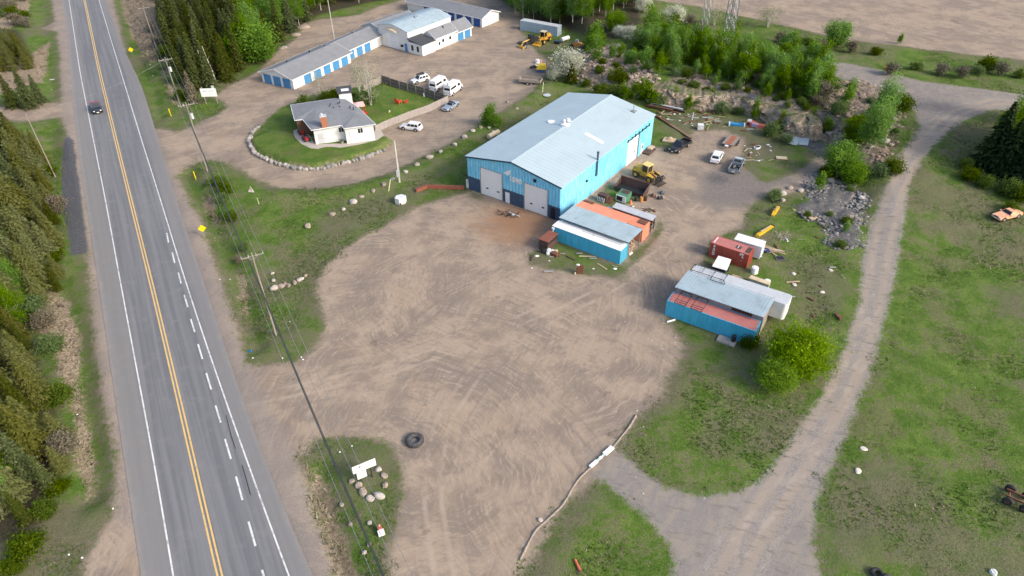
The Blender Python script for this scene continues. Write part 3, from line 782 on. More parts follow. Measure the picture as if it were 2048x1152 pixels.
# roadside wood on the left
W1 = W([(-110, 260), (36, 278), (92, 330), (106, 400), (112, 470), (122, 545), (118, 590), (66, 610), (54, 690), (82, 740), (112, 800), (128, 880), (128, 950), (85, 1010), (45, 1065), (-100, 1085), (-160, 700)])
pts = scatter(W1, 2.35, 2600, 5)
GL = 'conifers crowded in the wood left of the highway'
for i, p in enumerate(pts):
    edge = sdf(np.array([p[0]]), np.array([p[1]]), W1)[0]
    s = .55 + .45 * min(1, edge / 4) + random.uniform(-.12, .14)
    k = f'olive{i % 4}' if random.random() < .78 else f'spruce{i % 3}'
    if k[0] == 's': s *= .72
    plant(k, gps(*p), 'olive green cedar crowded in the wood left of the highway' if k[0] == 'o' else 'dark green spruce crowded in the wood left of the highway', GL if k[0] == 'o' else 'spruces in the wood left of the highway', s * .96)
for q in [(20, 560), (45, 600), (5, 640), (40, 660), (10, 1010), (25, 970), (2, 900), (15, 520)]:
    plant(f'aspen{random.randrange(4)}', px(*q), 'bright leafy aspen among the conifers left of the highway', 'aspens among the conifers left of the highway', .62)
for q, s in [((62, 215), .82), ((30, 215), .68), ((82, 205), .6), ((38, 300), .72)]:
    plant('spruce0', px(*q), {62: 'big pointed spruce north of the side track left of the highway', 30: 'spruce at the left picture edge beside the big pointed one', 82: 'small spruce nearest the highway north of the side track', 38: 'narrow spruce just south of the side track'}[q[0]], None, s)
for i, p in enumerate(scatter(W([(-90, 75), (20, 85), (66, 110), (80, 135), (20, 145), (-90, 150)]), 2.6, 300, 9)):
    plant(f'olive{i % 4}', gps(*p), 'olive cedar in the thicket at the upper left edge', 'cedars in the thicket at the upper left edge', .5 + .2 * random.random())
for i, p in enumerate(scatter(W([(-60, -30), (50, -40), (70, 20), (75, 45), (60, 70), (-60, 60)]), 3.2, 200, 10)):
    plant(f'shrub{i % 3}' if i % 3 else 'bare', gps(*p), 'low shrub on the marshy verge at the top left corner' if i % 3 else 'bare grey shrub on the marshy verge at the top left corner', 'shrubs at the top left corner' if i % 3 else 'bare shrubs at the top left corner', .8 + .4 * random.random())
for q in [(105, 700), (125, 800), (135, 905), (120, 980), (90, 1030), (60, 1100), (30, 1140), (118, 425), (112, 520), (100, 350), (75, 620), (95, 655)]:
    plant('bare' if q[1] % 2 else f'shrub{q[0] % 3}', px(*q), 'twiggy brown shrub at the foot of the left wood' if q[1] % 2 else 'green shrub at the foot of the left wood', 'brown shrubs at the foot of the left wood' if q[1] % 2 else 'green shrubs at the foot of the left wood', .62 + .3 * random.random())
# conifer wood beside the first pole and billboard
W2 = W([(325, 60), (345, 110), (362, 160), (385, 195), (420, 178), (455, 168), (500, 138), (500, 90), (470, 40), (440, 0), (420, -40), (330, -60)])
for i, p in enumerate(scatter(W2, 3.0, 1500, 12)):
    plant(f'spruce{i % 3}', gps(*p), 'tall dark spruce in the dense stand behind the billboard', 'spruces in the dense stand behind the billboard', .82 + random.uniform(-.14, .16))
W3 = W([(500, 132), (545, 95), (590, 62), (640, 28), (700, 12), (770, -10), (850, -30), (850, -90), (420, -90), (470, 30)])
for i, p in enumerate(scatter(W3, 3.6, 1300, 13)):
    if random.random() < .72: plant(f'aspen{i % 4}', gps(*p), 'bright green aspen in the wood behind the storage lot', 'aspens in the wood behind the storage lot', .95 + random.uniform(-.15, .2))
    else: plant(f'spruce{i % 3}', gps(*p), 'dark spruce among the aspens behind the storage lot', 'spruces among the aspens behind the storage lot', .85)
for q, s in [((522, 122), 1.15), ((488, 122), 1.0)]:
    plant('round0' if q[0] > 500 else 'round1', px(*q), 'glowing green round tree at the corner of the storage lot wood' if q[0] > 500 else 'round green tree squeezed against the dark spruces by the lot', None, s * 1.25)
W4 = W([(1040, 42), (1130, 62), (1175, 72), (1210, 60), (1290, 40), (1290, -70), (1000, -70), (1000, -15)])
for i, p in enumerate(scatter(W4, 3.1, 900, 14)):
    plant(f'aspen{i % 4}', gps(*p), 'leafy aspen in the wood behind the long grey container', 'aspens in the wood behind the long grey container', .86 + random.uniform(-.15, .15))
plant('deadspruce', px(388, 205), 'grey dead spruce at the edge of the stand behind the billboard', None, .95)
# individual trees
plant('lime', px(1580, 742), 'bushy lime green maple at the corner of the blue container shed', None, .97, 0.6)
plant('lime', px(1552, 772), 'smaller lime green bush tree in front of the bushy maple', None, .6)
plant('shrub0', px(1497, 690), 'green shrub against the end of the blue container', None, .7)
plant('pyramid', px(982, 250), 'pyramid shaped young poplar among boulders beside the driveway', None, 1.0)
for q, s, l in [((1755, 262), 1.3, 'tall green tree on the rock pile beside the lane'), ((1735, 310), 1.45, 'broad green tree right of the loose metal sheets'), ((1672, 352), 1.15, 'green tree at the edge of the grey rubble'),
                ((1700, 365), .9, 'smaller green tree at the top of the grey rubble'), ((1672, 92), 1.25, 'lone leafy tree beside the top right gravel lot'), ((1710, 270), 1.1, 'low green tree behind the tall one on the rock pile')]:
    plant('aspen2' if s in (1.45, 1.3) else 'round0', px(*q), l, None, s * (.62 if s in (1.45, 1.3) else .78))
plant('blossom0', px(1133, 157), 'white blossoming cherry beside the wooden trailer', None, 1.35)
plant('blossom1', px(1106, 160), 'low white blossoming bush behind the utility post', None, .55)
plant('yspruce', px(1143, 165), 'small dark spruce in front of the white cherry', None, 1.0)
plant('blossom1', px(1345, 52), 'blossoming tree left of the lattice towers', None, 1.1)
plant('budround', px(1535, 55), 'pale budding round tree at the edge of the gravel lot', None, .95)
plant('budround', px(1428, 50), 'grey budding tree between the two lattice towers', None, .9)
plant('blossom0', px(1285, 25), 'blossoming tree near the top edge of the picture', None, .85)
plant('blossom1', px(1265, 80), 'white blossoming bush above the rubble bank', None, .75)
plant('blossom0', px(1240, 75), 'yellowish white blossoming bush above the rubble bank', None, .62)
plant('blossom1', px(1238, 105), 'small white bush in the rubble bank', None, .45)
plant('pyramid', px(1190, 95), 'leafy green tree right of the white tank', None, 1.25)
plant('sapling2', px(1192, 120), 'slim sapling in front of the leafy green tree', None, 1.05)
plant('round0', px(1228, 62), 'green tree behind the blossoming bushes', None, .8)
plant('shrub2', px(1800, 218), 'silvery green shrub at the bend of the lane', None, 1.25)
plant('shrub1', px(1775, 212), 'dark shrub beside the silvery one at the lane bend', None, 1.0)
plant('shrub0', px(1973, 140), 'yellow green bush on the bank below the gravel lot', None, 1.2)
plant('sapling0', px(1798, 88), 'tiny sapling at the edge of the gravel lot', None, .5)
plant('bud', px(742, 210), 'tall nearly bare budding poplar behind the bungalow', None, 1.05)
plant('bud', px(640, 190), 'smaller bare budding poplar in front of the storage doors', None, .62)
plant('bud', px(720, 185), 'bare budding poplar by the wooden fence corner', None, .8)
for q, s in [((612, 212), .95), ((648, 203), .85), ((668, 200), 1.05), ((690, 200), .95), ((735, 206), 1.15), ((630, 205), .7), ((712, 200), .8)]:
    plant(f'shrub{q[0] % 3}', px(*q), 'olive hedge shrub behind the bungalow roof', 'hedge shrubs behind the bungalow', s)
for q, s, k in [((1975, 330), 1.0, 'fir0'), ((2000, 345), .95, 'fir1'), ((2030, 352), 1.0, 'fir0'), ((2058, 345), 1.0, 'fir1'), ((2040, 372), .75, 'fir1'), ((2075, 370), 1.0, 'fir0')]:
    plant(k, px(*q), 'near black fir in the clump at the right edge', 'firs in the clump at the right edge', s * 1.02)
for q, s in [((1990, 318), .68), ((2022, 312), .72), ((2048, 300), .95), ((2080, 290), .95), ((2070, 250), .95), ((2100, 320), .9)]:
    plant(f'aspen{q[0] % 4}', px(*q), 'bright green aspen rising behind the firs at the right edge', 'aspens behind the firs at the right edge', s * 1.35)
for q, s in [((2010, 385), 1.0), ((2045, 400), 1.1), ((1965, 372), .8), ((1940, 360), .9), ((1930, 335), .7), ((2020, 420), .6)]:
    plant(f'shrub{q[0] % 3}', px(*q), 'rough shrub at the foot of the right hand firs', 'shrubs at the foot of the right hand firs', s)
# belt along the top of the rock cut
B1 = AT([(1290, 60), (1360, 90), (1440, 100), (1500, 115), (1560, 115), (1630, 130), (1660, 180), (1640, 215), (1600, 200), (1540, 178), (1460, 160), (1400, 130), (1330, 130), (1290, 110)])
for i, p in enumerate(scatter(B1, 1.42, 2600, 21)):
    u = random.random()
    k = 'sapling' if u < .64 else ('shrub' if u < .94 else 'bare')
    o = plant(k + (str(i % 3) if k != 'bare' else ''), gps(*p), {'sapling': 'slim white stemmed young poplar on top of the rock cut', 'shrub': 'leafy shrub on top of the rock cut', 'bare': 'bare grey shrub on top of the rock cut'}[k],
              {'sapling': 'young poplars on top of the rock cut', 'shrub': 'shrubs on top of the rock cut', 'bare': 'bare shrubs on top of the rock cut'}[k], (.95 if k == 'sapling' else .8) + random.uniform(-.25, .3))
for q, k, s in [((1250, 178), 'sapling0', .8), ((1268, 200), 'sapling1', .85), ((1285, 195), 'sapling2', .8), ((1305, 185), 'sapling0', .95), ((1240, 150), 'shrub0', 1.2), ((1262, 130), 'round1', .5), ((1290, 140), 'sapling1', 1.0),
                ((1230, 190), 'shrub1', 1.0), ((1200, 192), 'shrub2', 1.1), ((1325, 190), 'shrub0', 1.0), ((1350, 200), 'sapling2', .6), ((1390, 215), 'shrub1', .9), ((1440, 225), 'shrub0', .95), ((1380, 190), 'sapling0', .7),
                ((1405, 180), 'shrub2', .9), ((1318, 150), 'sapling1', 1.0), ((1350, 140), 'sapling2', .9), ((1690, 215), 'sapling1', .9), ((1675, 225), 'shrub0', 1.0), ((1660, 235), 'sapling0', .8), ((1698, 200), 'sapling2', .75), ((1272, 98), 'sapling2', .9), ((1300, 105), 'sapling0', 1.1)]:
    nm_ = {'sap': 'slim young poplar growing out of the rubble bank', 'shr': 'leafy shrub growing out of the rubble bank', 'rou': 'rounded green tree above the rubble bank'}[k[:3]]
    plant(k, px(*q), nm_, None if k[:3] == 'rou' else {'sap': 'young poplars in the rubble bank', 'shr': 'shrubs in the rubble bank'}[k[:3]], s)
for q, k, s in [((1540, 270), 'shrub0', 1.0), ((1560, 262), 'shrub2', .9), ((1572, 285), 'shrub1', .75), ((1690, 465), 'sapling0', .45), ((1548, 398), 'shrub1', .7), ((1785, 345), 'shrub2', 1.0), ((1760, 350), 'shrub0', .8), ((1640, 170), 'sapling1', .7), ((1605, 195), 'shrub1', 1.1), ((1655, 352), 'shrub0', .9)]:
    plant(k, px(*q), 'self sown shrub on the edge of the scrap yard' if k[:2] == 'sh' else 'self sown sapling on the edge of the scrap yard', 'shrubs on the edge of the scrap yard' if k[:2] == 'sh' else 'saplings on the edge of the scrap yard', s)
for q, k, s in [((345, 140), 'shrub1', 1.2), ((352, 165), 'shrub0', 1.0), ((335, 115), 'shrub2', 1.3), ((362, 200), 'shrub0', .9), ((440, 372), 'shrub1', .9), ((452, 388), 'shrub0', .8), ((448, 405), 'shrub2', .7), ((462, 440), 'shrub0', .6), ((488, 500), 'shrub1', .5), ((478, 525), 'bare', .35), ((320, 95), 'bare', .8), ((300, 65), 'bare', .6)]:
    plant(k, px(*q), 'low shrub beside the ditch right of the highway' if k != 'bare' else 'bare twiggy shrub beside the ditch right of the highway', 'shrubs beside the right hand ditch' if k != 'bare' else 'bare shrubs beside the right hand ditch', s)
for q, k in [((1780, 150), 0), ((1830, 140), 1), ((1880, 150), 2), ((1920, 155), 0), ((1955, 148), 1), ((2000, 150), 2), ((2035, 155), 0), ((1750, 110), 1), ((1700, 105), 2), ((1640, 100), 0), ((1610, 90), 1), ((1580, 95), 2), ((1560, 85), 0), ((1400, 60), 1), ((1380, 50), 2), ((1320, 60), 0)]:
    plant(f'shrub{k}' if q[0] % 4 else 'bare', px(*q), 'scrubby bush on the bank below the gravel lot' if q[0] % 4 else 'bare grey bush on the bank below the gravel lot', 'bushes on the bank below the gravel lot' if q[0] % 4 else 'bare bushes on the bank below the gravel lot', .75)
for poly_, n_, sd_, wh in ((RUB_B[2], 46, 71, 'rock cut ledges'), (RUB_B[0], 22, 72, 'rubble bank behind the workshop'), (RUB_G[0], 7, 73, 'grey rubble'), (RUB_B[1], 10, 74, 'rock pile by the lane')):
    for i, p in enumerate(scatter(poly_, 1.6, n_ * 8, sd_)[:n_]):
        k = ('shrub%d' % (i % 3)) if i % 5 < 3 else ('sapling%d' % (i % 3))
        plant(k, gps(*p), ('green shrub rooted in the ' if k[1] == 'h' else 'thin green sapling rooted in the ') + wh, ('shrubs rooted in the ' if k[1] == 'h' else 'saplings rooted in the ') + wh, .38 + .35 * random.random())
# pale dead birch stems beside the billboard
for q, tops, lb in (((424, 166), [(395, 100), (400, 118), (412, 142)], 'thin pale dead birch stem leaning left beside the billboard'), ((432, 164), [(404, 92), (414, 118), (424, 140)], 'taller pale dead birch stem beside the billboard')):
    b = px(*q); t = thing('dead_birch', lb, 'tree', b); mb = MB(); pr = (0, 0, -.2); n = len(tops)
    for i, tp in enumerate(tops[::-1]):
        z = 3.2 * (i + 1); w_ = unproj(tp[0], tp[1], z) - np.array(b[:2]); cur = (w_[0], w_[1], z)
        mb.cyl(pr, cur, .17 - .04 * i, .13 - .04 * i, 6); pr = cur
    mb.cyl((pr[0] * .6, pr[1] * .6, 6), (pr[0] * .6 + .8, pr[1] * .6 - .3, 7), .05, .02, 5)
    mb.build('trunk', BIRCH, t, True)

# ------------------------------------------------------------------ grass tufts, straw, stones (uncountable)
def tufts(name, n, polys, excl, mat, hgt, wid, seed, label, blades=3, patch=None, region=None, lay_=.5):
    g = np.random.default_rng(seed)
    x = []; y = []
    m = np.zeros(fx.shape)
    lo, hi = region
    X = lo[0] + g.random(n) * (hi[0] - lo[0]); Y = lo[1] + (hi[1] - lo[1]) * g.random(n) ** 1.25
    ok = np.zeros(n, bool)
    for p in polys: ok |= inside(X, Y, p)
    for p, mrg in excl: ok &= sdf(X, Y, p) < mrg + (vnoise(X, Y, 2.0, 3) - .5) * 3
    if patch: ok &= vnoise(X, Y, patch, seed) + .35 * vnoise(X, Y, patch * .25, seed + 1) > .62
    X = X[ok]; Y = Y[ok]; n = len(X); Z = gh(X, Y)
    V = []; T = []
    for b in range(blades):
        a = g.random(n) * 6.28; w = wid * (.5 + g.random(n)); h = hgt * (.4 + .9 * g.random(n)) * lay_; ln = hgt * (.5 + g.random(n)); a2 = g.random(n) * 6.28
        ox = (g.random(n) - .5) * wid * 2; oy = (g.random(n) - .5) * wid * 2
        p0 = np.c_[X + ox - np.cos(a) * w, Y + oy - np.sin(a) * w, Z - .06]; p1 = np.c_[X + ox + np.cos(a) * w, Y + oy + np.sin(a) * w, Z - .06]
        p2 = np.c_[X + ox + np.cos(a2) * ln, Y + oy + np.sin(a2) * ln, Z + h]
        V.append(np.stack([p0, p1, p2], 1).reshape(-1, 3)); T.append(np.clip(vnoise(X, Y, 6, 4) * .7 + g.random(n) * .45 - .05, 0, 1))
    V = np.concatenate(V); F = np.arange(len(V)).reshape(-1, 3)
    me = np_mesh(name, V, F, mat, np.concatenate(T))
    o = bpy.data.objects.new(name, me); COL.objects.link(o)
    return tag(o, label, None, None, 'stuff')
G_GRN = leaf_mat('grass_blades', (.05, .105, .015), (.125, .2, .035), (.2, .25, .065), .0, 0, True)
G_STR = leaf_mat('dry_straw_blades', (.22, .17, .11), (.4, .33, .23), (.52, .44, .32), .0, 0, True)
allp = [W([(-200, -60), (2300, -60), (2400, 1300), (-400, 1300)])]
HWP = np.r_[HL, HR[::-1]]
ex = [(YARD, .3), (DRIVE, .2), (LOT, .3), (TRACK, .2), (HWP, -2), (WOOD[-1], 0), (SHOULD_L, -.2), (SHOULD_R, -.2), (LAWN, 0), (DARKG, 0)] + [(p, 0) for p in SIDE + RUB_G]
tufts('meadow_grass', 260000, allp, ex, G_GRN, .2, .07, 51, 'clumpy green meadow grass around the yards and lanes', 2, None, ((-100, 26), (110, 200)))
tufts('dry_grass', 70000, STRAW, [(HWP, -1), (WOOD[-1], 0)], G_STR, .55, .09, 52, 'pale dry reeds and straw lying in the ditches', 3, None, ((-150, 26), (0, 250)), .8)
tufts('dry_grass', 42000, allp, ex, G_STR, .17, .055, 53, 'scattered dead grass among the green', 2, None, ((-100, 26), (110, 150)))

def ico(seed, jag=.28):
    import bmesh
    bm = bmesh.new(); bmesh.ops.create_icosphere(bm, subdivisions=2, radius=1)
    g = np.random.default_rng(seed); V = np.array([v.co[:] for v in bm.verts]); F = np.array([[v.index for v in f.verts] for f in bm.faces]); bm.free()
    for _ in range(9):                                     # chop flat facets like broken stone
        nrm = unit(g.normal(0, 1, 3)); d = .62 + .28 * g.random()
        k = V @ nrm; m = k > d; V[m] -= np.outer(k[m] - d, nrm)
    V *= 1 + jag * .25 * (g.random((len(V), 1)) - .5)
    return V, F
ROCKS = [ico(i) for i in range(6)]
def rock_face():
    L = resample(AT([(1296, 178), (1335, 186), (1385, 196), (1432, 206), (1470, 222), (1520, 238), (1570, 246), (1625, 250), (1655, 246)]), 150)
    nz_ = 22; T_ = np.gradient(L, axis=0); T_ /= np.hypot(*T_.T)[:, None]; N_ = np.c_[-T_[:, 1], T_[:, 0]]
    V = []
    for i in range(150):
        s = i * .42; top = 2.9 + 1.1 * (vnoise(np.array([s]), np.array([0.]), 5, 3)[0] - .4); lean = 3.6 * vnoise(np.array([s]), np.array([9.]), 7, 4)[0] + .6
        for k in range(nz_):
            f = k / (nz_ - 1); z = -.4 + (top + .4) * min(1, f * 1.45); back = lean * min(1, f * 1.45) ** 1.4 + max(0, f - .69) * 16
            cell = math.floor(s / 2.1 + z * .35), math.floor(z / 1.15 + .3 * math.sin(s * .8))
            blk = (math.sin(cell[0] * 12.9898 + cell[1] * 78.233) * 43758.5453) % 1
            fine = vnoise(np.array([s]), np.array([z * 1.7]), .8, 6)[0] - .5
            o = back - .95 * (blk - .35) * (1 if f < .75 else .2) - .45 * fine
            V.append((L[i, 0] + N_[i, 0] * o, L[i, 1] + N_[i, 1] * o, z + (.35 * fine if f > .6 else 0)))
    F = [(i * nz_ + k, (i + 1) * nz_ + k, (i + 1) * nz_ + k + 1, i * nz_ + k + 1) for i in range(149) for k in range(nz_ - 1)]
    me = np_mesh('rock_face', V, F, R_CUT); o = bpy.data.objects.new('rock_face', me); COL.objects.link(o); tag(o, kind='structure')
def rock_mat(name, a, b, c, moss=None):
    t = NT(name); P = t.n('TexCoord').outputs['Object']; r = t.attr('tone'); rnd = t.n('ObjectInfo').outputs['Random']
    n1 = t.noise(P, 2.2, 5, .7); col = t.mix(t.ss(n1, .35, .65), a, b); col = t.mix(t.ss(t.math('ADD', r, t.math('MULTIPLY', rnd, .9)), .55, 1.0, 0, .8), col, c)
    return t.out(col, .9, 0, t.bump(t.noise(P, 9, 4, .7), .6, .05), .2)
R_BRN = rock_mat('brown_broken_rock', (.2, .14, .11), (.33, .25, .2), (.42, .34, .28))
R_GRY = rock_mat('grey_broken_rock', (.08, .078, .078), (.17, .163, .157), (.26, .25, .235))
R_WALL = rock_mat('pale_wall_stone', (.11, .108, .102), (.22, .212, .2), (.34, .325, .3))
def cut_mat():
    t = NT('bare_cut_rock'); P = t.n('NewGeometry').outputs['Position']; n1 = t.noise(t.map(P, (.6, .6, 1.6)), 1.1, 6, .7); n2 = t.noise(P, .3, 3, .6); n3 = t.noise(P, 5, 4, .7)
    c = t.mix(t.ss(n1, .36, .62), (.22, .165, .125), (.46, .36, .27)); c = t.mix(t.ss(n2, .5, .62, 0, .6), c, (.27, .22, .18)); c = t.mix(t.ss(n1, .6, .68, 0, .6), c, (.5, .32, .18))
    up = t.n('SeparateXYZ', {0: t.n('NewGeometry').outputs['True Normal']}).outputs[2]
    c = t.mix(t.math('MULTIPLY', t.ss(t.math('ABSOLUTE', up), .75, .95), t.ss(t.math('ADD', n1, n3), .85, 1.1)), c, (.08, .11, .035))
    return t.out(c, .95, 0, t.bump(t.math('ADD', n1, t.math('MULTIPLY', n3, .4)), .8, .25), .15)
R_CUT = cut_mat()
rock_face()
R_BLD = rock_mat('field_boulder', (.24, .19, .15), (.38, .32, .27), (.5, .46, .42))
def rubble(name, n, poly, smin, smax, mat, seed, label):
    g = np.random.default_rng(seed); lo = poly.min(0); hi = poly.max(0)
    X = lo[0] + g.random(n) * (hi[0] - lo[0]); Y = lo[1] + g.random(n) * (hi[1] - lo[1])
    k = sdf(X, Y, poly) > (g.random(n) - .7) * 1.6; X = X[k]; Y = Y[k]; Z = gh(X, Y)
    VV = []; FF = []; TT = []; o = 0
    for i in range(len(X)):
        V, F = ROCKS[i % 6]; s = smin + (smax - smin) * g.random() ** 3
        a = g.random() * 6.28; ca, sa = math.cos(a), math.sin(a)
        v = V * np.array([s * (.8 + .6 * g.random()), s * (.7 + .4 * g.random()), s * (.5 + .35 * g.random())])
        v = np.c_[v[:, 0] * ca - v[:, 1] * sa + X[i], v[:, 0] * sa + v[:, 1] * ca + Y[i], v[:, 2] + Z[i] + s * .25]
        VV.append(v); FF.append(F + o); o += len(v); TT.append(np.full(len(F), g.random()))
    me = np_mesh(name, np.concatenate(VV), np.concatenate(FF), mat, np.concatenate(TT))
    ob = bpy.data.objects.new(name, me); COL.objects.link(ob); return tag(ob, label, None, None, 'stuff')
rubble('rock_rubble', 3600, RUB_B[0], .09, .6, R_BRN, 1, 'brown broken rock on the bank behind the blue workshop')
rubble('rock_rubble', 1500, RUB_B[1], .08, .55, R_BRN, 2, 'brown blasted rock beside the bend of the lane')
rubble('rock_rubble', 420, RUB_B[2], .06, .4, R_BRN, 3, 'fallen rock along the foot of the rock cut')
rubble('rock_rubble', 4200, RUB_G[0], .07, .42, R_GRY, 4, 'loose grey blasted stone left of the lane')
rubble('rock_rubble', 900, RUB_G[1], .07, .3, R_GRY, 5, 'small grey stones beside the metal sheets')

def boulder(q, s, label, group=None, mat=None, flat=.7, dz=0.0, name='boulder', parent=None, seed=None):
    V, F = ROCKS[(seed if seed is not None else int(q[0])) % 6]
    g = random.Random(q[0] * 31 + q[1])
    v = V * np.array([s * g.uniform(.85, 1.25), s * g.uniform(.75, 1.0), s * flat * g.uniform(.85, 1.1)])
    me = np_mesh(name, v, F, mat or R_BLD, np.full(len(F), g.random() * .5))
    o = bpy.data.objects.new(name, me); COL.objects.link(o)
    p = px(*q); o.location = (p.x, p.y, p.z + s * flat * .35 + dz); o.rotation_euler = (0, 0, g.random() * 6.28)
    if parent: o.parent = parent; o.location = Vector(o.location) - parent.location; return o
    return tag(o, label, 'boulder', group)
for q, s, l in [((616, 454), .75, 'lone pale boulder in the grass wedge, nearest the highway'), ((665, 430), .62, 'pale boulder at the lower end of the row above the yard'), ((687, 419), .5, 'small boulder just above the pale lower end one'),
                ((706, 405), .85, 'long reddish boulder in the row above the yard'), ((724, 394), .55, 'boulder between the reddish one and the yellow stake'), ((746, 383), .6, 'boulder left of the reddish brown one by the stake'),
                ((768, 371), .7, 'brown boulder nearest the leaning yellow stake'), ((786, 359), .55, 'brown boulder directly behind the light pole'), ((811, 345), .6, 'brown boulder uphill right of the light pole'),
                ((835, 331), .7, 'pale pointed boulder above the light pole'), ((859, 316), .8, 'rounded brown boulder halfway up the grass bank'), ((881, 305), .6, 'flat brown boulder on the bare bank'),
                ((909, 290), .7, 'pale boulder on the bank left of the workshop eave'), ((929, 276), .8, 'big brown boulder below the pyramid poplar'), ((946, 263), .6, 'boulder between the big brown one and the poplar'),
                ((962, 256), .6, 'boulder at the left foot of the pyramid poplar'), ((978, 256), .55, 'boulder hidden under the pyramid poplar'), ((990, 250), .5, 'boulder at the right foot of the pyramid poplar'),
                ((1015, 205), .5, 'pale stone in the grass behind the workshop roof'), ((1034, 218), .5, 'yellowish stone in the grass behind the workshop roof'),
                ((1562, 388), .9, 'tall pale rock at the corner of the grey gravel'), ((1580, 378), .7, 'pale rock beside the tall one at the grey gravel'), ((1601, 383), .7, 'grey rock in the grass behind the pale ones'),
                ((1565, 402), .6, 'rock below the tall pale one'), ((1640, 226), 1.0, 'grey boulder at the right end of the rock cut'), ((1652, 228), 1.1, 'pinkish boulder at the right end of the rock cut'), ((1668, 238), .9, 'rusty orange boulder at the foot of the rock cut'),
                ((1780, 258), 1.0, 'pale slab on the rock pile beside the lane'), ((1768, 283), 1.1, 'dark split boulder on the rock pile beside the lane'), ((1788, 240), .9, 'tan boulder on the rock pile beside the lane'), ((1722, 398), .8, 'white rock on the right rim of the grey rubble'),
                ((1660, 362), 1.1, 'big grey boulder on the upper rim of the grey rubble'), ((1716, 440), .6, 'yellowish rock on the right rim of the grey rubble')]:
    boulder(q, s * .92, l)
for i in range(9):
    boulder((1706 + i * 11, 163 + i * 2.4), .55, 'rock in the line edging the raised lane', 'rocks edging the raised lane')
for q, s in [((545, 548), .35), ((547, 562), .4), ((549, 577), .62), ((563, 574), .6), ((571, 568), .35), ((577, 572), .4), ((590, 566), .45), ((598, 561), .4), ((604, 558), .45), ((611, 553), .4)]:
    boulder(q, s, 'small stone in the low row at the corner of the grass wedge', 'stones in the low row at the corner of the grass wedge')
for q, s in [((703, 964), .42), ((718, 973), .5), ((727, 985), .55), ((742, 998), .55), ((758, 992), .6), ((771, 972), .45), ((768, 952), .5), ((758, 940), .42)]:
    boulder(q, s, 'rounded stone in the ring below the white entrance sign', 'stones in the ring below the white entrance sign')
for q in [(684, 1010), (701, 1050), (740, 1047), (738, 1090), (728, 1106), (1080, 1040)]:
    boulder(q, .3, 'small pale stone in the verge grass near the bottom edge', 'pale stones in the verge near the bottom edge')
# stones holding up the house lawn: one wall, each stone a part
rw = thing('retaining_wall', 'curved retaining wall of pale stacked stones round the bungalow lawn', 'wall', px(621, 341))
wl = resample(W([(519, 254), (504, 268), (498, 284), (503, 300), (516, 313), (540, 324), (574, 335), (600, 340), (625, 342), (656, 338), (698, 326), (735, 316), (768, 303)]), 64)
for i, p in enumerate(wl):
    V, F = ROCKS[i % 6]; g = random.Random(i * 7)
    s = g.uniform(.36, .66) * (1.25 if i % 11 == 3 else 1)
    me = np_mesh('stone', V * np.array([s, s * .8, s * g.uniform(.8, 1.05)]), F, R_WALL if g.random() < .75 else R_BLD, np.full(len(F), .35 + .6 * g.random()))
    o = bpy.data.objects.new('stone', me); COL.objects.link(o); o.parent = rw; o.location = Vector((p[0] + g.uniform(-.15, .15), p[1] + g.uniform(-.15, .15), .24)) - rw.location; o.rotation_euler = (0, 0, g.random() * 6)

# ------------------------------------------------------------------ buildings
def rib_wall(mb, p0, p1, z0, z1, out, pitch=.3, dep=.036, ztop=None):
    """trapezoid-ribbed sheet from p0 to p1 (local xy); out = outward unit normal; ztop(f) gives a sloping top"""
    p0 = np.array(p0, float); p1 = np.array(p1, float); L = np.hypot(*(p1 - p0)); n = max(1, int(round(L / pitch))); o = np.array(out, float)
    s = []; 
    for i in range(n):
        for a, k in ((0, 0), (.3, 0), (.45, 1), (.85, 1)): s.append(((i + a) / n, k))
    s.append((1, 0)); V = []; F = []
    for f, k in s:
        q = p0 + (p1 - p0) * f + o * dep * k; zt = ztop(f) if ztop else z1
        V += [(q[0], q[1], z0), (q[0], q[1], zt)]
    for i in range(len(s) - 1): F.append((2 * i, 2 * i + 2, 2 * i + 3, 2 * i + 1))
    mb.add(V, F)
def ribbed_roof(mb, a, b, c, d, pitch=.9, th=.07, rib=.045, rw=.06):
    """sheet a-b (eave) c-d (opposite, same order) with seams running a->d"""
    a, b, c, d = map(Vector, (a, b, c, d)); mb.slab([a, b, c, d], th)
    n = max(1, int(round((b - a).length / pitch)))
    nr = (b - a).cross(d - a).normalized()
    if nr.z < 0: nr = -nr
    for i in range(1, n):
        f = i / n; p = a.lerp(b, f) + nr * rib / 2; q = d.lerp(c, f) + nr * rib / 2; mb.bar(p + nr * .003, q + nr * .003, rw, rib)

M_BLUE = paint('faded_blue_ribbed_steel', (.1, .48, .74), .6, var=.18, scale=1.0, stain=(.36, .68, .8), samt=.95, streak=True)
M_BLUE2 = paint('bright_blue_container_paint', (.06, .42, .63), .5, var=.16, scale=1.0, stain=(.14, .5, .66), samt=.3, streak=True)
M_NAVY = paint('dark_navy_band_paint', (.035, .07, .13), .6, var=.2, scale=1.0, stain=(.1, .15, .2), samt=.4, streak=True)
M_GALV = paint('weathered_galvanised_roof', (.4, .5, .54), .65, .0, var=.05, scale=.25, stain=(.37, .46, .5), samt=.4)
M_GALV2 = paint('pale_blue_metal_roof', (.36, .455, .5), .65, .0, var=.08, scale=.4, stain=(.28, .35, .38), samt=.5)
M_WHITE = paint('white_painted_metal', (.76, .77, .78), .5, var=.05, scale=.8, stain=(.55, .54, .52), samt=.25)
M_WHITE2 = paint('bright_white_paint', (.8, .8, .79), .45, var=.04, scale=.8)
M_TRIM = paint('dark_eave_trim', (.02, .06, .1), .6)
M_DARK = paint('black_void', (.012, .012, .014), .8)
M_GLASS = paint('dark_window_glass', (.02, .025, .032), .12, var=.3, scale=.4, spec=.7)
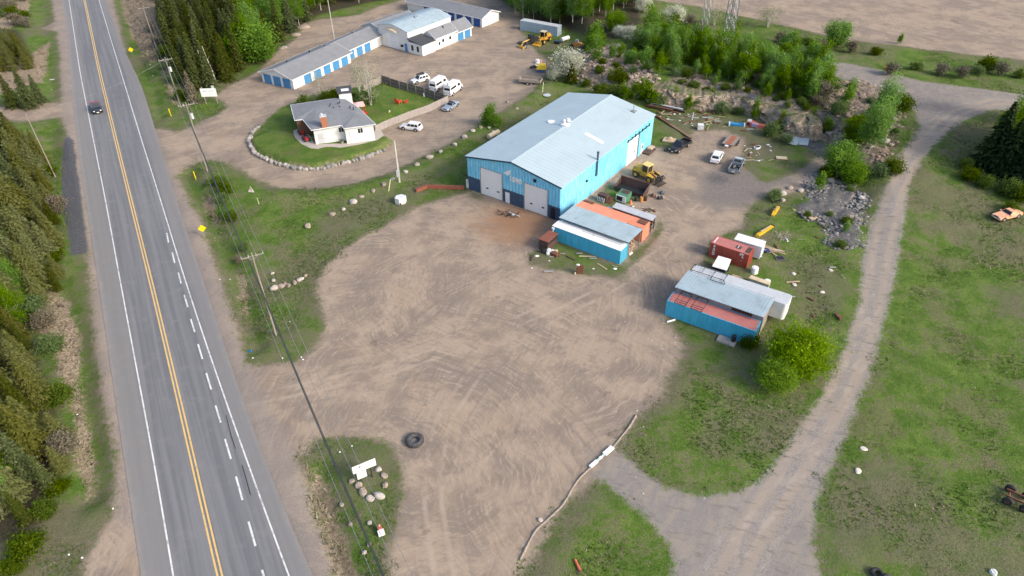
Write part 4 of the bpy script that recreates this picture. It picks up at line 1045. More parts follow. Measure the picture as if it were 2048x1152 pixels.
M_CONC = paint('stained_concrete', (.36, .33, .3), .9, var=.15, scale=.7, stain=(.24, .2, .17), samt=.4, bump=.3)
M_RUST = paint('rusted_steel', (.14, .055, .032), .85, var=.35, scale=3, stain=(.25, .12, .07), samt=.6)
M_RUST2 = paint('dark_rusted_plate', (.07, .04, .035), .8, var=.35, scale=2, stain=(.13, .06, .04), samt=.6)
M_RED = paint('container_red_paint', (.36, .07, .045), .6, var=.14, scale=1.2, stain=(.22, .05, .035), samt=.4, streak=True)
M_REDTOP = paint('sun_bleached_red_roof', (.48, .17, .15), .7, var=.12, scale=1, stain=(.34, .2, .17), samt=.45)
M_ORG = paint('faded_orange_paint', (.74, .26, .15), .65, var=.1, scale=.8, stain=(.6, .3, .22), samt=.4)
M_WOOD = paint('weathered_grey_wood', (.27, .235, .2), .9, var=.25, scale=2, stain=(.15, .13, .11), samt=.5, streak=True)
M_TAN = paint('raw_tan_wood', (.5, .37, .25), .85, var=.2, scale=2)
M_FENCE = paint('silvered_fence_boards', (.36, .32, .29), .9, var=.25, scale=2, stain=(.2, .175, .16), samt=.5, streak=True)
M_SHIN = paint('grey_asphalt_shingles', (.2, .21, .225), .95, var=.14, scale=.6, stain=(.215, .22, .225), samt=.6, bump=.4)
M_SHIN2 = paint('charcoal_shingles', (.055, .06, .068), .95, var=.15, scale=1)
M_SIDE = paint('white_siding', (.72, .72, .7), .7, var=.05, scale=.6, stain=(.6, .6, .57), samt=.3)
M_BDOOR = paint('blue_storage_door', (.05, .22, .45), .5, var=.15, scale=1.2, stain=(.1, .3, .52), samt=.5)
M_BDOOR2 = paint('deep_blue_storage_door', (.015, .09, .32), .5, var=.12, scale=1.2)
M_BRICK = paint('orange_brown_brick', (.36, .13, .065), .9, var=.25, scale=5, stain=(.45, .22, .14), samt=.5)
M_BLACK = paint('black_painted_steel', (.018, .018, .02), .55, var=.3, scale=2)
M_STEEL = paint('bare_grey_steel', (.32, .33, .34), .45, .3, var=.15, scale=2)
M_GREY = paint('light_grey_metal', (.5, .52, .54), .5, var=.08, scale=1, stain=(.38, .38, .38), samt=.3)
M_CREAM = paint('cream_tank_paint', (.62, .5, .33), .6, var=.1, scale=1, stain=(.45, .33, .2), samt=.35)
M_YEL = paint('worn_machine_yellow', (.56, .34, .05), .5, var=.15, scale=2, stain=(.3, .17, .06), samt=.35)
M_YEL2 = paint('bright_boom_yellow', (.72, .42, .02), .5, var=.12, scale=2, stain=(.45, .22, .03), samt=.3)
M_RUBR = paint('tyre_rubber', (.022, .022, .024), .8, var=.3, scale=4, stain=(.09, .08, .07), samt=.4)

# ---- big blue workshop
WK = thing('workshop', 'large blue ribbed steel workshop with pale metal gable roof and white roller doors', 'workshop', (-7.6, 108.2, 0), -.624)
BW, BD, EH, RH = 19.46, 34.03, 6.62, 8.34
def gz(x): return EH + (RH - EH) * (1 - abs(x - BW / 2) / (BW / 2)) - .04
D1, D2 = (2.86, 7.62, 5.25), (12.22, 16.98, 5.1)
mb = MB()
segs = [(0, D1[0], 2.72), (D1[1], D2[0], 2.6), (D2[1], BW, 2.5)]
for a, b, zb in segs: rib_wall(mb, (a, 0), (b, 0), zb, 0, (0, -1), .62, .085, lambda f, a=a, b=b: gz(a + (b - a) * f))
for d in (D1, D2): rib_wall(mb, (d[0], 0), (d[1], 0), d[2], 0, (0, -1), .62, .085, lambda f, d=d: gz(d[0] + (d[1] - d[0]) * f))
mb.build('front_wall', M_BLUE, WK)
mb = MB()
sd_ = (23.5, 27.75, 4.9)
rib_wall(mb, (BW, 0), (BW, sd_[0]), .3, EH, (1, 0), .62, .085); rib_wall(mb, (BW, sd_[0]), (BW, sd_[1]), sd_[2], EH, (1, 0), .62, .085)
rib_wall(mb, (BW, sd_[1]), (BW, 29.4), .0, EH, (1, 0), .62, .085); rib_wall(mb, (BW, 30.4), (BW, BD), 0, EH, (1, 0), .62, .085); rib_wall(mb, (BW, 29.4), (BW, 30.4), 2.2, EH, (1, 0), .62, .085)
mb.build('side_wall', M_BLUE, WK)
mb = MB(); rib_wall(mb, (0, BD), (0, 0), 0, EH, (-1, 0), .62, .085); mb.build('side_wall', M_BLUE, WK)
mb = MB(); rib_wall(mb, (BW, BD), (0, BD), 0, EH, (0, 1), .62, .085, lambda f: gz(BW * (1 - f))); mb.build('back_wall', M_BLUE, WK)
mb = MB()
for a, b, zb in segs: mb.box(a + (.0 if a else .02), b, -.03, .06, -.2, zb + .02)
mb.build('base_band', M_NAVY, WK)
mb = MB(); mb.box(BW - .12, BW + .1, .1, sd_[0], -.2, .34); mb.box(.1, BW - .1, .1, BD - .1, -.2, .1); mb.build('foundation', M_CONC, WK)
mb = MB(); ov = .28
ribbed_roof(mb, (-ov, -ov, EH - .03), (-ov, BD + ov, EH - .03), (BW / 2, BD + ov, RH), (BW / 2, -ov, RH), 1.0, .08, .014, .05)
ribbed_roof(mb, (BW + ov, -ov, EH - .03), (BW + ov, BD + ov, EH - .03), (BW / 2, BD + ov, RH), (BW / 2, -ov, RH), 1.0, .08, .014, .05)
mb.bar((BW / 2, -ov, RH + .03), (BW / 2, BD + ov, RH + .03), .35, .06)
rf = mb.build('roof', M_GALV, WK)
mb = MB()
for s_, e in ((-ov, BW / 2), (BW / 2, BW + ov)):
    za = EH - .03 if s_ < 0 else RH; zb = RH if s_ < 0 else EH - .03
    mb.add([(s_, -ov - .03, za - .28), (e, -ov - .03, zb - .28), (e, -ov - .03, zb - .02), (s_, -ov - .03, za - .02), (s_, -ov + .03, za - .28), (e, -ov + .03, zb - .28), (e, -ov + .03, zb - .02), (s_, -ov + .03, za - .02)],
           [(0, 1, 2, 3), (4, 7, 6, 5), (0, 4, 5, 1), (3, 2, 6, 7), (0, 3, 7, 4), (1, 5, 6, 2)])
mb.build('fascia', M_TRIM, WK)
for d in (D1, D2):
    mb = MB()
    for k in range(7): z0 = d[2] * k / 7; mb.box(d[0] + .06, d[1] - .06, .03, .1, z0 + .015, z0 + d[2] / 7 - .012)
    dr = mb.build('roller_door', M_WHITE2, WK)
    w = d[1] - d[0]
    for fx_ in (.3, .8): MB().box(d[0] + w * fx_ - .24, d[0] + w * fx_ + .24, .0, .035, 1.35, 1.6).build('window', M_GLASS, dr)
    mb = MB(); mb.box(d[0] - .08, d[0] + .07, -.06, .08, 0, d[2] + .1); mb.box(d[1] - .07, d[1] + .08, -.06, .08, 0, d[2] + .1); mb.box(d[0], d[1], -.062, .05, d[2] - .03, d[2] + .14); mb.build('door_frame', M_STEEL, WK)
mb = MB(); mb.box(BW - .02, BW + .06, sd_[0] + .05, sd_[1] - .05, .05, sd_[2])
dr = mb.build('roller_door', M_WHITE2, WK)
for yy in (24.3, 26.6): MB().box(BW + .03, BW + .09, yy - .2, yy + .2, 1.7, 1.95).build('window', M_GLASS, dr)
mb = MB(); mb.box(BW + .01, BW + .16, sd_[1] - .05, sd_[1] + .22, 0, 5.1); mb.build('door_frame', M_NAVY, WK)
m = MB().box(BW + .01, BW + .09, 29.45, 30.35, .1, 2.15).build('side_door', M_WHITE, WK); MB().box(BW + .085, BW + .11, 29.65, 30.15, 1.2, 1.8).build('window', M_GLASS, m)
m = MB().box(8.25, 9.15, -.07, .0, .02, 2.1).build('front_door', M_WHITE, WK); MB().cyl((9.02, -.12, 1.05), (9.02, -.07, 1.05), .04, .04, 6).build('handle', M_STEEL, m)
MB().box(17.62, 18.5, -.09, -.03, -.05, 2.15).build('open_doorway', M_DARK, WK)
MB().box(14.1, 14.65, -.12, -.03, 5.85, 6.45).build('wall_vent', M_DARK, WK)
mb = MB(); mb.cyl((BW + .22, 11.5, 3.6), (BW + .22, 11.5, 7.9), .17, .17, 12); mb.cyl((BW + .22, 11.5, 7.9), (BW + .22, 11.5, 8.1), .22, .2, 12); mb.box(BW + .01, BW + .3, 11.3, 11.7, 3.5, 3.75); mb.build('chimney_stack', M_NAVY, WK)
MB().box(BW + .03, BW + .3, 8.0, 8.4, 3.8, 4.05).build('wall_lamp', M_DARK, WK)
mb = MB(); mb.bar((BW + .12, 22.9, 5.25), (BW + .12, 32.2, 5.25), .12, .14)
for yy in np.arange(23.3, 32.2, 1.45): mb.box(BW + .05, BW + .22, yy - .1, yy + .1, 5.05, 5.6)
mb.build('door_track', M_BLACK, WK)
mb = MB(); mb.cyl((9.3, 17.2, RH - .05), (9.3, 17.2, RH + .75), .16, .16, 10); mb.cyl((9.3, 17.2, RH + .75), (9.3, 17.2, RH + 1.0), .34, .1, 10); mb.box(8.9, 10.2, 16.6, 17.8, RH - .2, RH + .14); mb.build('roof_vent', M_WHITE2, rf)
mb = MB(); mb.cyl((9.2, 18.8, RH), (9.2, 18.8, RH + .5), .42, .3, 12); mb.build('roof_vent', M_WHITE2, rf)
mb = MB(); mb.cyl((6.0, 18.0, gz(6) + .02), (6.0, 18.0, gz(6) + .16), .75, .7, 18); c_ = mb.build('roof_patch', M_WHITE2, rf)
z1, z2 = gz(13.7) + .07, gz(17.6) + .07
MB().slab([(13.7, 17.0, z1), (17.6, 16.6, z2), (17.6, 17.5, z2), (13.7, 17.9, z1)], .03).build('skylight', M_WHITE2, rf)
mb = MB(); mb.box(15.7, 16.6, 31.3, 32.1, gz(16) - .1, gz(16) + .25); mb.cyl((16.1, 31.7, gz(16)), (16.1, 31.7, gz(16) + 1.3), .1, .1, 8); mb.build('roof_vent', M_STEEL, rf)
Mz = Matrix.Rotation(R(90), 4, 'X')
mb = MB(); mb.add([(7.95, -.14, 5.75), (8.75, -.14, 5.45), (9.3, -.14, 5.7), (9.55, -.14, 6.75), (7.95, -.1, 5.75), (8.75, -.1, 5.45), (9.3, -.1, 5.7), (9.55, -.1, 6.75)], [(0, 1, 2, 3), (4, 7, 6, 5), (0, 4, 5, 1), (1, 5, 6, 2), (2, 6, 7, 3), (3, 7, 4, 0)])
mb.build('emblem', M_WHITE2, WK)
place_text('1590', 1.3, M_WHITE2, WK, Matrix.Translation((10.45, -.13, 5.0)) @ Mz, 'house_number', depth=.03, bold=.05)
# utility meter at left corner
MB().box(-.35, .05, -.25, .05, .2, 1.9).build('meter_box', M_GREY, WK)

# ---- generic shipping container
def container(name, label, loc, rz, L, Wd, H, side, top, doors=True, posts=None, group=None, cat='container'):
    t = thing(name, label, cat, loc, rz, group)
    mb = MB(); r = .12
    rib_wall(mb, (r, 0), (L - r, 0), .16, H - .1, (0, -1), .28, -.036); rib_wall(mb, (L - r, Wd), (r, Wd), .16, H - .1, (0, 1), .28, -.036)
    rib_wall(mb, (0, Wd - r), (0, r), .16, H - .1, (-1, 0), .28, -.036)
    mb.build('side_wall', side, t)
    mb = MB()
    for x in (0, L - .14):
        for y in (0, Wd - .14): mb.box(x - .003, x + .143, y - .003, y + .143, 0, H - .002)
    for y in (0, Wd - .1): mb.box(.14, L - .14, y, y + .1, .0, .17); mb.box(.14, L - .14, y, y + .1, H - .12, H - .004)
    for x in (0, L - .1): mb.box(x, x + .1, .14, Wd - .14, .0, .17); mb.box(x, x + .1, .14, Wd - .14, H - .12, H - .004)
    mb.build('frame', posts or side, t)
    mb = MB(); mb.box(.1, L - .1, .1, Wd - .1, H - .05, H - .03)
    n = int(L / .28)
    for i in range(n): x = .15 + (L - .3) * i / n; mb.box(x, x + .12, .12, Wd - .12, H - .031, H - .012)
    mb.build('roof', top, t)
    mb = MB(); mb.box(L - .06, L - .02, .15, Wd / 2 - .01, .18, H - .14); mb.box(L - .06, L - .02, Wd / 2 + .01, Wd - .15, .18, H - .14)
    d = mb.build('door', side, t)
    mb = MB()
    for y in (.4, .95, Wd - .95, Wd - .4): mb.cyl((L + .01, y, .15), (L + .01, y, H - .12), .025, .025, 6)
    mb.build('lock_bar', posts or M_STEEL, d)
    return t
def uv(th): return np.array([math.cos(th), math.sin(th)]), np.array([-math.sin(th), math.cos(th)])
# cluster beside the workshop
T1 = -.637; O1 = np.array([6.7, 91.4]); u1, w1 = uv(T1)
def c1(x, y, z=0): p = O1 + u1 * x + w1 * y; return (p[0], p[1], z)
c1t = container('shipping_container', 'light blue shipping container with white painted roof at the workshop corner', c1(0, 0), T1, 12.19, 2.44, 2.59, M_BLUE2, M_WHITE2)
mb = MB(); mb.bar((4.6, 1.3, 2.63), (11.5, 1.35, 2.63), .1, .06); mb.bar((6.6, 1.0, 2.63), (6.9, 2.0, 2.63), .06, .05); mb.build('roof_rail', M_STEEL, c1t)
MB().slab([(-.15, -.12, 2.64), (12.25, -.12, 2.64), (12.25, 1.9, 2.66), (-.15, 1.9, 2.66)], .03).build('roof_sheet', M_WHITE2, c1t)
mb = MB(); mb.cyl((.2, -.35, 0), (.2, -.35, 2.3), .1, .1, 8); mb.box(.0, .4, -.45, -.22, 2.2, 2.5); mb.build('downpipe', M_WHITE2, c1t)
lt = thing('lean_to_roof', 'pale blue sheet metal roof spanning the blue and the orange containers', 'shed roof', c1(0, 0), T1)
mb = MB(); ribbed_roof(mb, (-.05, 1.7, 3.3), (12.5, 1.75, 3.3), (12.5, 6.3, 3.3), (-.05, 6.3, 3.3), .6, .07, .04, .05); mb.build('roof_sheet', M_GALV2, lt)
mb = MB()
for x in np.linspace(.2, 12.2, 7): mb.bar((x, 1.8, 3.16), (x, 6.2, 3.16), .08, .14)
for x in (.2, 4.2, 8.2, 12.2):
    for y in (2.5, 6.15): mb.box(x - .06, x + .06, y - .05, y + .05, 0, 3.1)
mb.build('timber_frame', M_WOOD, lt)
mb = MB(); rib_wall(mb, (.1, 2.6), (.1, 6.1), 0, 3.1, (-1, 0), .3, .03); mb.build('end_wall', M_BLUE2, lt)
fw = thing('firewood_stack', 'stacked scrap timber and boxes stored under the lean to roof', 'woodpile', c1(11.2, 3.9), T1); mb = MB()
for i in range(60):
    y = random.uniform(-1.1, 1.2); z = random.uniform(.05, 1.7); mb.cyl((-1 + random.random() * .3, y, z), (.55 + random.random() * .5, y + random.uniform(-.15, .15), z + random.uniform(-.05, .1)), random.uniform(.06, .13), None, 6)
mb.build('timber', M_TAN, fw); mb = MB()
for i in range(8): y = random.uniform(-1.1, 1); z = random.uniform(0, 1.5); mb.box(-.3, .6, y, y + .35, z, z + .3)
mb.build('scrap', M_RUST, fw)
ot = container('shipping_container', 'faded orange shipping container half under the pale metal lean to roof', c1(-.15, 7.45), T1, 12.19, 2.44, 2.59, M_ORG, M_ORG)
MB().slab([(-.1, -1.3, 2.9), (9.5, -1.3, 2.9), (9.3, .2, 2.75), (9.8, 1.7, 2.7), (-.1, 1.9, 2.7)], .05).build('roof_sheet', M_ORG, ot)
MB().box(.1, 2.0, 1.6, 2.3, 2.6, 2.78).build('rusty_panel', M_RUST, ot); MB().box(10.6, 12, 1.1, 2.3, 2.6, 2.72).build('rusty_panel', M_RUST, ot)
# open rack
rk_ = thing('storage_rack', 'long open rack with pale metal top beside the orange container', 'rack', c1(4.6, 11.0), T1)
mb = MB(); ribbed_roof(mb, (0, -.1, 2.25), (7.4, -.1, 2.25), (7.4, 1.3, 2.5), (0, 1.3, 2.5), .5, .05, .03, .04); mb.build('roof_sheet', M_GREY, rk_)
for x in (.15, 2.5, 4.9, 7.2):
    mb = MB()
    for y in (.1, 1.2): mb.box(x - .05, x + .05, y - .05, y + .05, 0, 2.2 + .18 * y)
    for z in (.5, 1.15, 1.75): mb.box(x - .04, x + .04, .15, 1.15, z - .04, z + .04)
    mb.build('post', M_BLACK, rk_)
mb = MB()
for z in (.56, 1.21, 1.81):
    for k in range(7): y = .15 + k * .15; mb.cyl((random.uniform(0, .7), y, z + .05), (random.uniform(6.3, 7.6), y, z + .05), random.uniform(.035, .065), None, 6)
mb.build('steel_stock', M_RUST2, rk_); mb = MB(); mb.box(.3, 7, .2, 1.1, 1.16, 1.2); mb.box(3.6, 6.9, .1, .9, 1.9, 1.98); mb.build('shelf', M_STEEL, rk_)
t = thing('fuel_tank_cabinet', 'small pale blue cabinet at the left end of the open rack', 'cabinet', c1(3.3, 10.9), T1)
MB().box(0, 1.15, 0, 1.0, .1, 1.5).build('body', paint('pale_blue_grey_paint', (.42, .5, .6), .5), t, bevel=.04); mb = MB(); mb.box(.2, .5, -.04, .01, .4, .8); mb.box(.65, .95, -.04, .01, .5, .9); mb.build('panel', M_NAVY, t)
# small rusty box container by the apron
rb_ = thing('steel_shed', 'small rust brown steel shed in front of the light blue container', 'shed', c1(-.3, -3.55), T1)
MB().box(0, 1.65, 0, 2.85, 0, 1.9).build('wall', M_RUST2, rb_); mb = MB(); ribbed_roof(mb, (-.08, -.08, 1.98), (1.73, -.08, 1.98), (1.73, 2.95, 1.98), (-.08, 2.95, 1.98), .4, .06, .03); mb.build('roof', paint('oxide_red_roof', (.22, .075, .05), .75, var=.2, scale=1.5, stain=(.3, .14, .09), samt=.4), rb_)
mb = MB()
for k in range(4): mb.box(1.65, 1.69, .1 + k * .7, .65 + k * .7, 1.3, 1.75)
mb.build('opening', M_DARK, rb_)

# cluster of containers on the right
T2 = -.577; O2 = np.array([21.2, 72.2]); u2, w2 = uv(T2)
def c2(x, y, z=0): p = O2 + u2 * x + w2 * y; return (p[0], p[1], z)
t = container('shipping_container', 'bright blue shipping container with faded red roof carrying black rack frames', c2(0, 0), T2, 12.19, 2.44, 2.59, M_BLUE2, M_REDTOP)
for i, x0 in enumerate((1.1, 3.4)):
    q = thing('ladder_rack', ['black truck rack frame nearer the left end of the faded red roof', 'black truck rack frame nearer the middle of the faded red roof'][i], 'rack', c2(x0, .05, 2.6), T2); mb = MB()
    for x in (0, 1.5):
        mb.tube([(x, -.1, .05), (x, -.1, .45), (x + .1, .1, .55), (x + .1, 2.2, .6), (x, 2.4, .45), (x, 2.4, .02)], .045, 6)
    for y, z in ((-.1, .45), (2.3, .5), (.2, .57)): mb.cyl((0, y, z), (1.6, y, z), .04, None, 6)
    mb.cyl((0, -.1, .1), (1.5, -.1, .1), .04, None, 6); mb.build('tube_frame', M_BLACK, q)
mb = MB()
for x0 in (1.6, 5.5, 7.3): mb.tube([(x0, -.05, 1.75), (x0 + .1, -.06, 1.6), (x0 + 1.2, -.06, 1.58), (x0 + 1.3, -.05, 1.75)], .03, 5)
mb.build('side_rail', M_BLUE2, t)
sh = thing('shed', 'shed roof of pale ribbed metal behind the red topped blue container', 'shed', c2(0, 0), T2)
mb = MB(); ribbed_roof(mb, (.15, 2.15, 3.55), (12.4, 2.1, 3.55), (12.6, 6.5, 3.8), (.4, 6.5, 3.8), .42, .07, .045, .06); mb.build('roof_sheet', M_GALV2, sh)
mb = MB(); mb.box(.3, 12.3, 2.5, 2.56, 2.45, 3.42); mb.build('gable_panel', paint('grey_boarding', (.26, .26, .27), .8, var=.2, scale=1, streak=True), sh)
mb = MB(); mb.box(8.1, 10.9, 2.44, 2.52, 2.75, 3.35); mb.build('opening', M_DARK, sh); mb = MB()
for k in range(9): mb.box(8.2 + .32 * k, 8.3 + .32 * k, 2.4, 2.47, 2.72, 3.37)
mb.build('slats', M_RUST, sh)
mb = MB()
for y in (2.6, 4.4, 6.2): mb.box(12.1, 12.25, y - .06, y + .06, 0, 3.5); mb.box(.4, .55, y - .06, y + .06, 0, 3.5)
mb.box(12.28, 12.34, 2.6, 6.3, 0, 2.9); mb.build('end_boarding', M_WOOD, sh)
tr = thing('semi_trailer', 'long white box semi trailer behind the ribbed shed roof', 'trailer', c2(.7, 6.0), T2)
def rrect(x0, x1, y0, y1, r, n=4):
    o = []
    for cx, cy, a0 in ((x1 - r, y1 - r, 0), (x0 + r, y1 - r, 90), (x0 + r, y0 + r, 180), (x1 - r, y0 + r, 270)):
        for k in range(n + 1): a = R(a0 + 90 * k / n); o.append((cx + r * math.cos(a), cy + r * math.sin(a)))
    return o
MB().prism(rrect(0, 13.7, 0, 2.5, .45), 1.1, 3.75).build('box_body', M_WHITE, tr); MB().prism(rrect(.05, 13.65, .05, 2.45, .42), 3.75, 3.79).build('roof', M_GREY, tr)
mb = MB(); mb.box(.4, 13.2, .4, 2.1, .85, 1.1); mb.box(11.5, 11.7, .6, .8, 0, 1); mb.box(11.5, 11.7, 1.7, 1.9, 0, 1); mb.build('chassis', M_BLACK, tr)
for x in (1.6, 2.9):
    for y in (.35, 2.15): MB().cyl((x, y - .14, .5), (x, y + .14, .5), .5, None, 16).build('wheel', M_RUBR, tr)
q = thing('roof_rack_frame', 'long black frame lying on the far left corner of the shed roof', 'rack', c2(.7, 6.3, 3.85), T2); mb = MB()
for y in (.1, 1.6): mb.cyl((0, y, .25), (4.9, y, .25), .045, None, 6)
for x in (.05, 1.6, 3.1, 4.8): mb.cyl((x, .1, .25), (x, 1.6, .25), .04, None, 6)
for x in (.2, 3.1, 4.8): mb.cyl((x, .1, -.02), (x, .1, .3), .04, None, 6); mb.cyl((x, 1.6, -.1), (x, 1.6, .3), .04, None, 6)
mb.cyl((3.1, -.5, .1), (5.2, -.5, .1), .045, None, 6); mb.cyl((3.1, -.5, .1), (3.1, .1, .25), .04, None, 6); mb.cyl((5.2, -.5, .1), (4.8, .1, .25), .04, None, 6); mb.build('tube_frame', M_BLACK, q)
# red 20 ft container
pr_ = (30.5, 86.1); T3 = -.621
rc = container('shipping_container', 'short rust red shipping container with white lettering', (30.5, 86.1, 0), T3, 6.06, 2.44, 2.59, M_RED, M_REDTOP, posts=M_RED)
for i, ch in enumerate('BACO'):
    place_text(ch, .58, M_WHITE2, rc, Matrix.Translation((.72, -.02, 2.15 - i * .47)) @ Mz @ Matrix.Diagonal((.9, .9, 1, 1)), 'lettering', depth=.012, bold=.03)
place_text('BT', .5, M_WHITE2, rc, Matrix.Translation((4.98, -.02, 2.2)) @ Mz, 'lettering', depth=.012, bold=.04)
mb = MB(); mb.box(5.05, 5.25, -.03, 0, 1.72, 1.9); mb.box(5.0, 5.1, -.03, 0, 1.2, 1.28); mb.build('marking', M_WHITE2, rc)
mb = MB(); mb.box(.35, .5, .3, 2.0, 2.58, 2.6); mb.box(3.9, 4.0, .9, 1.6, 2.58, 2.6); mb.build('roof_marking', M_WHITE, rc)
mb = MB(); mb.box(3.6, 4.4, .7, 1.6, 2.575, 2.59); mb.box(5.2, 5.9, .4, 2.1, 2.575, 2.592); mb.build('roof_stain', M_RUST2, rc)
wc_ = thing('storage_box', 'small white insulated box container behind the rust red one', 'container', (31.9 + 3.2 * 0, 0, 0), T2)
p = c2(3.0, 19.6); wc_.location = p
MB().box(0, 4.3, 0, 1.9, .35, 2.5).build('body', paint('cool_white_panels', (.6, .64, .68), .5, var=.05), wc_, bevel=.05); MB().box(-.03, 4.33, -.03, 1.93, 2.5, 2.56).build('roof', M_WHITE2, wc_)
MB().cyl((.35, -.05, 2.1), (.35, .02, 2.1), .14, None, 12).build('vent', M_DARK, wc_); mb = MB(); mb.box(.3, .6, .2, 1.7, 0, .35); mb.box(3.7, 4.0, .2, 1.7, 0, .35); mb.build('skid', M_BLACK, wc_)
cv = thing('covered_cart', 'low black cart under a flat white cover beside the red container', 'cart', c2(2.2, 12.5), T2)
MB().slab([(-.05, -.05, 1.5), (2.15, .1, 1.45), (1.85, 2.95, 1.62), (-.1, 2.8, 1.68)], .06).build('cover', M_WHITE2, cv); mb = MB(); mb.box(.1, 1.9, .1, 2.6, .5, 1.3); mb.box(-.3, 2.2, -.4, .1, .2, .8); mb.build('body', M_BLACK, cv)
for x in (.1, 1.9):
    for y in (.5, 2.1): MB().cyl((x - .1, y, .32), (x + .1, y, .32), .32, None, 12).build('wheel', M_RUBR, cv)
t = thing('wooden_pallet', 'tan wooden pallet on the grass right of the white covered cart', 'pallet', c2(5.0, 12.7), T2); mb = MB()
for k in range(5): mb.box(0, 1.6, k * .28, k * .28 + .18, .12, .16)
for x in (0, .75, 1.5): mb.box(x, x + .1, 0, 1.3, 0, .12)
mb.build('boards', M_TAN, t)
t = thing('metal_locker', 'low beige topped metal locker behind the white semi trailer', 'locker', px(1496, 566), T2 - .05); MB().box(0, 2.9, 0, .8, 0, .85).build('body', paint('grey_green_locker', (.3, .33, .31), .6), t); MB().box(-.04, 2.94, -.04, .84, .85, .95).build('lid', M_CREAM, t)
for q, s, l in [((1508, 546), .55, 'white chest beside the heap of rubble behind the red container'), ((1533, 570), .45, 'white drum behind the semi trailer')]:
    t = thing('plastic_drum', l, 'drum', px(*q)); MB().cyl((0, 0, 0), (0, 0, s * 1.9), s, s * .92, 14).build('body', M_WHITE2, t); MB().cyl((0, 0, s * 1.9), (0, 0, s * 2.0), s * .7, s * .6, 14).build('lid', M_WHITE, t)
mpad = thing('doorstep_slab', 'grey concrete slab on the grass in front of the bright blue container', 'slab', c2(7.9, -1.55), T2); MB().box(0, 2.4, 0, 1.3, 0, .3).build('slab', M_CONC, mpad, bevel=.02)
t = thing('plastic_barrel', 'black barrel standing on the concrete slab', 'barrel', c2(9.85, -.6, .3), T2); MB().cyl((0, 0, 0), (0, 0, .9), .29, None, 12).build('body', M_BLACK, t)
t = thing('pipe', 'short white pipe lying at the left end of the bright blue container', 'pipe', px(1342, 643), .35); MB().cyl((-.65, 0, .13), (.65, 0, .13), .13, None, 10).build('tube', M_WHITE2, t)

# ---- storage rows and hangar
def gable_hall(name, label, loc, rz, L, Wd, eh, rh, wallm, roofm, ov=.45, doors_front=(), doors_end=(), dh=2.3, dm=None, gables=True):
    t = thing(name, label, 'storage building', loc, rz)
    MB().box(0, L, 0, Wd, 0, eh).build('wall', wallm, t)
    for x in (0, L - .1): mb = MB(); mb.add([(x, 0, eh), (x, Wd, eh), (x, Wd / 2, rh - .05), (x + .1, 0, eh), (x + .1, Wd, eh), (x + .1, Wd / 2, rh - .05)], [(0, 1, 2), (3, 5, 4), (0, 3, 4, 1), (1, 4, 5, 2), (2, 5, 3, 0)]); mb.build('gable', wallm, t)
    mb = MB(); e = eh - ov * (rh - eh) / (Wd / 2)
    mb.slab([(-ov, -ov, e), (L + ov, -ov, e), (L + ov, Wd / 2, rh), (-ov, Wd / 2, rh)], .14); mb.slab([(-ov, Wd / 2, rh), (L + ov, Wd / 2, rh), (L + ov, Wd + ov, e), (-ov, Wd + ov, e)], .14)
    r = mb.build('roof', roofm, t)
    mb = MB(); mb.box(-ov - .03, L + ov + .03, -ov - .05, -ov, e - .2, e + .01); mb.box(-ov - .03, L + ov + .03, Wd + ov, Wd + ov + .05, e - .2, e + .01)
    for x in (-ov - .05, L + ov):
        mb.slab([(x, -ov, e + .01), (x + .05, -ov, e + .01), (x + .05, Wd / 2, rh + .01), (x, Wd / 2, rh + .01)], .22); mb.slab([(x, Wd / 2, rh + .01), (x + .05, Wd / 2, rh + .01), (x + .05, Wd + ov, e + .01), (x, Wd + ov, e + .01)], .22)
    mb.build('fascia', M_WHITE2, t)
    for x in doors_front: MB().box(x, x + 2.35, -.05, .02, .05, dh).build('storage_door', dm, t)
    for y in doors_end: MB().box(-.05, .02, y, y + 2.35, .05, dh).build('storage_door', dm, t)
    return t, r
TS = R(60)
s1, r1 = gable_hall('storage_row', 'near end of the long white storage row with blue doors and grey shingle roof', (-51, 156.6, 0), TS, 20.6, 10.2, 2.75, 4.3, M_SIDE, M_SHIN, .5, (3.7, 7.2, 10.6, 13.9, 17.2), (.9, 4.0, 7.1), 2.3, M_BDOOR)
for x, y in ((5, 6.1), (13, 6.2), (18, 5.8)): MB().cyl((x, y, 3.9), (x, y, 4.4), .16, None, 8).build('roof_vent', M_BLACK, r1)
us, ws = uv(TS); p = np.array([-51, 156.6]) + us * 20.72 + ws * 1.5
s2, r2 = gable_hall('storage_row', 'farther set back end of the storage row joined to the white hangar', (p[0], p[1], 0), TS, 14.6, 8.6, 2.75, 4.25, M_SIDE, M_SHIN, .4, (.8, 4.2, 7.4), (), 2.3, M_BDOOR)
MB().cyl((9, 5.0, 3.9), (9, 5.0, 4.4), .16, None, 8).build('roof_vent', M_BLACK, r2)
TH = R(52); OH = np.array([-25.7, 181.2]); uh, wh = uv(TH)
def ch_(x, y, z=0): p = OH + uh * x + wh * y; return (p[0], p[1], z)
hg = thing('hangar', 'tall white hangar with pale curved metal roof and arched canopy over its door', 'hangar', ch_(0, 0), TH)
n = 9; prof = [(1.0 + 11.2 * i / n, 5.3 + 1.15 * (1 - abs(2 * i / n - 1) ** 1.4)) for i in range(n + 1)]; prof[0] = (.8, 5.25); prof[-1] = (12.3, 5.25)
def arch(mb, x0, x1, pr, z0=0, dz=0): o = [(y, z0) for y in (pr[0][0], pr[-1][0])]; pts = [(pr[-1][0], z0)] + [(y, z + dz) for y, z in pr[::-1]] + [(pr[0][0], z0)]; mb.loft([[(x, y, z) for y, z in pts] for x in (x0, x1)])
mb = MB(); arch(mb, 0, 17, [(min(12.1, max(1, y)), z - .1) for y, z in prof]); mb.build('wall', M_SIDE, hg)
mb = MB()
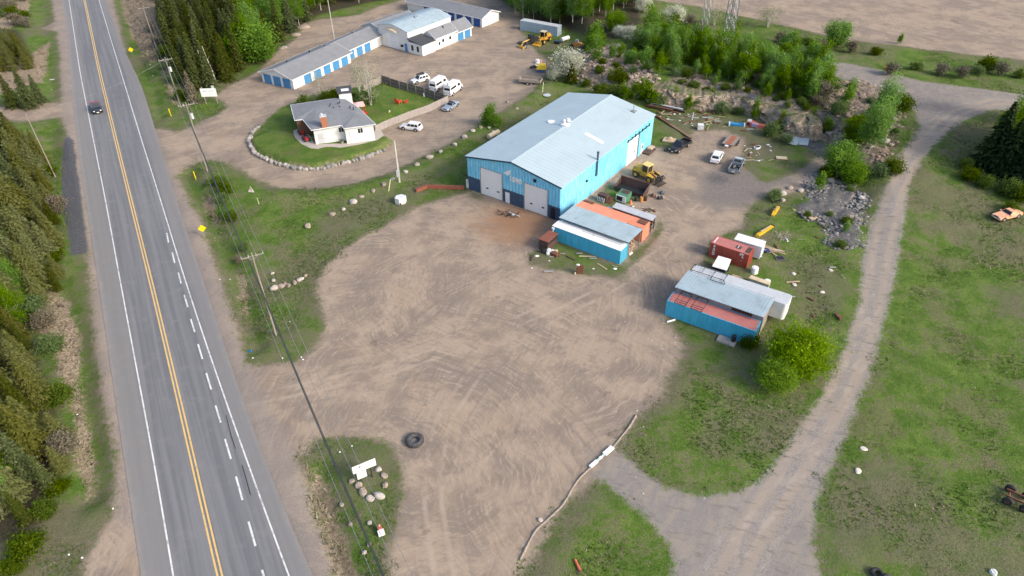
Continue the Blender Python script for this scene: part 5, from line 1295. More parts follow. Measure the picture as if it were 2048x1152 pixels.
for a, b in zip(prof[:-1], prof[1:]): ribbed_roof(mb, (-.3, a[0], a[1]), (17.3, a[0], a[1]), (17.3, b[0], b[1]), (-.3, b[0], b[1]), .9, .1, .03)
hr_ = mb.build('roof', M_GALV2, hg)
dr = MB().box(-.07, .02, 4.9, 8.9, 0, 4.7).build('hangar_door', M_WHITE, hg); mb = MB()
for z in (.8, 1.6, 2.4, 3.2, 4.0): mb.box(-.09, -.06, 4.95, 8.85, z, z + .03)
mb.build('panel_seam', M_GREY, dr)
mb = MB(); m_ = 8; cp = [(4.6 + 4.7 * i / m_, 4.8 + .55 * math.sin(math.pi * i / m_)) for i in range(m_ + 1)]
for a, b in zip(cp[:-1], cp[1:]): mb.slab([(-1.0, a[0], a[1] - .1), (0, a[0], a[1]), (0, b[0], b[1]), (-1.0, b[0], b[1] - .1)], .12)
mb.build('canopy', M_CREAM, hg)
MB().box(-.06, .01, 1.55, 2.45, 0, 2.1).build('entrance_door', M_BDOOR, hg)
mb = MB(); mb.cyl((8, 5.6, 6.3), (8, 5.6, 7.4), .15, None, 8); mb.box(7.6, 8.4, 5.2, 6.0, 6.2, 6.6); mb.build('roof_vent', M_STEEL, hr_)
MB().box(-.6, -.1, 2.9, 3.5, 1.1, 1.6).build('wall_lamp', M_DARK, hg)
an = thing('office_annex', 'low white office annex with charcoal roof at the hangar corner', 'annex', ch_(-.25, -4.15), TH)
MB().box(0, 5.0, 0, 4.9, 0, 2.85).build('wall', M_SIDE, an); MB().slab([(-.3, -.3, 2.95), (5.3, -.3, 2.95), (5.3, 5.1, 3.7), (-.3, 5.1, 3.7)], .14).build('roof', M_SHIN2, an)
for y in (1.2, 3.2): f_ = MB().box(-.05, .02, y, y + .75, .8, 2.2).build('window', M_GLASS, an); MB().box(-.07, -.03, y - .06, y + .81, .72, .8).build('sill', M_WHITE2, f_)
wn_, wr = gable_hall('side_wing', 'white side wing with grey shingle roof and two small windows beside the hangar', ch_(5.3, -3.8), TH, 8.3, 4.6, 3.3, 4.9, M_SIDE, M_SHIN, .35)
for x in (2.6, 5.4): MB().box(x, x + .8, -.04, .02, 1.4, 2.2).build('window', M_GLASS, wn_)
MB().box(1.2, 1.8, -.04, .02, 1.0, 1.8).build('window', M_GLASS, wn_)
MB().cyl((5, 1.6, 4.2), (5, 1.6, 4.9), .15, None, 8).build('roof_vent', M_BLACK, wr)
w2_, _ = gable_hall('side_wing', 'lower end wing of the hangar with two blue storage doors', ch_(13.75, -3.8), TH, 6.3, 5.4, 2.75, 4.7, M_SIDE, M_SHIN, .35, (.5, 3.4), (), 2.3, M_BDOOR)
p = ch_(27.6, -1.4)
# local x runs up-left along the ridge, local y to the lower left side with the doors
br, _ = gable_hall('storage_row', 'rear storage row with deep blue doors and grey roof near the top edge', p, R(128), 30, 7.9, 2.75, 4.1, M_SIDE, M_SHIN, .4)
br.location = Vector((p[0] + uh[0] * 7.9, p[1] + uh[1] * 7.9, 0)); br.rotation_euler.z = R(142)
for i in range(7): MB().box(.7 + i * 3.3, 3.1 + i * 3.3, 7.88, 7.96, .05, 2.3).build('storage_door', M_BDOOR2, br)
bl_, _ = gable_hall('storage_row', 'grey roofed storage wing reaching out behind the white hangar', ch_(2.8, 13.2), TH, 14, 9.0, 2.75, 4.2, M_SIDE, M_SHIN, .4)
# ---- bungalow
TB = R(16); OB = np.array([-38.3, 125.0]); ub, wb = uv(TB); ZB = .93
def cb(x, y, z=0): p = OB + ub * x + wb * y; return (p[0], p[1], z)
hs = thing('bungalow', 'white bungalow with sprawling grey shingle roof and brick chimney', 'house', cb(0, 0, ZB), TB)
mb = MB(); mb.box(-.4, 5.6, .3, 12.5, -.6, 3.4); mb.prism([(5.61, -1.3), (11.2, -1.3), (9.3, 6.6), (5.61, 6.8)], -.6, 3.4); mb.build('wall', M_SIDE, hs)
MB().box(-3.4, -.4, 5.6, 12.6, -.6, 3.4).build('brown_wing', paint('dark_brown_siding', (.12, .06, .04), .8, var=.2), hs)
mb = MB(); E_ = 3.5
out = [(-.75, -.5), (5.2, .0), (5.4, -1.75), (11.7, -1.6), (9.2, 8.2), (6.7, 14.4), (-4.2, 13.6), (-3.7, 5.3), (-2.1, 5.3)]
rg = [(1.2, 9.2, 4.3), (5.2, 7.2, 4.35), (8.4, 3.2, 4.2)]
V = [(x, y, E_) for x, y in out] + rg + [(x, y, E_ - .18) for x, y in out]
no = len(out); r0, r1_, r2_ = no, no + 1, no + 2
F = [(0, 1, r1_, r0), (1, 2, r2_, r1_), (2, 3, r2_), (3, 4, r2_), (4, r1_, r2_), (4, 5, r1_), (5, 6, r0, r1_), (6, 7, r0), (7, 8, r0), (8, 0, r0)]
F += [(i, no + 3 + i, no + 3 + (i + 1) % no, (i + 1) % no) for i in range(no)] + [tuple(range(no + 3, no + 3 + no))[::-1]]
mb.add(V, F); rfh = mb.build('roof', M_SHIN, hs)
mb = MB()
for i in range(no):
    a = Vector((*out[i], E_ - .06)); b = Vector((*out[(i + 1) % no], E_ - .06)); mb.bar(a, b, .09, .14)
mb.build('gutter', M_WHITE, hs)
mb = MB(); mb.box(1.4, 2.5, -.2, .9, 3.4, 5.7); ck = mb.build('chimney', M_BRICK, rfh)
cpot = MB().box(1.32, 2.58, -.28, .98, 5.7, 5.85); cpot.cyl((1.7, .4, 5.8), (1.7, .4, 6.3), .2, .2, 10); cpot.build('chimney_cap', M_GREY, rfh)
for x, y in ((3.6, 8), (4.3, 7.2), (3.9, 9.2), (5.4, 9.2), (5.8, 9.9), (5.6, 7.4), (7.6, 6.6), (8.2, 5.6)): MB().cyl((x, y, 3.4), (x, y, 4.55), .12, None, 6).build('roof_vent', M_SHIN2, rfh)
mb = MB(); mb.box(6.0, 8.6, 13.2, 16.0, -.6, 4.9); mb.build('tower_wall', M_SIDE, hs); mb = MB(); mb.slab([(5.7, 12.9, 4.95), (8.9, 12.9, 4.95), (8.9, 16.3, 5.2), (5.7, 16.3, 5.2)], .16); tw_ = mb.build('tower_roof', M_SHIN2, hs); MB().box(6.6, 8.2, 13.8, 14.9, 5.0, 5.15).build('skylight', M_WHITE2, tw_)
for x, y in ((8.1, -1.33), (4.5, .27)): w_ = MB().box(x, x + .9, y - .03, y + .03, 2.0, 2.9).build('window', M_GLASS, hs); MB().box(x + .42, x + .48, y - .05, y - .02, 2.0, 2.9).build('mullion', M_WHITE2, w_)
MB().box(.2, 1.3, .26, .31, .1, 2.3).build('front_door', M_GREY, hs)
mb = MB(); mb.box(1.5, 1.62, .24, .34, 0, 2.7); mb.box(6.3, 6.42, -1.36, -1.26, 0, 2.7); mb.build('downpipe', M_GREY, hs)
patio = AT([(586, 262), (594, 258), (612, 262), (632, 289), (650, 288), (690, 287), (745, 279), (752, 264), (762, 266), (768, 272), (755, 280), (720, 289), (680, 296), (650, 299), (622, 297), (603, 288), (590, 275)])
mb = MB(); mb.prism([(p[0], p[1]) for p in patio], ZB - .3, ZB + .06); tag(mb.build('patio_path', paint('patio_concrete', (.42, .37, .33), .9, var=.08, scale=1), None), kind='structure')
for i, (q, l) in enumerate([((604, 268), 'dark red garden cart with a load on the patio, nearer the house wing'), ((613, 281), 'bright red garden tractor on the patio left of the white front wall')]):
    t = thing('garden_tractor', l, 'garden tractor', px(*q), R(-60)); rd = paint('glossy_red_paint', (.5, .03, .03), .4, var=.15)
    MB().loft([[(x, -.45 * w, z0), (x, .45 * w, z0), (x, .4 * w, z1), (x, -.4 * w, z1)] for x, w, z0, z1 in ((-.9, 1, .4, .9), (-.2, 1, .35, .75), (.3, .8, .35, .95), (.95, .7, .4, .85))]).build('body', rd, t)
    mb = MB(); mb.box(-.5, -.1, -.25, .25, .8, 1.0); mb.box(-.6, -.45, -.25, .25, .9, 1.35); mb.build('seat', M_BLACK, t); mb = MB(); mb.tube([(.1, 0, .8), (.0, 0, 1.15)], .03); mb.build('steering_column', M_BLACK, t)
    for x, r_ in ((-.6, .38), (.65, .28)):
        for y in (-.5, .5): MB().cyl((x, y - .11, r_), (x, y + .11, r_), r_, None, 12).build('wheel', M_RUBR, t)
t = thing('planter', 'small dark planter tub on the path before the bungalow door', 'planter', px(684, 287)); MB().cyl((0, 0, 0), (0, 0, .5), .3, .38, 10).build('tub', M_WOOD, t); mb = MB()
for _ in range(30): a = random.random() * 6.3; mb.cyl((0, 0, .45), (.4 * math.cos(a), .4 * math.sin(a), .6 + random.random() * .3), .04, .01, 4)
mb.build('plant', L_SHR, t)
# gazebo
t = thing('patio_parasol', 'square pale pink patio canopy with red furniture skirt behind the bungalow', 'canopy', px(719, 227), R(20))
mb = MB(); q = [(-1.3, -1.3, 2.1), (1.3, -1.3, 2.1), (1.3, 1.3, 2.1), (-1.3, 1.3, 2.1)]; mb.add(q + [(0, 0, 2.6)], [(0, 1, 4), (1, 2, 4), (2, 3, 4), (3, 0, 4)]); mb.slab([(a, b, c - .01) for a, b, c in q], .14); mb.build('canopy_cloth', paint('pale_pink_cloth', (.74, .42, .4), .8), t)
rd2 = paint('red_plastic', (.6, .04, .035), .5, var=.1)
for x in (-1.2, 1.2):
    for y in (-1.2, 1.2): MB().cyl((x, y, 0), (x, y, 2.1), .05, None, 6).build('post', rd2, t)
for x, y in ((-1.6, -1.7), (0, -1.9), (1.2, -1.3)):
    c_ = thing('garden_chair', {-1.6: 'red garden chair at the left of the pink canopy', 0: 'red garden chair in front of the pink canopy', 1.2: 'red garden chair at the right of the pink canopy'}[x], 'chair', Vector(t.location) + Matrix.Rotation(R(20), 3, 'Z') @ Vector((x, y, .02)), R(20 + 60 * x))
    mb = MB(); mb.box(-.3, .3, -.3, .3, .38, .44); mb.build('seat', rd2, c_); MB().slab([(-.3, .28, .4), (.3, .28, .4), (.3, .5, 1.05), (-.3, .5, 1.05)], .05).build('backrest', rd2, c_)
    for lx in (-.27, .27):
        for ly in (-.27, .27): MB().box(lx - .03, lx + .03, ly - .03, ly + .03, 0, .4).build('leg', rd2, c_)
# adirondack chairs on the lawn
for q, s, l, rz in [((797, 207), 1.25, 'tall red slatted lawn chair standing in the fenced garden', R(150)), ((812, 206), .85, 'smaller red lawn chair beside the tall one in the fenced garden', R(-150))]:
    c_ = thing('lawn_chair', l, 'chair', px(*q), rz); c_.scale = (s, s, s); lc = paint('bright_red_orange_paint', (.72, .06, .03), .5, var=.1)
    MB().slab([(-.35, -.35, .42), (.35, -.35, .42), (.35, .35, .3), (-.35, .35, .3)], .05).build('seat', lc, c_); mb = MB()
    for k in range(5): x = -.32 + k * .135; mb.slab([(x, .33, .3), (x + .11, .33, .3), (x + .11, .75, 1.25 - abs(k - 2) * .08), (x, .75, 1.25 - abs(k - 2) * .08)], .04)
    mb.build('backrest', lc, c_)
    for x in (-.42, .42): MB().box(x - .07, x + .07, -.45, .4, .58, .63).build('armrest', lc, c_); MB().box(x - .04, x + .04, -.42, -.32, 0, .58).build('leg', lc, c_); MB().box(x - .04, x + .04, .25, .35, 0, .58).build('leg', lc, c_)
t = thing('garbage_bags', 'heap of black bags on the garden lawn', 'bags', px(734, 196)); mb = MB()
for x, y, s in ((0, 0, .5), (.6, .2, .4), (-.4, .4, .35)): V, F = ROCKS[2]; mb.add(V * np.array([s, s, s * .8]) + np.array([x, y, s * .5]), [tuple(f) for f in F])
mb.build('bag', M_BLACK, t, True)
t = thing('lawn_ornament', 'small white and black ornament on the garden lawn', 'ornament', px(778, 226)); mb = MB(); mb.cyl((0, 0, 0), (0, 0, .45), .12, .16, 8); mb.build('base', M_TAN, t); MB().cyl((.15, .1, .3), (.15, .1, .6), .14, .1, 8).build('top', M_WHITE2, t)
# fence: three panels runs of boards
def fence(name, label, pts, h=1.65, bm_=None):
    t = thing(name, label, 'fence', px(*pts[0])); o = Vector(t.location)
    for a, b in zip(pts[:-1], pts[1:]):
        A_ = Vector(px(*a)) - o; B_ = Vector(px(*b)) - o; L = (B_ - A_).length; n = int(L / .17); d = (B_ - A_) / n; nr = Vector((-d.y, d.x, 0)).normalized()
        mb = MB()
        for i in range(n):
            p = A_ + d * i; q = p + d * .92; hh = h + random.uniform(-.03, .03)
            V = [p, q, q + nr * .03, p + nr * .03]; mb.add([(v.x, v.y, v.z + .04) for v in V] + [(v.x, v.y, v.z + hh) for v in V], [(3, 2, 1, 0), (4, 5, 6, 7), (0, 1, 5, 4), (1, 2, 6, 5), (2, 3, 7, 6), (3, 0, 4, 7)])
        mb.build('boards', bm_ or M_FENCE, t)
        mb = MB()
        for z in (.4, 1.3): mb.bar(A_ + Vector((0, 0, z)) - nr * .05, B_ + Vector((0, 0, z)) - nr * .05, .05, .1)
        mb.build('rail', M_WOOD, t)
        k = max(2, int(L / 2.4))
        for i in range(k + 1):
            p = A_.lerp(B_, i / k) - nr * .1; MB().box(p.x - .06, p.x + .06, p.y - .06, p.y + .06, p.z, p.z + h + .05).build('post', M_WOOD, t)
    return t
fence('board_fence', 'long grey board fence along the driveway, dark rear run', [(765, 166), (800, 178), (850, 192), (892, 207)], 1.9, paint('dark_fence_boards', (.13, .115, .105), .9, var=.3, scale=2, stain=(.24, .22, .2), samt=.4, streak=True))  # rear run gets a darker board colour than the other fence runs
fence('board_fence', 'grey board fence curving from the garden corner down to the bungalow', [(897, 205), (858, 224), (818, 238), (775, 255), (752, 266)])
fence('board_fence', 'weathered fence run hidden behind the bare poplars', [(728, 182), (764, 166)])
for q, l in [((823, 180), 'white statuette against the dark fence, left one'), ((848, 190), 'white statuette against the dark fence, right one')]:
    t = thing('statuette', l, 'statue', px(q[0], q[1] + 3)); mb = MB(); mb.cyl((0, 0, 0), (0, 0, .6), .16, .1, 8); mb.cyl((0, 0, .6), (0, 0, .85), .13, .1, 8); mb.build('figure', M_WHITE2, t)
# equipment cabin near the towers
t = thing('equipment_cabin', 'small white equipment cabin among the poplars below the towers', 'cabin', px(1500, 128), R(-38)); MB().box(-1.5, 1.5, -1.4, 1.4, -.3, 2.7).build('wall', M_WHITE, t); mb = MB(); ribbed_roof(mb, (-1.7, -1.6, 2.7), (1.7, -1.6, 2.7), (1.7, 1.6, 2.9), (-1.7, 1.6, 2.9), .4); mb.build('roof', M_WHITE2, t); MB().box(.2, 1.1, -1.45, -1.39, -.2, 1.9).build('door', M_GREY, t)
def tower(label, q, h, w0, w1, heavy):
    t = thing('lattice_tower', label, 'tower', px(*q), R(20)); n = int(h / 2.2); c = [(-1, -1), (1, -1), (1, 1), (-1, 1)]
    def pt(k, z): f = z / h; w = w0 * (1 - f) + w1 * f; return (c[k][0] * w / 2, c[k][1] * w / 2, z)
    for k in range(4): MB().bar(pt(k, -.3), pt(k, h), heavy).build('leg', M_STEEL if heavy < .15 else paint('dark_galvanised_steel', (.2, .22, .24), .5, .2), t)
    mb = MB()
    for i in range(n):
        za, zb = h * i / n, h * (i + 1) / n
        for k in range(4):
            mb.bar(pt(k, za), pt((k + 1) % 4, zb), heavy * .5); mb.bar(pt((k + 1) % 4, za), pt(k, zb), heavy * .5); mb.bar(pt(k, zb), pt((k + 1) % 4, zb), heavy * .5)
    mb.build('bracing', M_STEEL, t)
    return t
tower('tall steel lattice tower at the top edge, heavier right hand one', (1448, 116), 32, 2.0, 1.3, .17)
tower('slender steel lattice tower at the top edge, leaning left of the heavy one', (1403, 94), 30, 1.6, .8, .09)

# ------------------------------------------------------------------ vehicles
M_RIM = paint('alloy_rim', (.5, .5, .51), .35, .5); M_LAMP = paint('clear_headlamp', (.75, .76, .74), .2); M_TAIL = paint('red_tail_lamp', (.4, .01, .01), .3)
M_PLATE = paint('licence_plate_white', (.8, .8, .8), .5)
def ring8(x, w, zb, zt, inset=.1):
    return [(x, -w * .93, zb), (x, -w, zb + (zt - zb) * .35), (x, -w * .985, zt - .12), (x, -w + inset, zt), (x, w - inset, zt), (x, w * .985, zt - .12), (x, w, zb + (zt - zb) * .35), (x, w * .93, zb)]
def car(name, label, cat, qa, qb, body, kind='suv', roofm=None, group=None, L=None, rear_first=False, bedm=None, cap=1.0, glazed=True):
    """qa = pixel of the front on the ground, qb = pixel of the rear"""
    a, b = px(*qa), px(*qb); d = a - b; c = (a + b) / 2; rz = math.atan2(d.y, d.x)
    t = thing(name, label, cat, c, rz, group); roofm = roofm or body
    P = {'suv': dict(L=4.6, w=.93, st=[(-1, .90, .5, .95), (-.97, .95, .34, 1.0), (-.6, 1, .3, 1.02), (.3, 1, .3, 1.0), (.45, 1, .3, .98), (.9, .95, .34, .84), (1, .82, .42, .7)], g=(-.93, .42, -.80, .14, .98, 1.66), wx=(.62, -.6), r=.36),
         'coupe': dict(L=4.8, w=.92, st=[(-1, .88, .5, .84), (-.95, .96, .32, .92), (-.4, 1, .28, .92), (.2, 1, .28, .9), (.92, .95, .32, .78), (1, .86, .4, .68)], g=(-.58, .22, -.32, .0, .88, 1.3), wx=(.64, -.62), r=.33),
         'pickup': dict(L=5.7, w=1.0, st=[(-.02, 1, .45, 1.12), (.4, 1, .45, 1.12), (.5, 1, .45, 1.14), (.93, .96, .48, 1.06), (1, .9, .5, .95)], g=(-.02, .47, .06, .28, 1.1, 1.85), wx=(.66, -.6), r=.41),
         'van': dict(L=5.9, w=1.02, st=[(-1, .96, .45, 1.3), (-.98, 1, .4, 1.35), (.6, 1, .4, 1.35), (.74, .98, .4, 1.28), (.95, .9, .42, 1.0), (1, .8, .45, .85)], g=(-.985, .78, -.93, .5, 1.3, 2.6), wx=(.68, -.62), r=.38)}[kind]
    Lh = (L or P['L']) / 2; w = P['w']
    mb = MB(); mb.loft([ring8(s[0] * Lh, w * s[1], s[2], s[3]) for s in P['st']])
    bd = mb.build('body', body, t, True)
    for p_ in bd.data.polygons: p_.use_smooth = False
    x0, x1, x2, x3, zb, zt = P['g']; x0, x1, x2, x3 = x0 * Lh, x1 * Lh, x2 * Lh, x3 * Lh
    wb_, wt = w * .93, w * .74 if kind != 'van' else w * .88
    def frus(k=0.0, z0=zb, z1=zt):
        f0 = (z0 - zb) / (zt - zb); f1 = (z1 - zb) / (zt - zb); r = []
        for f, z in ((f0, z0), (f1, z1)):
            xa = x0 + (x2 - x0) * f + k; xb = x1 + (x3 - x1) * f - k; ww = wb_ + (wt - wb_) * f - k; r.append([(xa, -ww, z), (xb, -ww, z), (xb, ww, z), (xa, ww, z)])
        return r
    # roof, pillars and lower cabin in body colour, with panes set 8 mm proud between the pillars
    mb = MB(); mb.loft(frus(.0, zb - .02, zt)); mb.build('cabin', body, t)
    rr = frus(0, zt - .01, zt)[1]; mb = MB(); mb.loft([[(x, y, zt - .03) for x, y, z in rr], [(x * .98 + (x2 + x3) * .01, y * .94, zt + .045) for x, y, z in rr]]); mb.build('roof', roofm, t)
    def pane(face, f0, f1, s0, s1, nm='window'):
        # face: quad corners (bottom a, bottom b, top b, top a); f = height fraction, s = along
        A_, B_, C_, D_ = map(Vector, face); n_ = (B_ - A_).cross(D_ - A_).normalized(); cen_ = (A_ + B_ + C_ + D_) / 4
        if n_.dot(cen_ - Vector(((x0 + x1) / 2, 0, (zb + zt) / 2))) < 0: n_ = -n_
        def at_(s, f): return (A_.lerp(B_, s)).lerp(D_.lerp(C_, s), f) + n_ * .014
        q = [at_(s0, f0), at_(s1, f0), at_(s1, f1), at_(s0, f1)]; mb = MB(); mb.add(q + [v - n_ * .02 for v in q], [(0, 1, 2, 3), (4, 7, 6, 5), (0, 4, 5, 1), (1, 5, 6, 2), (2, 6, 7, 3), (3, 7, 4, 0)]); mb.build(nm, M_GLASS, t)
    bt, tp = frus()
    for s in ((0, 1) if glazed else ()):
        i, j = (0, 1) if s == 0 else (3, 2); fc = (bt[i], bt[j], tp[j], tp[i])
        if kind == 'van': pane(fc, .22, .62, .05, .55, 'side_window'); pane(fc, .1, .62, .7, .92, 'side_window')
        elif kind == 'pickup': pane(fc, .12, .86, .06, .5, 'side_window'); pane(fc, .12, .86, .56, .93, 'side_window')
        elif kind == 'coupe': pane(fc, .12, .86, .2, .85, 'side_window')
        else: pane(fc, .14, .84, .06, .3, 'side_window'); pane(fc, .14, .84, .34, .64, 'side_window'); pane(fc, .14, .84, .68, .93, 'side_window')
    pane((bt[1], bt[2], tp[2], tp[1]), .06 if kind != 'van' else .05, .9 if kind != 'van' else .6, .07, .93, 'windscreen')
    if glazed: pane((bt[0], bt[3], tp[3], tp[0]), .2 if kind != 'van' else .15, .85 if kind != 'van' else .55, .1, .9, 'rear_window')
    if kind == 'pickup':
        zt_ = 1.1; mb = MB(); bm_ = bedm or body
        mb.box(-Lh, -.02 * Lh, -w, -w + .09, .5, zt_); mb.box(-Lh, -.02 * Lh, w - .09, w, .5, zt_); mb.box(-Lh, -.02 * Lh, -w + .09, w - .09, .5, .68); mb.build('bed', body, t)
        mb = MB(); mb.box(-Lh - .03, -Lh + .05, -w + .02, w - .02, .55, zt_ - .02); mb.build('tailgate', bm_, t); MB().box(-Lh + .07, -.03 * Lh, -w + .1, w - .1, .68, .7).build('bed_floor', M_DARK, t)
    wm = MB(); r = P['r']
    mb = MB()
    for s in P['wx']:
        for sg in (-1, 1): mb.cyl((s * Lh, sg * (w - .05), r + .05), (s * Lh, sg * (w + .012), r + .05), r + .1, None, 18)
    mb.build('wheel_arch', M_BLACK, t)
    for s in P['wx']:
        for sg in (-1, 1):
            wh_ = MB().cyl((s * Lh, sg * (w - .2), r), (s * Lh, sg * (w + .03), r), r, None, 18).build('wheel', M_RUBR, t); MB().cyl((s * Lh, sg * (w + .02), r), (s * Lh, sg * (w + .045), r), r * .62, r * .5, 12).build('rim', M_RIM, wh_)
    zl = .72 if kind != 'pickup' else .85
    for sg in (-1, 1):
        MB().box(Lh - .12, Lh - .0 + (.02 if kind != 'coupe' else 0), sg * w * .66 - .17, sg * w * .66 + .17, zl - .1, zl + .06).build('headlight', M_LAMP, t)
        MB().box(-Lh - .025, -Lh + .1, sg * w * .78 - .12, sg * w * .78 + .12, zl, zl + .2).build('tail_light', M_TAIL, t)
        MB().box(x1 - .15, x1 + .03, sg * (w + .1) - .1, sg * (w + .1) + .1, zb, zb + .16).build('mirror', body, t)
    mb = MB(); mb.box(Lh - .06, Lh + .06, -w * .8, w * .8, .36, .56); mb.build('bumper', M_BLACK if kind in ('pickup',) else body, t); mb = MB(); mb.box(-Lh - .07, -Lh + .05, -w * .85, w * .85, .38, .56); mb.build('bumper', M_STEEL if kind == 'pickup' else body, t)
    MB().box(-Lh - .09, -Lh - .04, -.26, .26, .6, .74).build('licence_plate', M_PLATE, t); MB().box(Lh + .05, Lh + .09, -.26, .26, .42, .56).build('licence_plate', M_PLATE, t)
    mb = MB(); mb.box(Lh * .93, Lh + .015, -w * .45, w * .45, zl - .14, zl + .02); mb.build('grille', M_BLACK, t)
    return t
C_WH = paint('white_car_paint', (.78, .78, .79), .25, var=.02, spec=.6); C_BK = paint('black_car_paint', (.02, .022, .026), .25, var=.1, spec=.6); C_GY = paint('grey_blue_car_paint', (.26, .29, .32), .35, .2, var=.08, scale=1)
C_SB = paint('silver_blue_car_paint', (.36, .43, .5), .3, .35, var=.05); C_OR = paint('faded_orange_car_body', (.74, .36, .2), .8, var=.08, scale=1, stain=(.78, .5, .36), samt=.6); C_NV = paint('dark_navy_car_paint', (.03, .04, .06), .3, var=.1, spec=.6)
C_RD = paint('dusty_red_paint', (.35, .05, .05), .45, var=.12)
car('pickup_truck', 'dark pickup with red bed driving toward the camera on the highway', 'pickup', (200, 235), (189, 207), C_NV, 'pickup', C_NV, L=5.4, bedm=C_RD)
t = [o for o in COL.objects if o.get('label', '').startswith('dark pickup with red')][0]
MB().box(-2.65, -.1, -.92, .92, 1.1, 1.2).build('bed_cover', C_RD, t)
car('car', 'white station wagon with dark roof box parked behind the board fence', 'car', (826, 168), (855, 160), C_WH, 'suv')
t = [o for o in COL.objects if o.get('label', '').startswith('white station wagon')][0]; MB().loft([[(-1.2, -.5, 1.76), (-1.2, .3, 1.76), (-1.2, .3, 2.1), (-1.2, -.5, 2.1)], [(.7, -.5, 1.76), (.7, .3, 1.76), (.7, .2, 2.05), (.7, -.4, 2.05)]]).build('roof_box', M_BLACK, t)
car('van', 'white high roof van parked left in the pair behind the board fence', 'van', (893, 167), (864, 186), C_WH, 'van')
car('van', 'white high roof van parked right in the pair, nearest the fence corner', 'van', (921, 175), (893, 195), C_WH, 'van')
car('car', 'silver blue old convertible parked along the fence', 'car', (890, 224), (913, 209), C_SB, 'coupe', M_DARK)
car('car', 'white crossover car parked on the driveway below the board fence', 'car', (802, 256), (844, 262), C_WH, 'suv')
car('pickup_truck', 'black pickup facing the workshop side door in the scrap yard', 'pickup', (1343, 308), (1375, 287), C_BK, 'pickup')
car('car', 'white hatchback seen from behind between the black and the grey pickup', 'car', (1440, 306), (1426, 332), C_WH, 'suv', L=4.5)
car('pickup_truck', 'grey pickup with junk in its open bed, parked at the grey gravel', 'pickup', (1481, 322), (1464, 351), C_GY, 'pickup', paint('pale_grey_car_roof', (.45, .5, .54), .35))
t = [o for o in COL.objects if o.get('label', '').startswith('grey pickup')][0]; p = Vector(t.location)
t2 = thing('scrap_load', 'loose scrap lying in the bed of the grey pickup', 'scrap', p + Matrix.Rotation(t.rotation_euler.z, 3, 'Z') @ Vector((-1.6, 0, .71)), t.rotation_euler.z); mb = MB()
for i in range(9): x, y = random.uniform(-.9, .9), random.uniform(-.6, .6); mb.box(-.15, .15, -.1, .1, 0, .2, random.random() * 3, (x, y, 0))
mb.build('scrap', M_STEEL, t2)
oc_ = car('car', 'faded orange old car body abandoned in the right hand meadow', 'car', (1987, 441), (2036, 428), C_OR, 'coupe', C_OR, L=4.9, glazed=False)
# trailers
def wheel(t, x, y, r, w_=.22, rim=M_RIM):
    k = MB().cyl((x, y - w_ / 2, r), (x, y + w_ / 2, r), r, None, 18).build('wheel', M_RUBR, t); MB().cyl((x, y - w_ / 2 - .012, r), (x, y + w_ / 2 + .012, r), r * .55, None, 12).build('rim', rim, k)
a, b = px(1452, 298), px(1476, 270); d = b - a
t = thing('flatbed_trailer', 'rusty flatbed trailer with red brown deck behind the white hatchback', 'trailer', a, math.atan2(d.y, d.x))
MB().box(.6, 5.0, -1.2, 1.2, .62, .74).build('deck', M_WOOD, t); MB().box(.7, 4.9, -.5, .55, .742, .76).build('deck_stain', paint('rust_red_boards', (.33, .11, .06), .85, var=.25, scale=2), t); mb = MB(); mb.bar((.6, -.9, .6), (-.6, 0, .55), .12); mb.bar((.6, .9, .6), (-.6, 0, .55), .12); mb.box(.6, 5, -1.26, -1.2, .52, .72); mb.box(.6, 5, 1.2, 1.26, .52, .72); mb.build('frame', M_RUST2, t)
for x in (2.6, 3.5):
    for y in (-1.38, 1.38): wheel(t, x, y, .34)
MB().box(-.4, .1, -.3, .3, .5, .85).build('hitch_box', M_WHITE2, t)
a, b = px(1040, 165), px(1076, 168); d = b - a
t = thing('utility_trailer', 'grey wooden sided tandem trailer on the storage lot', 'trailer', a, math.atan2(d.y, d.x) + .12)
MB().box(0, 5.2, -1.2, 1.2, .6, .68).build('deck', M_WOOD, t)
for n_, bx in (('side_board', (0, 5.2, -1.24, -1.18)), ('side_board', (0, 5.2, 1.18, 1.24)), ('end_board', (-.04, .02, -1.2, 1.2)), ('end_board', (5.18, 5.24, -1.2, 1.2))): MB().box(bx[0], bx[1], bx[2], bx[3], .62, 1.25).build(n_, M_WOOD, t)
for x in (2.2, 3.1):
    for y in (-1.34, 1.34): wheel(t, x, y, .36)
mb = MB(); mb.bar((5.2, -.9, .6), (6.6, 0, .5), .1); mb.bar((5.2, .9, .6), (6.6, 0, .5), .1); mb.build('drawbar', M_RUST2, t)
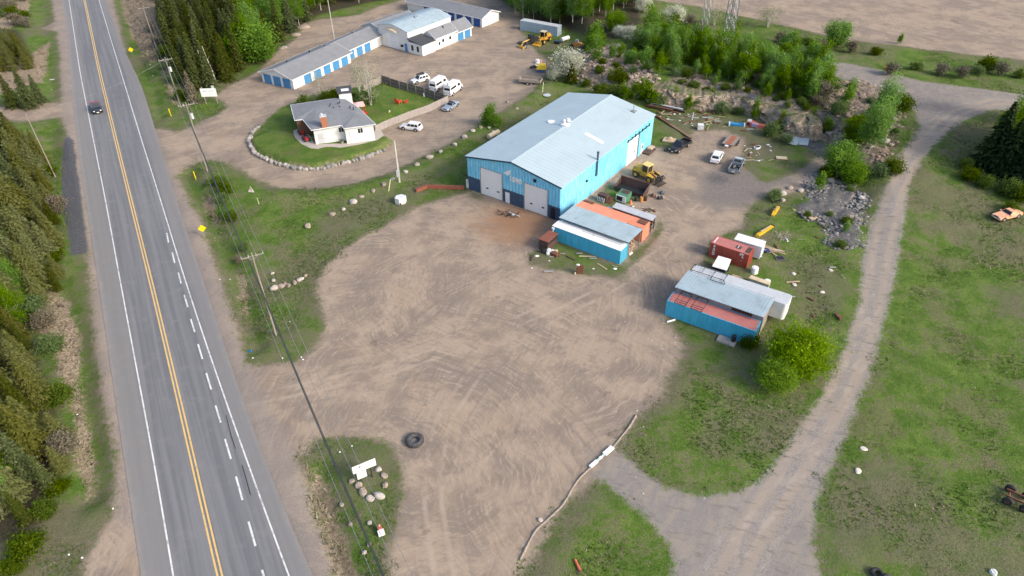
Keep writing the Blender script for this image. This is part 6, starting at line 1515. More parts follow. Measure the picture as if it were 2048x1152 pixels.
# loaders
def loader(name, label, qa, qb, yel, cabtop, s=1.0, backhoe=False, front=None):
    a, b = px(*qa), px(*qb); d = a - b; c = (a + b) / 2; t = thing(name, label, 'loader', c, math.atan2(d.y, d.x)); t.scale = (s, s, s)
    MB().loft([[(x, -y, z0), (x, y, z0), (x, y * .9, z1), (x, -y * .9, z1)] for x, y, z0, z1 in ((-3.1, .75, .9, 1.7), (-2.8, .9, .8, 2.1), (-1.2, .95, .8, 2.2), (-.9, .95, .8, 2.0))]).build('engine_hood', yel, t)
    mb = MB(); mb.box(-.9, 1.0, -.85, .85, .75, 1.55); mb.box(1.0, 2.1, -.5, .5, .7, 1.35); mb.box(-3.2, -3.0, -.95, .95, .7, 1.2); mb.build('chassis', yel, t)
    mb = MB()
    for x in (-.85, .55):
        for y in (-.72, .72): mb.box(x - .05, x + .05, y - .05, y + .05, 1.55, 3.05)
    cb_ = mb.build('cab_frame', yel, t); MB().box(-.8, .5, -.68, .68, 1.6, 3.0).build('cab_glass', M_GLASS, cb_); MB().box(-1.0, .75, -.88, .88, 3.05, 3.2).build('cab_roof', cabtop, t, bevel=.05)
    MB().box(-.92, .9, -.95, .95, 1.5, 1.62).build('platform', yel, t); MB().cyl((-1.6, .3, 2.1), (-1.6, .3, 3.0), .07, None, 8).build('exhaust', M_BLACK, t)
    for x, r in ((-1.9, .72), (1.45, .72 if not backhoe else .55)):
        for y in (-1.12, 1.12): wheel(t, x, y, r, .5, yel); 
    for x in (-1.9, 1.45):
        for y in (-1.1, 1.1): MB().slab([(x - .8, y - .28, 1.55), (x + .8, y - .28, 1.55), (x + .8, y + .28, 1.55), (x - .8, y + .28, 1.55)], .06).build('mudguard', yel, t)
    mb = MB()
    for y in (-.55, .55): mb.tube([(1.0, y, 1.9), (2.4, y, 1.5), (3.1, y, .6)], .12, 8)
    mb.build('lift_arm', M_BLACK if front else yel, t)
    mb = MB()
    for y in (-.3, .3): mb.tube([(1.1, y, 1.2), (2.6, y, 1.3)], .08, 8)
    mb.build('hydraulic_ram', M_STEEL, t)
    if front == 'grapple':
        mb = MB()
        for y in np.linspace(-1.1, 1.1, 6): mb.bar((2.9, y, .2), (4.0, y, .15), .1); mb.bar((2.9, y, .2), (3.0, y, 1.5), .1); mb.bar((3.0, y, 1.5), (3.8, y * .8, 1.2), .1)
        mb.box(2.85, 3.0, -1.2, 1.2, .2, .4); mb.box(2.9, 3.05, -1.2, 1.2, 1.3, 1.5); mb.build('grapple', M_BLACK, t)
    else:
        mb = MB(); mb.loft([[(3.0, y, .15), (4.1, y, .1), (4.15, y, .25), (3.3, y, .45), (3.15, y, 1.1), (2.95, y, 1.1)] for y in (-1.25, 1.25)]); mb.build('bucket', M_BLACK if backhoe else yel, t)
    if backhoe:
        mb = MB(); mb.tube([(-3.1, 0, 1.0), (-4.6, .2, 3.2)], .2, 6); mb.tube([(-4.6, .2, 3.2), (-5.6, .3, 1.2)], .16, 6); mb.build('backhoe_boom', yel, t); MB().loft([[(-6.0, y, .5), (-5.2, y, .4), (-5.2, y, 1.1), (-5.7, y, 1.2)] for y in (-.1, .7)]).build('backhoe_bucket', M_BLACK, t)
    return t
loader('wheel_loader', 'yellow wheel loader with black grapple behind the dark scrap bin', (1326, 372), (1262, 343), M_YEL, paint('pale_yellow_roof', (.72, .55, .2), .5), .93, front='grapple')
loader('backhoe_loader', 'yellow backhoe loader parked before the long grey container', (1071, 93), (1101, 77), paint('orange_yellow_machine_paint', (.6, .33, .04), .5, var=.2, scale=1.5), M_CREAM, .95, backhoe=False)
t = thing('road_grader', 'older yellow machine with dark cab left of the backhoe loader', 'machine', px(1066, 90), R(-140)); MB().box(-1.6, .2, -.6, .6, .8, 1.9).build('hood', M_BLACK, t, bevel=.05); MB().box(.1, 1.3, -.6, .6, 1.0, 3.0).build('cab', M_GLASS, t); mb = MB(); mb.tube([(1.2, 0, 1.8), (3.6, 0, 1.5), (4.2, 0, .6)], .14, 6); mb.build('front_frame', M_YEL2, t); MB().box(4.0, 4.5, -1, 1, .1, .7).build('blade', M_YEL, t)
for x, y in ((-1, -.9), (-1, .9), (3.6, -.8), (3.6, .8)): wheel(t, x, y, .6, .35, M_STEEL)
t = thing('compactor', 'orange and rust coloured derelict machine below the white tank', 'machine', px(1153, 97), R(-25)); MB().loft([[(x, -.6, .6), (x, .6, .6), (x, .5, z), (x, -.5, z)] for x, z in ((-.9, 1.5), (.6, 1.7), (2.1, 1.3))]).build('body', paint('rusty_orange_paint', (.4, .18, .04), .7, var=.3, scale=2, stain=(.2, .08, .03), samt=.5), t); MB().cyl((-1.2, -.8, .6), (-1.2, .8, .6), .6, None, 14).build('drum', M_BLACK, t); mb = MB(); mb.box(-.3, .4, -.4, .4, 1.6, 2.3); mb.build('engine_block', M_STEEL, t)
for y in (-.8, .8): wheel(t, 1.4, y, .5, .3)
t = thing('gas_tank', 'white horizontal gas tank near the backhoe loader', 'tank', px(1130, 84), R(38)); MB().cyl((-1.3, 0, .95), (1.3, 0, .95), .55, None, 18).build('shell', M_WHITE2, t, False, .08)
for x in (-.8, .8): MB().box(x - .1, x + .1, -.4, .4, 0, .6).build('leg', M_STEEL, t)
t = thing('dark_crate', 'black crate between the backhoe loader and the white tank', 'crate', px(1114, 88), R(-25)); mb = MB(); mb.box(-.75, .75, -.45, .45, .1, .85); mb.build('body', M_BLACK, t, bevel=.05); MB().box(-.8, .8, -.5, .5, .86, .92).build('lid', M_NAVY, t)
a = px(1040, 60); b = px(1110, 73); d = b - a
t = container('shipping_container', 'long pale blue grey container at the edge of the aspen wood', a, math.atan2(d.y, d.x), 12.19, 2.44, 2.7, paint('pale_grey_blue_container', (.34, .42, .5), .6, var=.08, scale=.6, stain=(.25, .3, .34), samt=.35, streak=True), M_GREY)
t = thing('heap_of_stones', 'grey concrete lump lying at the left of the backhoe loader', 'concrete', px(1043, 88)); V, F = ROCKS[1]; mb = MB(); mb.add(V * np.array([1.3, .8, .5]) + np.array([0, 0, .3]), [tuple(f) for f in F]); mb.build('lump', R_GRY, t)
# propane tank by the workshop
t = thing('propane_tank', 'cream coloured propane tank on the grass beside the workshop eave', 'tank', px(987, 276), R(48)); MB().cyl((-1.6, 0, .85), (1.6, 0, .85), .52, None, 18).build('shell', M_CREAM, t, False, .1); MB().cyl((0, 0, 1.3), (0, 0, 1.55), .2, None, 10).build('valve_dome', M_WHITE, t)
for x in (-1, 1): MB().box(x - .1, x + .1, -.35, .35, 0, .5).build('leg', M_CONC, t)
# white and yellow bundle on the lot
t = thing('tarped_load', 'yellow tarpaulin over a blue load behind the wooden trailer', 'load', px(1083, 143), R(-10)); MB().box(-1.0, 1.0, -.8, .8, 0, 1.0).build('load', paint('dull_blue_crate', (.08, .12, .25), .7, var=.3), t); MB().loft([[(-1.15, -.95, .8), (1.15, -.95, .75), (1.1, .95, .85), (-1.1, .9, .9)], [(-1.0, -.8, 1.7), (.9, -.7, 1.75), (.9, .7, 1.85), (-.8, .7, 1.8)]]).build('tarpaulin', paint('bright_yellow_tarp', (.8, .56, .03), .6, var=.15, scale=1.5), t)
t = thing('white_drums', 'white plastic tub behind the yellow tarpaulin', 'tub', px(1075, 126)); MB().cyl((0, 0, 0), (0, 0, .9), .6, .5, 12).build('tub', M_WHITE2, t); MB().cyl((.8, .2, 0), (.8, .2, .7), .35, None, 12).build('bucket', paint('pinkish_plastic', (.6, .35, .35), .6), t)
t = thing('snowmobile', 'black and white snowmobile left of the yellow tarpaulin', 'snowmobile', px(1069, 137), R(15)); MB().loft([[(x, -.3, .25), (x, .3, .25), (x, .22, z), (x, -.22, z)] for x, z in ((-1.2, .6), (-.3, .75), (.3, 1.0), (1.0, .5))]).build('body', M_BLACK, t); MB().loft([[(x, -.36, z - .1), (x, .36, z - .1), (x, .2, z + .05), (x, -.2, z + .05)] for x, z in ((.1, 1.0), (1.0, .6))]).build('cowl', M_WHITE2, t)
for q, l, h in [((1093, 150), 'grey utility post at the edge of the storage lot', 4.2), ((897, 193), 'slim dark post at the fence corner', 3.2)]:
    t = thing('post', l, 'post', px(*q)); MB().cyl((0, 0, -.2), (0, 0, h), .1, .08, 8).build('pole', M_WOOD, t); MB().box(-.1, .1, -.12, .12, h - .8, h - .4).build('box', M_STEEL, t)
t = thing('satellite_dish', 'white dish lying in the grass behind the workshop roof', 'dish', px(1094, 193)); MB().cyl((0, 0, .1), (0, 0, .35), .25, .9, 16).build('bowl', M_GREY, t); MB().cyl((.2, 0, .3), (.2, 0, 1.1), .03, None, 6).build('feed_arm', M_WHITE2, t)
# ------------------------------------------------------------------ scrap yard
def beam(q1, q2, label, mat=M_RUST, w=.35, h=.35, name='steel_beam', z=0.0, cat='beam', ibeam=True):
    a, b = px(*q1), px(*q2); d = b - a; t = thing(name, label, cat, a, math.atan2(d.y, d.x)); L = math.hypot(d.x, d.y); mb = MB()
    if ibeam: mb.box(0, L, -w / 2, w / 2, z + h - .04, z + h); mb.box(0, L, -w / 2, w / 2, z, z + .04); mb.box(0, L, -.03, .03, z + .04, z + h - .04)
    else: mb.box(0, L, -w / 2, w / 2, z, z + h)
    mb.build('beam', mat, t); return t
beam((832, 384), (856, 375), 'short end piece of the rust red barrier left of the workshop', paint('rust_red_rail', (.24, .075, .045), .8, var=.2), .5, .55, ibeam=False, name='barrier_rail', cat='barrier')
beam((857, 376), (928, 378), 'long rust red barrier rail at the left corner of the workshop', paint('rust_red_rail', (.24, .075, .045), .8), .5, .6, ibeam=False, name='barrier_rail', cat='barrier')
beam((1311, 232), (1340, 251), 'upper rusty channel beam running from the workshop corner', M_RUST, .6, .35)
beam((1340, 251), (1383, 279), 'lower rusty channel beam ending behind the black pickup', paint('brown_channel_steel', (.22, .13, .08), .8, var=.2), .6, .35)
for i, (a, b) in enumerate([((1293, 207), (1350, 218)), ((1296, 203), (1345, 211)), ((1300, 211), (1365, 224)), ((1320, 215), (1370, 226)), ((1290, 213), (1345, 224)), ((1330, 207), (1375, 218))]):
    beam(a, b, 'rusty steel section in the stack behind the workshop corner', [M_RUST2, M_RUST, M_STEEL][i % 3] if i != 2 else M_GREY, .5, .4, z=.15 * (i % 3)); [o for o in COL.objects if o.get('label', '') == 'rusty steel section in the stack behind the workshop corner'][-1]['group'] = 'stacked steel behind the workshop corner'
beam((1196, 196), (1215, 199), 'dark steel offcut just behind the workshop ridge', M_RUST2, .5, .4)
t = thing('wooden_crate', 'peaked tan wooden platform in front of the black pickup', 'platform', px(1338, 284), R(-20)); MB().slab([(-1.3, -.8, .5), (1.2, -.9, .5), (1.3, .7, .65), (-1.0, .8, .65)], .3).build('deck', M_TAN, t); MB().loft([[(-.5, -.4, .55), (.6, -.4, .55), (.6, .6, .6), (-.5, .6, .6)], [(-.1, -.1, 1.0), (.3, -.1, 1.0), (.3, .4, 1.0), (-.1, .4, 1.0)]]).build('hump', M_TAN, t)
t = thing('wooden_steps', 'dark wooden steps and landing beside the workshop side door', 'steps', px(1297, 303), R(-36)); MB().box(-.9, .9, -1.6, 1.3, 0, .35).build('landing', M_RUST2, t); MB().box(-.5, .5, .1, 1.7, .35, .6).build('upper_step', M_TAN, t)
t = thing('tyre', 'worn tyre leaning by the bumper of the black pickup', 'tyre', px(1331, 303)); mb = MB(); 
def torus(mb, c, R_, r, ax='z', n=18, m=8):
    V = []; F = []
    for i in range(n):
        a = 6.283 * i / n
        for j in range(m):
            b = 6.283 * j / m; x = (R_ + r * math.cos(b)) * math.cos(a); y = (R_ + r * math.cos(b)) * math.sin(a); z = r * math.sin(b)
            p = (x, y, z) if ax == 'z' else ((x, z, y) if ax == 'y' else (z, x, y)); V.append((p[0] + c[0], p[1] + c[1], p[2] + c[2])); F.append((i * m + j, ((i + 1) % n) * m + j, ((i + 1) % n) * m + (j + 1) % m, i * m + (j + 1) % m))
    return mb.add(V, F)
torus(mb, (0, 0, .35), .28, .12, 'y').build('tread', M_RUBR, t, True)
t = thing('water_tote', 'white caged liquid tote in the scrap grass above the flatbed trailer', 'tank', px(1400, 259), R(-5)); MB().box(-.6, .6, -.55, .55, .15, 1.15).build('bottle', M_WHITE2, t, bevel=.08); mb = MB()
for x in np.linspace(-.62, .62, 5):
    for y in (-.57, .57): mb.bar((x, y, .1), (x, y, 1.2), .025)
for z in (.3, .6, .9, 1.2):
    for y in (-.57, .57): mb.bar((-.62, y, z), (.62, y, z), .025)
mb.build('cage', M_STEEL, t); MB().box(-.62, .62, -.57, .57, 0, .12).build('pallet', M_WOOD, t)
t = thing('cable_spool_box', 'white hexagonal concrete block on the grass by the light pole', 'block', px(802, 405), R(25)); mb = MB(); hx = [(1.05 * math.cos(R(60 * k)), .95 * math.sin(R(60 * k))) for k in range(6)]; mb.prism(hx, 0, 1.15); mb.build('body', paint('chalky_white_panel', (.66, .68, .68), .7, var=.06, stain=(.6, .5, .42), samt=.3), t, bevel=.04); MB().box(-.45, -.25, -.97, -.85, .1, .4).build('hatch', M_DARK, t)
t = thing('play_slide', 'bright blue plastic play part with white ends in the scrap grass', 'plastic part', px(1473, 252), R(-12)); mb = MB(); mb.loft([[(x, -.45, z), (x, .45, z), (x, .5, z + .5), (x, .3, z + .45), (x, -.3, z + .3), (x, -.5, z + .5)] for x, z in ((-1.4, .2), (-.4, .05), (.4, .0), (1.4, .2))]).build('body', paint('sky_blue_plastic', (.03, .22, .45), .4), t); MB().box(-1.65, -1.4, -.5, .5, .1, .7).build('end', M_WHITE2, t); MB().box(1.4, 1.65, -.5, .5, .1, .7).build('end', M_WHITE2, t)
t = thing('wrecked_body_shell', 'red wrecked machine shell with lilac panel in the scrap grass', 'wreck', px(1512, 254), R(-24)); rdm = paint('faded_wreck_red', (.36, .08, .07), .7, var=.2, stain=(.6, .25, .15), samt=.4)
MB().loft([[(x, -w_, .1), (x, w_, .1), (x, w_ * .8, z), (x, -w_ * .8, z)] for x, w_, z in ((-2.0, .9, 1.2), (-1.0, .9, 1.0), (.5, .6, .7), (2.6, .35, .6))]).build('shell', rdm, t); MB().box(-1.9, -1.1, -.6, .6, 1.1, 1.25).build('top_panel', M_GREY, t); MB().box(-.9, .3, -.95, -.4, .3, 1.0).build('lilac_panel', paint('lilac_grey', (.32, .28, .42), .6), t); MB().box(-1.85, -1.3, -.85, -.7, .4, 1.05).build('opening', M_DARK, t)
for i, (q, l) in enumerate([([(1612, 262), (1593, 293), (1576, 290), (1595, 263)], 'left one of the two long pale metal sheets lying by the gravel'), ([(1625, 262), (1614, 294), (1596, 292), (1607, 262)], 'right one of the two long pale metal sheets lying by the gravel')]):
    c = px(*q[0]); t = thing('roofing_sheet', l, 'metal sheet', c); P4 = [Vector(px(*k)) - c + Vector((0, 0, .28 + .08 * i)) for k in q]; mb = MB(); ribbed_roof(mb, P4[0], P4[3], P4[2], P4[1], .35, .05, .035, .05); mb.build('sheet', M_GALV2, t)
t = thing('board', 'pale rectangular board lying on the grass below the metal sheets', 'board', px(1563, 317), R(-8)); MB().box(-1.0, 1.0, -.55, .55, .1, .2).build('panel', M_CREAM, t); MB().box(-.9, .9, -.45, .45, 0, .1).build('underframe', M_WOOD, t)
t = thing('bathtub', 'white tub with black inside among the heap above the grey pickup', 'tub', px(1514, 298), R(30)); mb = MB(); mb.loft([[(x * s, y * s2, z) for x, y in rrect(-.8, .8, -.42, .42, .38)] for s, s2, z in ((.8, .75, 0), (1, 1, .5))]); mb.build('shell', M_WHITE2, t); mb = MB(); mb.prism(rrect(-.62, .62, -.3, .3, .28), .5, .52); mb.build('opening', M_DARK, t)
t = thing('dark_scrap_bin', 'huge open dark rusted scrap bin in front of the yellow loader', 'bin', px(1262, 384), T1 + .04); mb = MB()
Lb, Wb_, Hb = 5.6, 2.3, 1.5
mb.box(-Lb / 2, Lb / 2, -Wb_ / 2, Wb_ / 2, .2, .28); mb.slab([(-Lb / 2, Wb_ / 2, .3), (Lb / 2, Wb_ / 2, .3), (Lb / 2, Wb_ / 2 + .35, Hb + .3), (-Lb / 2, Wb_ / 2 + .35, Hb + .3)], .09); mb.slab([(-Lb / 2, -Wb_ / 2 - .1, .9), (Lb / 2, -Wb_ / 2 - .1, .9), (Lb / 2, -Wb_ / 2, .25), (-Lb / 2, -Wb_ / 2, .25)], .08)
for x in (-Lb / 2, Lb / 2 - .06): mb.add([(x, -Wb_ / 2 - .1, .9), (x, -Wb_ / 2, .25), (x, Wb_ / 2, .25), (x, Wb_ / 2 + .35, Hb + .3), (x + .06, -Wb_ / 2 - .1, .9), (x + .06, -Wb_ / 2, .25), (x + .06, Wb_ / 2, .25), (x + .06, Wb_ / 2 + .35, Hb + .3)], [(0, 1, 2, 3), (4, 7, 6, 5), (0, 4, 5, 1), (1, 5, 6, 2), (2, 6, 7, 3), (3, 7, 4, 0)])
mb.build('shell', M_RUST2, t); mb = MB(); mb.box(-Lb / 2 - .05, Lb / 2 + .05, Wb_ / 2 + .28, Wb_ / 2 + .42, Hb + .25, Hb + .37); mb.build('rim', M_RUST, t); mb = MB(); mb.box(-Lb / 2 + .1, Lb / 2 - .1, -Wb_ / 2 + .1, Wb_ / 2 - .1, .28, .6); mb.build('contents', M_BLACK, t)
t = thing('machine_cab', 'green machine cab with white framed front window on the grass', 'cab', px(1246, 400), T1 - .02); gm_ = paint('dull_machine_green', (.07, .2, .12), .6, var=.15, stain=(.16, .22, .18), samt=.4); MB().loft([[(-1.0, -.9, 0), (1.0, -.9, 0), (1.0, 1.1, 0), (-1.0, 1.1, 0)], [(-1.0, -.9, 1.25), (1.0, -.9, 1.25), (1.0, 1.1, 1.5), (-1.0, 1.1, 1.5)]]).build('body', gm_, t)
MB().box(-.95, .95, -1.0, -.9, .1, 1.3).build('front_frame', M_WHITE2, t); MB().box(-.78, .35, -1.02, -.99, .3, 1.15).build('window', M_GLASS, t); mb = MB(); mb.slab([(-.6, .0, 1.42), (.8, .0, 1.42), (.8, .95, 1.53), (-.6, .95, 1.53)], .05); mb.build('roof_hatch', M_RUST2, t)
t = thing('rusty_radiator', 'dark rusted radiator box against the workshop wall by the green cab', 'machine part', px(1208, 402), T1); MB().box(-1.1, .7, -.5, .6, 0, 1.3).build('housing', M_RUST2, t, bevel=.05); MB().slab([(.8, -.4, .1), (1.6, -.3, .1), (1.6, .5, 1.0), (.8, .5, 1.0)], .05).build('door', M_RUST, t); mb = MB()
for k in range(5): mb.cyl((-.9 + .3 * k, -.75, .1), (-.9 + .32 * k, -.65, .9), .1, .08, 6)
mb.build('white_bags', M_GREY, t)
for q, c_, l in [((1282, 403), (.5, .22, .05), 'orange drum standing upright in the scrap near the rack'), ((1272, 402), (.03, .03, .03), 'black drum left of the orange one'), ((1291, 401), (.1, .04, .02), 'rusty drum right of the orange one'), ((1307, 393), (.2, .1, .06), 'brown engine block on the gravel before the loader'),
                 ((1325, 388), (.12, .13, .14), 'grey gearbox on the gravel nearest the loader'), ((1320, 398), (.03, .03, .035), 'black box on the gravel before the loader'), ((1261, 407), (.7, .25, .08), 'orange cone leaning at the end of the rack'), ((1297, 421), (.06, .1, .08), 'dark green hose coil behind the rack')]:
    t = thing('drum' if 'drum' in l else 'machine_part', l, 'drum' if 'drum' in l else 'machine part', px(*q), random.random() * 3); m_ = paint('scrap_' + l.split()[0] + l.split()[1], c_, .7, var=.3, scale=3)
    if 'drum' in l: MB().cyl((0, 0, 0), (0, 0, .85), .3, None, 14).build('barrel', m_, t); MB().cyl((0, 0, .85), (0, 0, .88), .27, None, 14).build('lid', m_, t)
    elif 'cone' in l: MB().cyl((0, 0, 0), (0, 0, .8), .28, .05, 12).build('cone', m_, t); MB().box(-.3, .3, -.3, .3, 0, .05).build('base', m_, t)
    elif 'coil' in l: torus(MB(), (0, 0, .15), .4, .13).build('coil', m_, t)
    else: MB().box(-.42, .42, -.3, .3, 0, .5).build('casing', m_, t, bevel=.05); MB().cyl((.3, 0, .3), (.75, 0, .3), .18, .1, 10).build('shaft', M_STEEL, t); MB().cyl((-.2, 0, .5), (-.2, 0, .7), .12, None, 8).build('cap', M_STEEL, t)
def boom(q1, q2, label, h0, h1, w=.55):
    a, b = px(*q1), px(*q2); d = b - a; L = math.hypot(d.x, d.y); t = thing('excavator_boom', label, 'boom', a, math.atan2(d.y, d.x)); MB().loft([[(x, -w / 2, z0), (x, w / 2, z0), (x, w / 2, z1), (x, -w / 2, z1)] for x, z0, z1 in ((0, .05, .35), (L * .3, .05, h0), (L * .7, .05, h1), (L, .05, .3))]).build('arm', M_YEL2, t)
    mb = MB(); mb.cyl((.2, -w / 2 - .05, .3), (.2, w / 2 + .05, .3), .12, None, 10); mb.cyl((L - .2, -w / 2 - .05, .3), (L - .2, w / 2 + .05, .3), .12, None, 10); mb.build('pin', M_BLACK, t); MB().tube([(L * .2, 0, h0 + .1), (L * .75, 0, h1 + .12)], .08, 8).build('hydraulic_ram', M_STEEL, t)
boom((1545, 434), (1557, 414), 'yellow digger boom lying upright near the grey gravel, upper one', .9, .5)
boom((1512, 475), (1546, 453), 'yellow digger boom sticking out behind the white box container', .6, .45)
for q, l, rz in [((1548, 405), 'tangle of black hoses by the upper yellow boom', 0), ((1530, 442), 'black pipes in the grass between the two yellow booms', .5), ((1560, 518), 'dark square hatch cover lying in the grass', 0)]:
    t = thing('scrap_heap', l, 'scrap', px(*q), rz); mb = MB()
    if 'hatch' in l: mb.box(-.7, .7, -.55, .55, .1, .2); mb.build('cover', paint('dark_grey_plate', (.1, .1, .11), .8, var=.2), t); MB().box(-.5, .5, -.4, .4, .2, .24).build('grid', M_BLACK, t)
    else:
        for i in range(9): x, y = random.uniform(-.8, .8), random.uniform(-.4, .4); mb.cyl((x, y, .05), (x + random.uniform(-.9, .9), y + random.uniform(-.6, .6), random.uniform(.1, .6)), .05, None, 6)
        mb.build('pipes', M_BLACK, t)
t = thing('timber_heap', 'small heap of planks and a blue sheet beside the white box container', 'timber heap', px(1536, 502), R(-30)); mb = MB()
for i in range(16): x, y = random.uniform(-1, 1.8), random.uniform(-.5, .6); mb.box(-.9, .9, -.08, .08, 0, .05, random.uniform(-.9, .9), (x, y, .1 + random.random() * .4))
mb.build('planks', M_TAN, t); MB().slab([(-.8, -.8, .3), (.4, -.9, .4), (.3, .0, .5), (-.7, .1, .35)], .04).build('blue_sheet', paint('navy_tarp', (.03, .06, .16), .7), t)
t = thing('brush_pile', 'pile of grey dead branches in the scrap grass', 'brush pile', px(1565, 475)); mb = MB()
for i in range(60): a = random.random() * 6.28; x, y = random.gauss(0, .9), random.gauss(0, .6); mb.cyl((x, y, .05), (x + math.cos(a) * 1.2, y + math.sin(a) * 1.2, random.random() * .8), .035, .015, 4)
mb.build('branches', DEADW, t); MB().box(.3, .5, -1.4, -.3, .1, .18).build('white_stake', M_WHITE2, t)
t = thing('sand_streak', 'spilled ochre sand on the edge of the grey rubble', 'sand', px(1610, 428)); mb = MB(); a = Vector(t.location)
spine = [Vector(px(*q)) - a for q in [(1592, 416), (1600, 423), (1610, 428), (1622, 432), (1633, 437)]]; rings = []
for i, s in enumerate(spine): w_ = (.3, .55, .5, .55, .25)[i]; rings.append([(s.x + w_ * math.cos(R(k * 45)) * random.uniform(.8, 1.2), s.y + w_ * math.sin(R(k * 45)) * random.uniform(.8, 1.2), s.z + (.03 if k % 2 else .05)) for k in range(8)])
for i, s in enumerate(spine[:-1]):
    q = s.lerp(spine[i + 1], .5); V, F = ROCKS[i % 6]; mb.add(V * np.array([1.1, .7, .16]) + np.array([q.x, q.y, q.z]), [tuple(f) for f in F])
mb.build('sand', paint('ochre_sand', (.6, .42, .24), .95, var=.15, scale=2), t, True)
# litter and small scrap lying around: each a thing of its own
g = random.Random(99); LIT = [('white_scrap', M_WHITE2, 'piece of white litter'), ('rusty_scrap', M_RUST, 'bit of rusty scrap'), ('timber_offcut', M_TAN, 'tan timber offcut'), ('grey_scrap', M_STEEL, 'bit of grey scrap metal')]
for (x0, y0, x1, y1), n_, where in [((1316, 214, 1445, 252), 64, 'in the scrap belt behind the workshop'), ((1488, 285, 1545, 325), 24, 'in the heap above the grey pickup'), ((1060, 505, 1230, 545), 14, 'in the grass before the blue container'), ((1255, 412, 1318, 428), 12, 'behind the storage rack'), ((1440, 235, 1600, 275), 10, 'in the grass under the rock cut'), ((1480, 470, 1700, 640), 16, 'in the grass between the containers and the lane'), ((1290, 640, 1400, 700), 6, 'on the ground before the bright blue container'), ((1160, 640, 1420, 1000), 9, 'on the dirt between yard and meadow'), ((560, 600, 1060, 800), 5, 'on the open dirt yard')]:
    for i in range(n_):
        k = g.randrange(4) if y0 < 560 else 0
        nm, m_, lb = LIT[k]; m_ = M_GREY if y0 >= 560 else m_; q = (g.uniform(x0, x1), g.uniform(y0, y1)); s = g.uniform(.12, .4) * (1 if y0 < 560 else .35)
        o = MB(); rot = g.random() * 3.1
        if k == 0: V, F = ROCKS[g.randrange(6)]; o.add(V * np.array([s, s * .7, s * .4]), [tuple(f) for f in F])
        elif k == 1: o.box(-s * 2, s * 2, -s * .3, s * .3, 0, s * .5, rot); o.box(-s, s * .4, -s * .8, s * .6, s * .5, s * .7, rot + .5)
        elif k == 2: o.box(-s * 3, s * 3, -s * .25, s * .25, 0, s * .3, rot)
        else: o.cyl((-s * 2, 0, s * .5), (s * 2, 0, s * .4), s * .4, s * .35, 8)
        ob = o.build(nm, m_, None); ob.location = px(*q) + Vector((0, 0, .06)); tag(ob, lb + ' ' + where, 'litter' if k == 0 else 'scrap', lb + ' ' + where)
# things in the meadow and at the entrance
t = thing('truck_axles', 'tandem truck axles with black tyres in the right hand meadow', 'axles', px(2031, 1003), R(-38))
for x in (-.75, .75):
    MB().cyl((x, -1.0, .5), (x, 1.0, .5), .12, None, 8).build('axle', M_RUST, t)
    for y in (-.95, .95): k = MB(); torus(k, (x, y, .5), .33, .19, 'y', 20, 8); k = k.build('tyre', M_RUBR, t, True); MB().cyl((x, y - .14, .5), (x, y + .14, .5), .24, None, 12).build('rim', M_RUST2, k)
mb = MB(); mb.bar((-1.1, -.45, .7), (1.1, -.45, .7), .12, .2); mb.bar((-1.1, .45, .7), (1.1, .45, .7), .12, .2); mb.build('frame', M_RUST, t)
t = thing('fallen_machine_part', 'black rubber tyre heap cut by the bottom edge', 'tyres', px(1752, 1150)); torus(MB(), (0, 0, .3), .42, .2).build('tyre', M_RUBR, t, True)
mb = MB(); torus(mb, (.5, -.5, .4), .42, .2, 'y'); mb.build('tyre', M_RUBR, t, True)
t = thing('white_disc', 'round white vent cap on the grass at the lower right', 'cap', px(1986, 1146)); MB().cyl((0, 0, .05), (0, 0, .3), .34, .28, 14).build('cap', M_WHITE2, t); mb = MB(); mb.box(-.25, .25, -.04, .04, .3, .33); mb.box(-.04, .04, -.25, -.05, .3, .33); mb.box(-.04, .04, .05, .25, .3, .33); mb.build('ribs', M_GREY, t)
a, b = px(1150, 1121), px(1160, 1143); d = b - a
t = thing('pipe', 'short orange red pipe lying in the grass at the bottom edge', 'pipe', a, math.atan2(d.y, d.x)); MB().cyl((0, 0, .14), (1.25, 0, .14), .13, None, 10).build('tube', paint('orange_red_pipe', (.6, .13, .07), .6, var=.2, scale=3), t); MB().cyl((1.22, 0, .14), (1.3, 0, .14), .16, None, 10).build('collar', M_RUST, t)
for q, l in [((1716, 943), 'lower pale broken slab in the right hand meadow'), ((1728, 898), 'upper pale broken slab in the right hand meadow'), ((1661, 541), 'pale broken stone in the grass left of the lane'), ((1588, 548), 'white crumbled block behind the semi trailer'), ((1589, 570), 'white stone behind the right end of the semi trailer'), ((1644, 585), 'small pale slab near the lane beside the semi trailer')]:
    boulder(q, .42, l, None, paint('broken_white_concrete', (.62, .56, .5), .9, var=.12), .35, name='concrete_piece')
# white striped gate pole and the dirt berm it lies on
a, b = px(1180, 936), px(1225, 896); d = b - a; L = math.hypot(d.x, d.y)
t = thing('barrier_pole', 'white and pale green plank barrier lying across the dirt berm', 'barrier', a, math.atan2(d.y, d.x))
pg_ = paint('pale_green_worn_plank', (.5, .62, .56), .8, var=.1)
for i, (f0, f1, m_, w_) in enumerate([(0, .3, M_WHITE2, .2), (.3, .42, pg_, .1), (.42, .5, M_WHITE2, .14), (.5, .62, pg_, .08), (.62, 1.0, M_WHITE2, .27)]): MB().box(L * f0 + .01, L * f1, -w_, w_, .1, .26).build('plank', m_, t)
bm_ = AT([(1040, 1120), (1070, 1060), (1100, 1035), (1128, 1008), (1145, 975), (1160, 955), (1178, 938), (1200, 917), (1225, 896), (1242, 874), (1262, 850), (1272, 830)])
mb = MB(); Q_ = resample(bm_, 60); n_ = offset(Q_, .3); rings = []
T_ = np.gradient(Q_, axis=0); T_ /= np.hypot(*T_.T)[:, None]
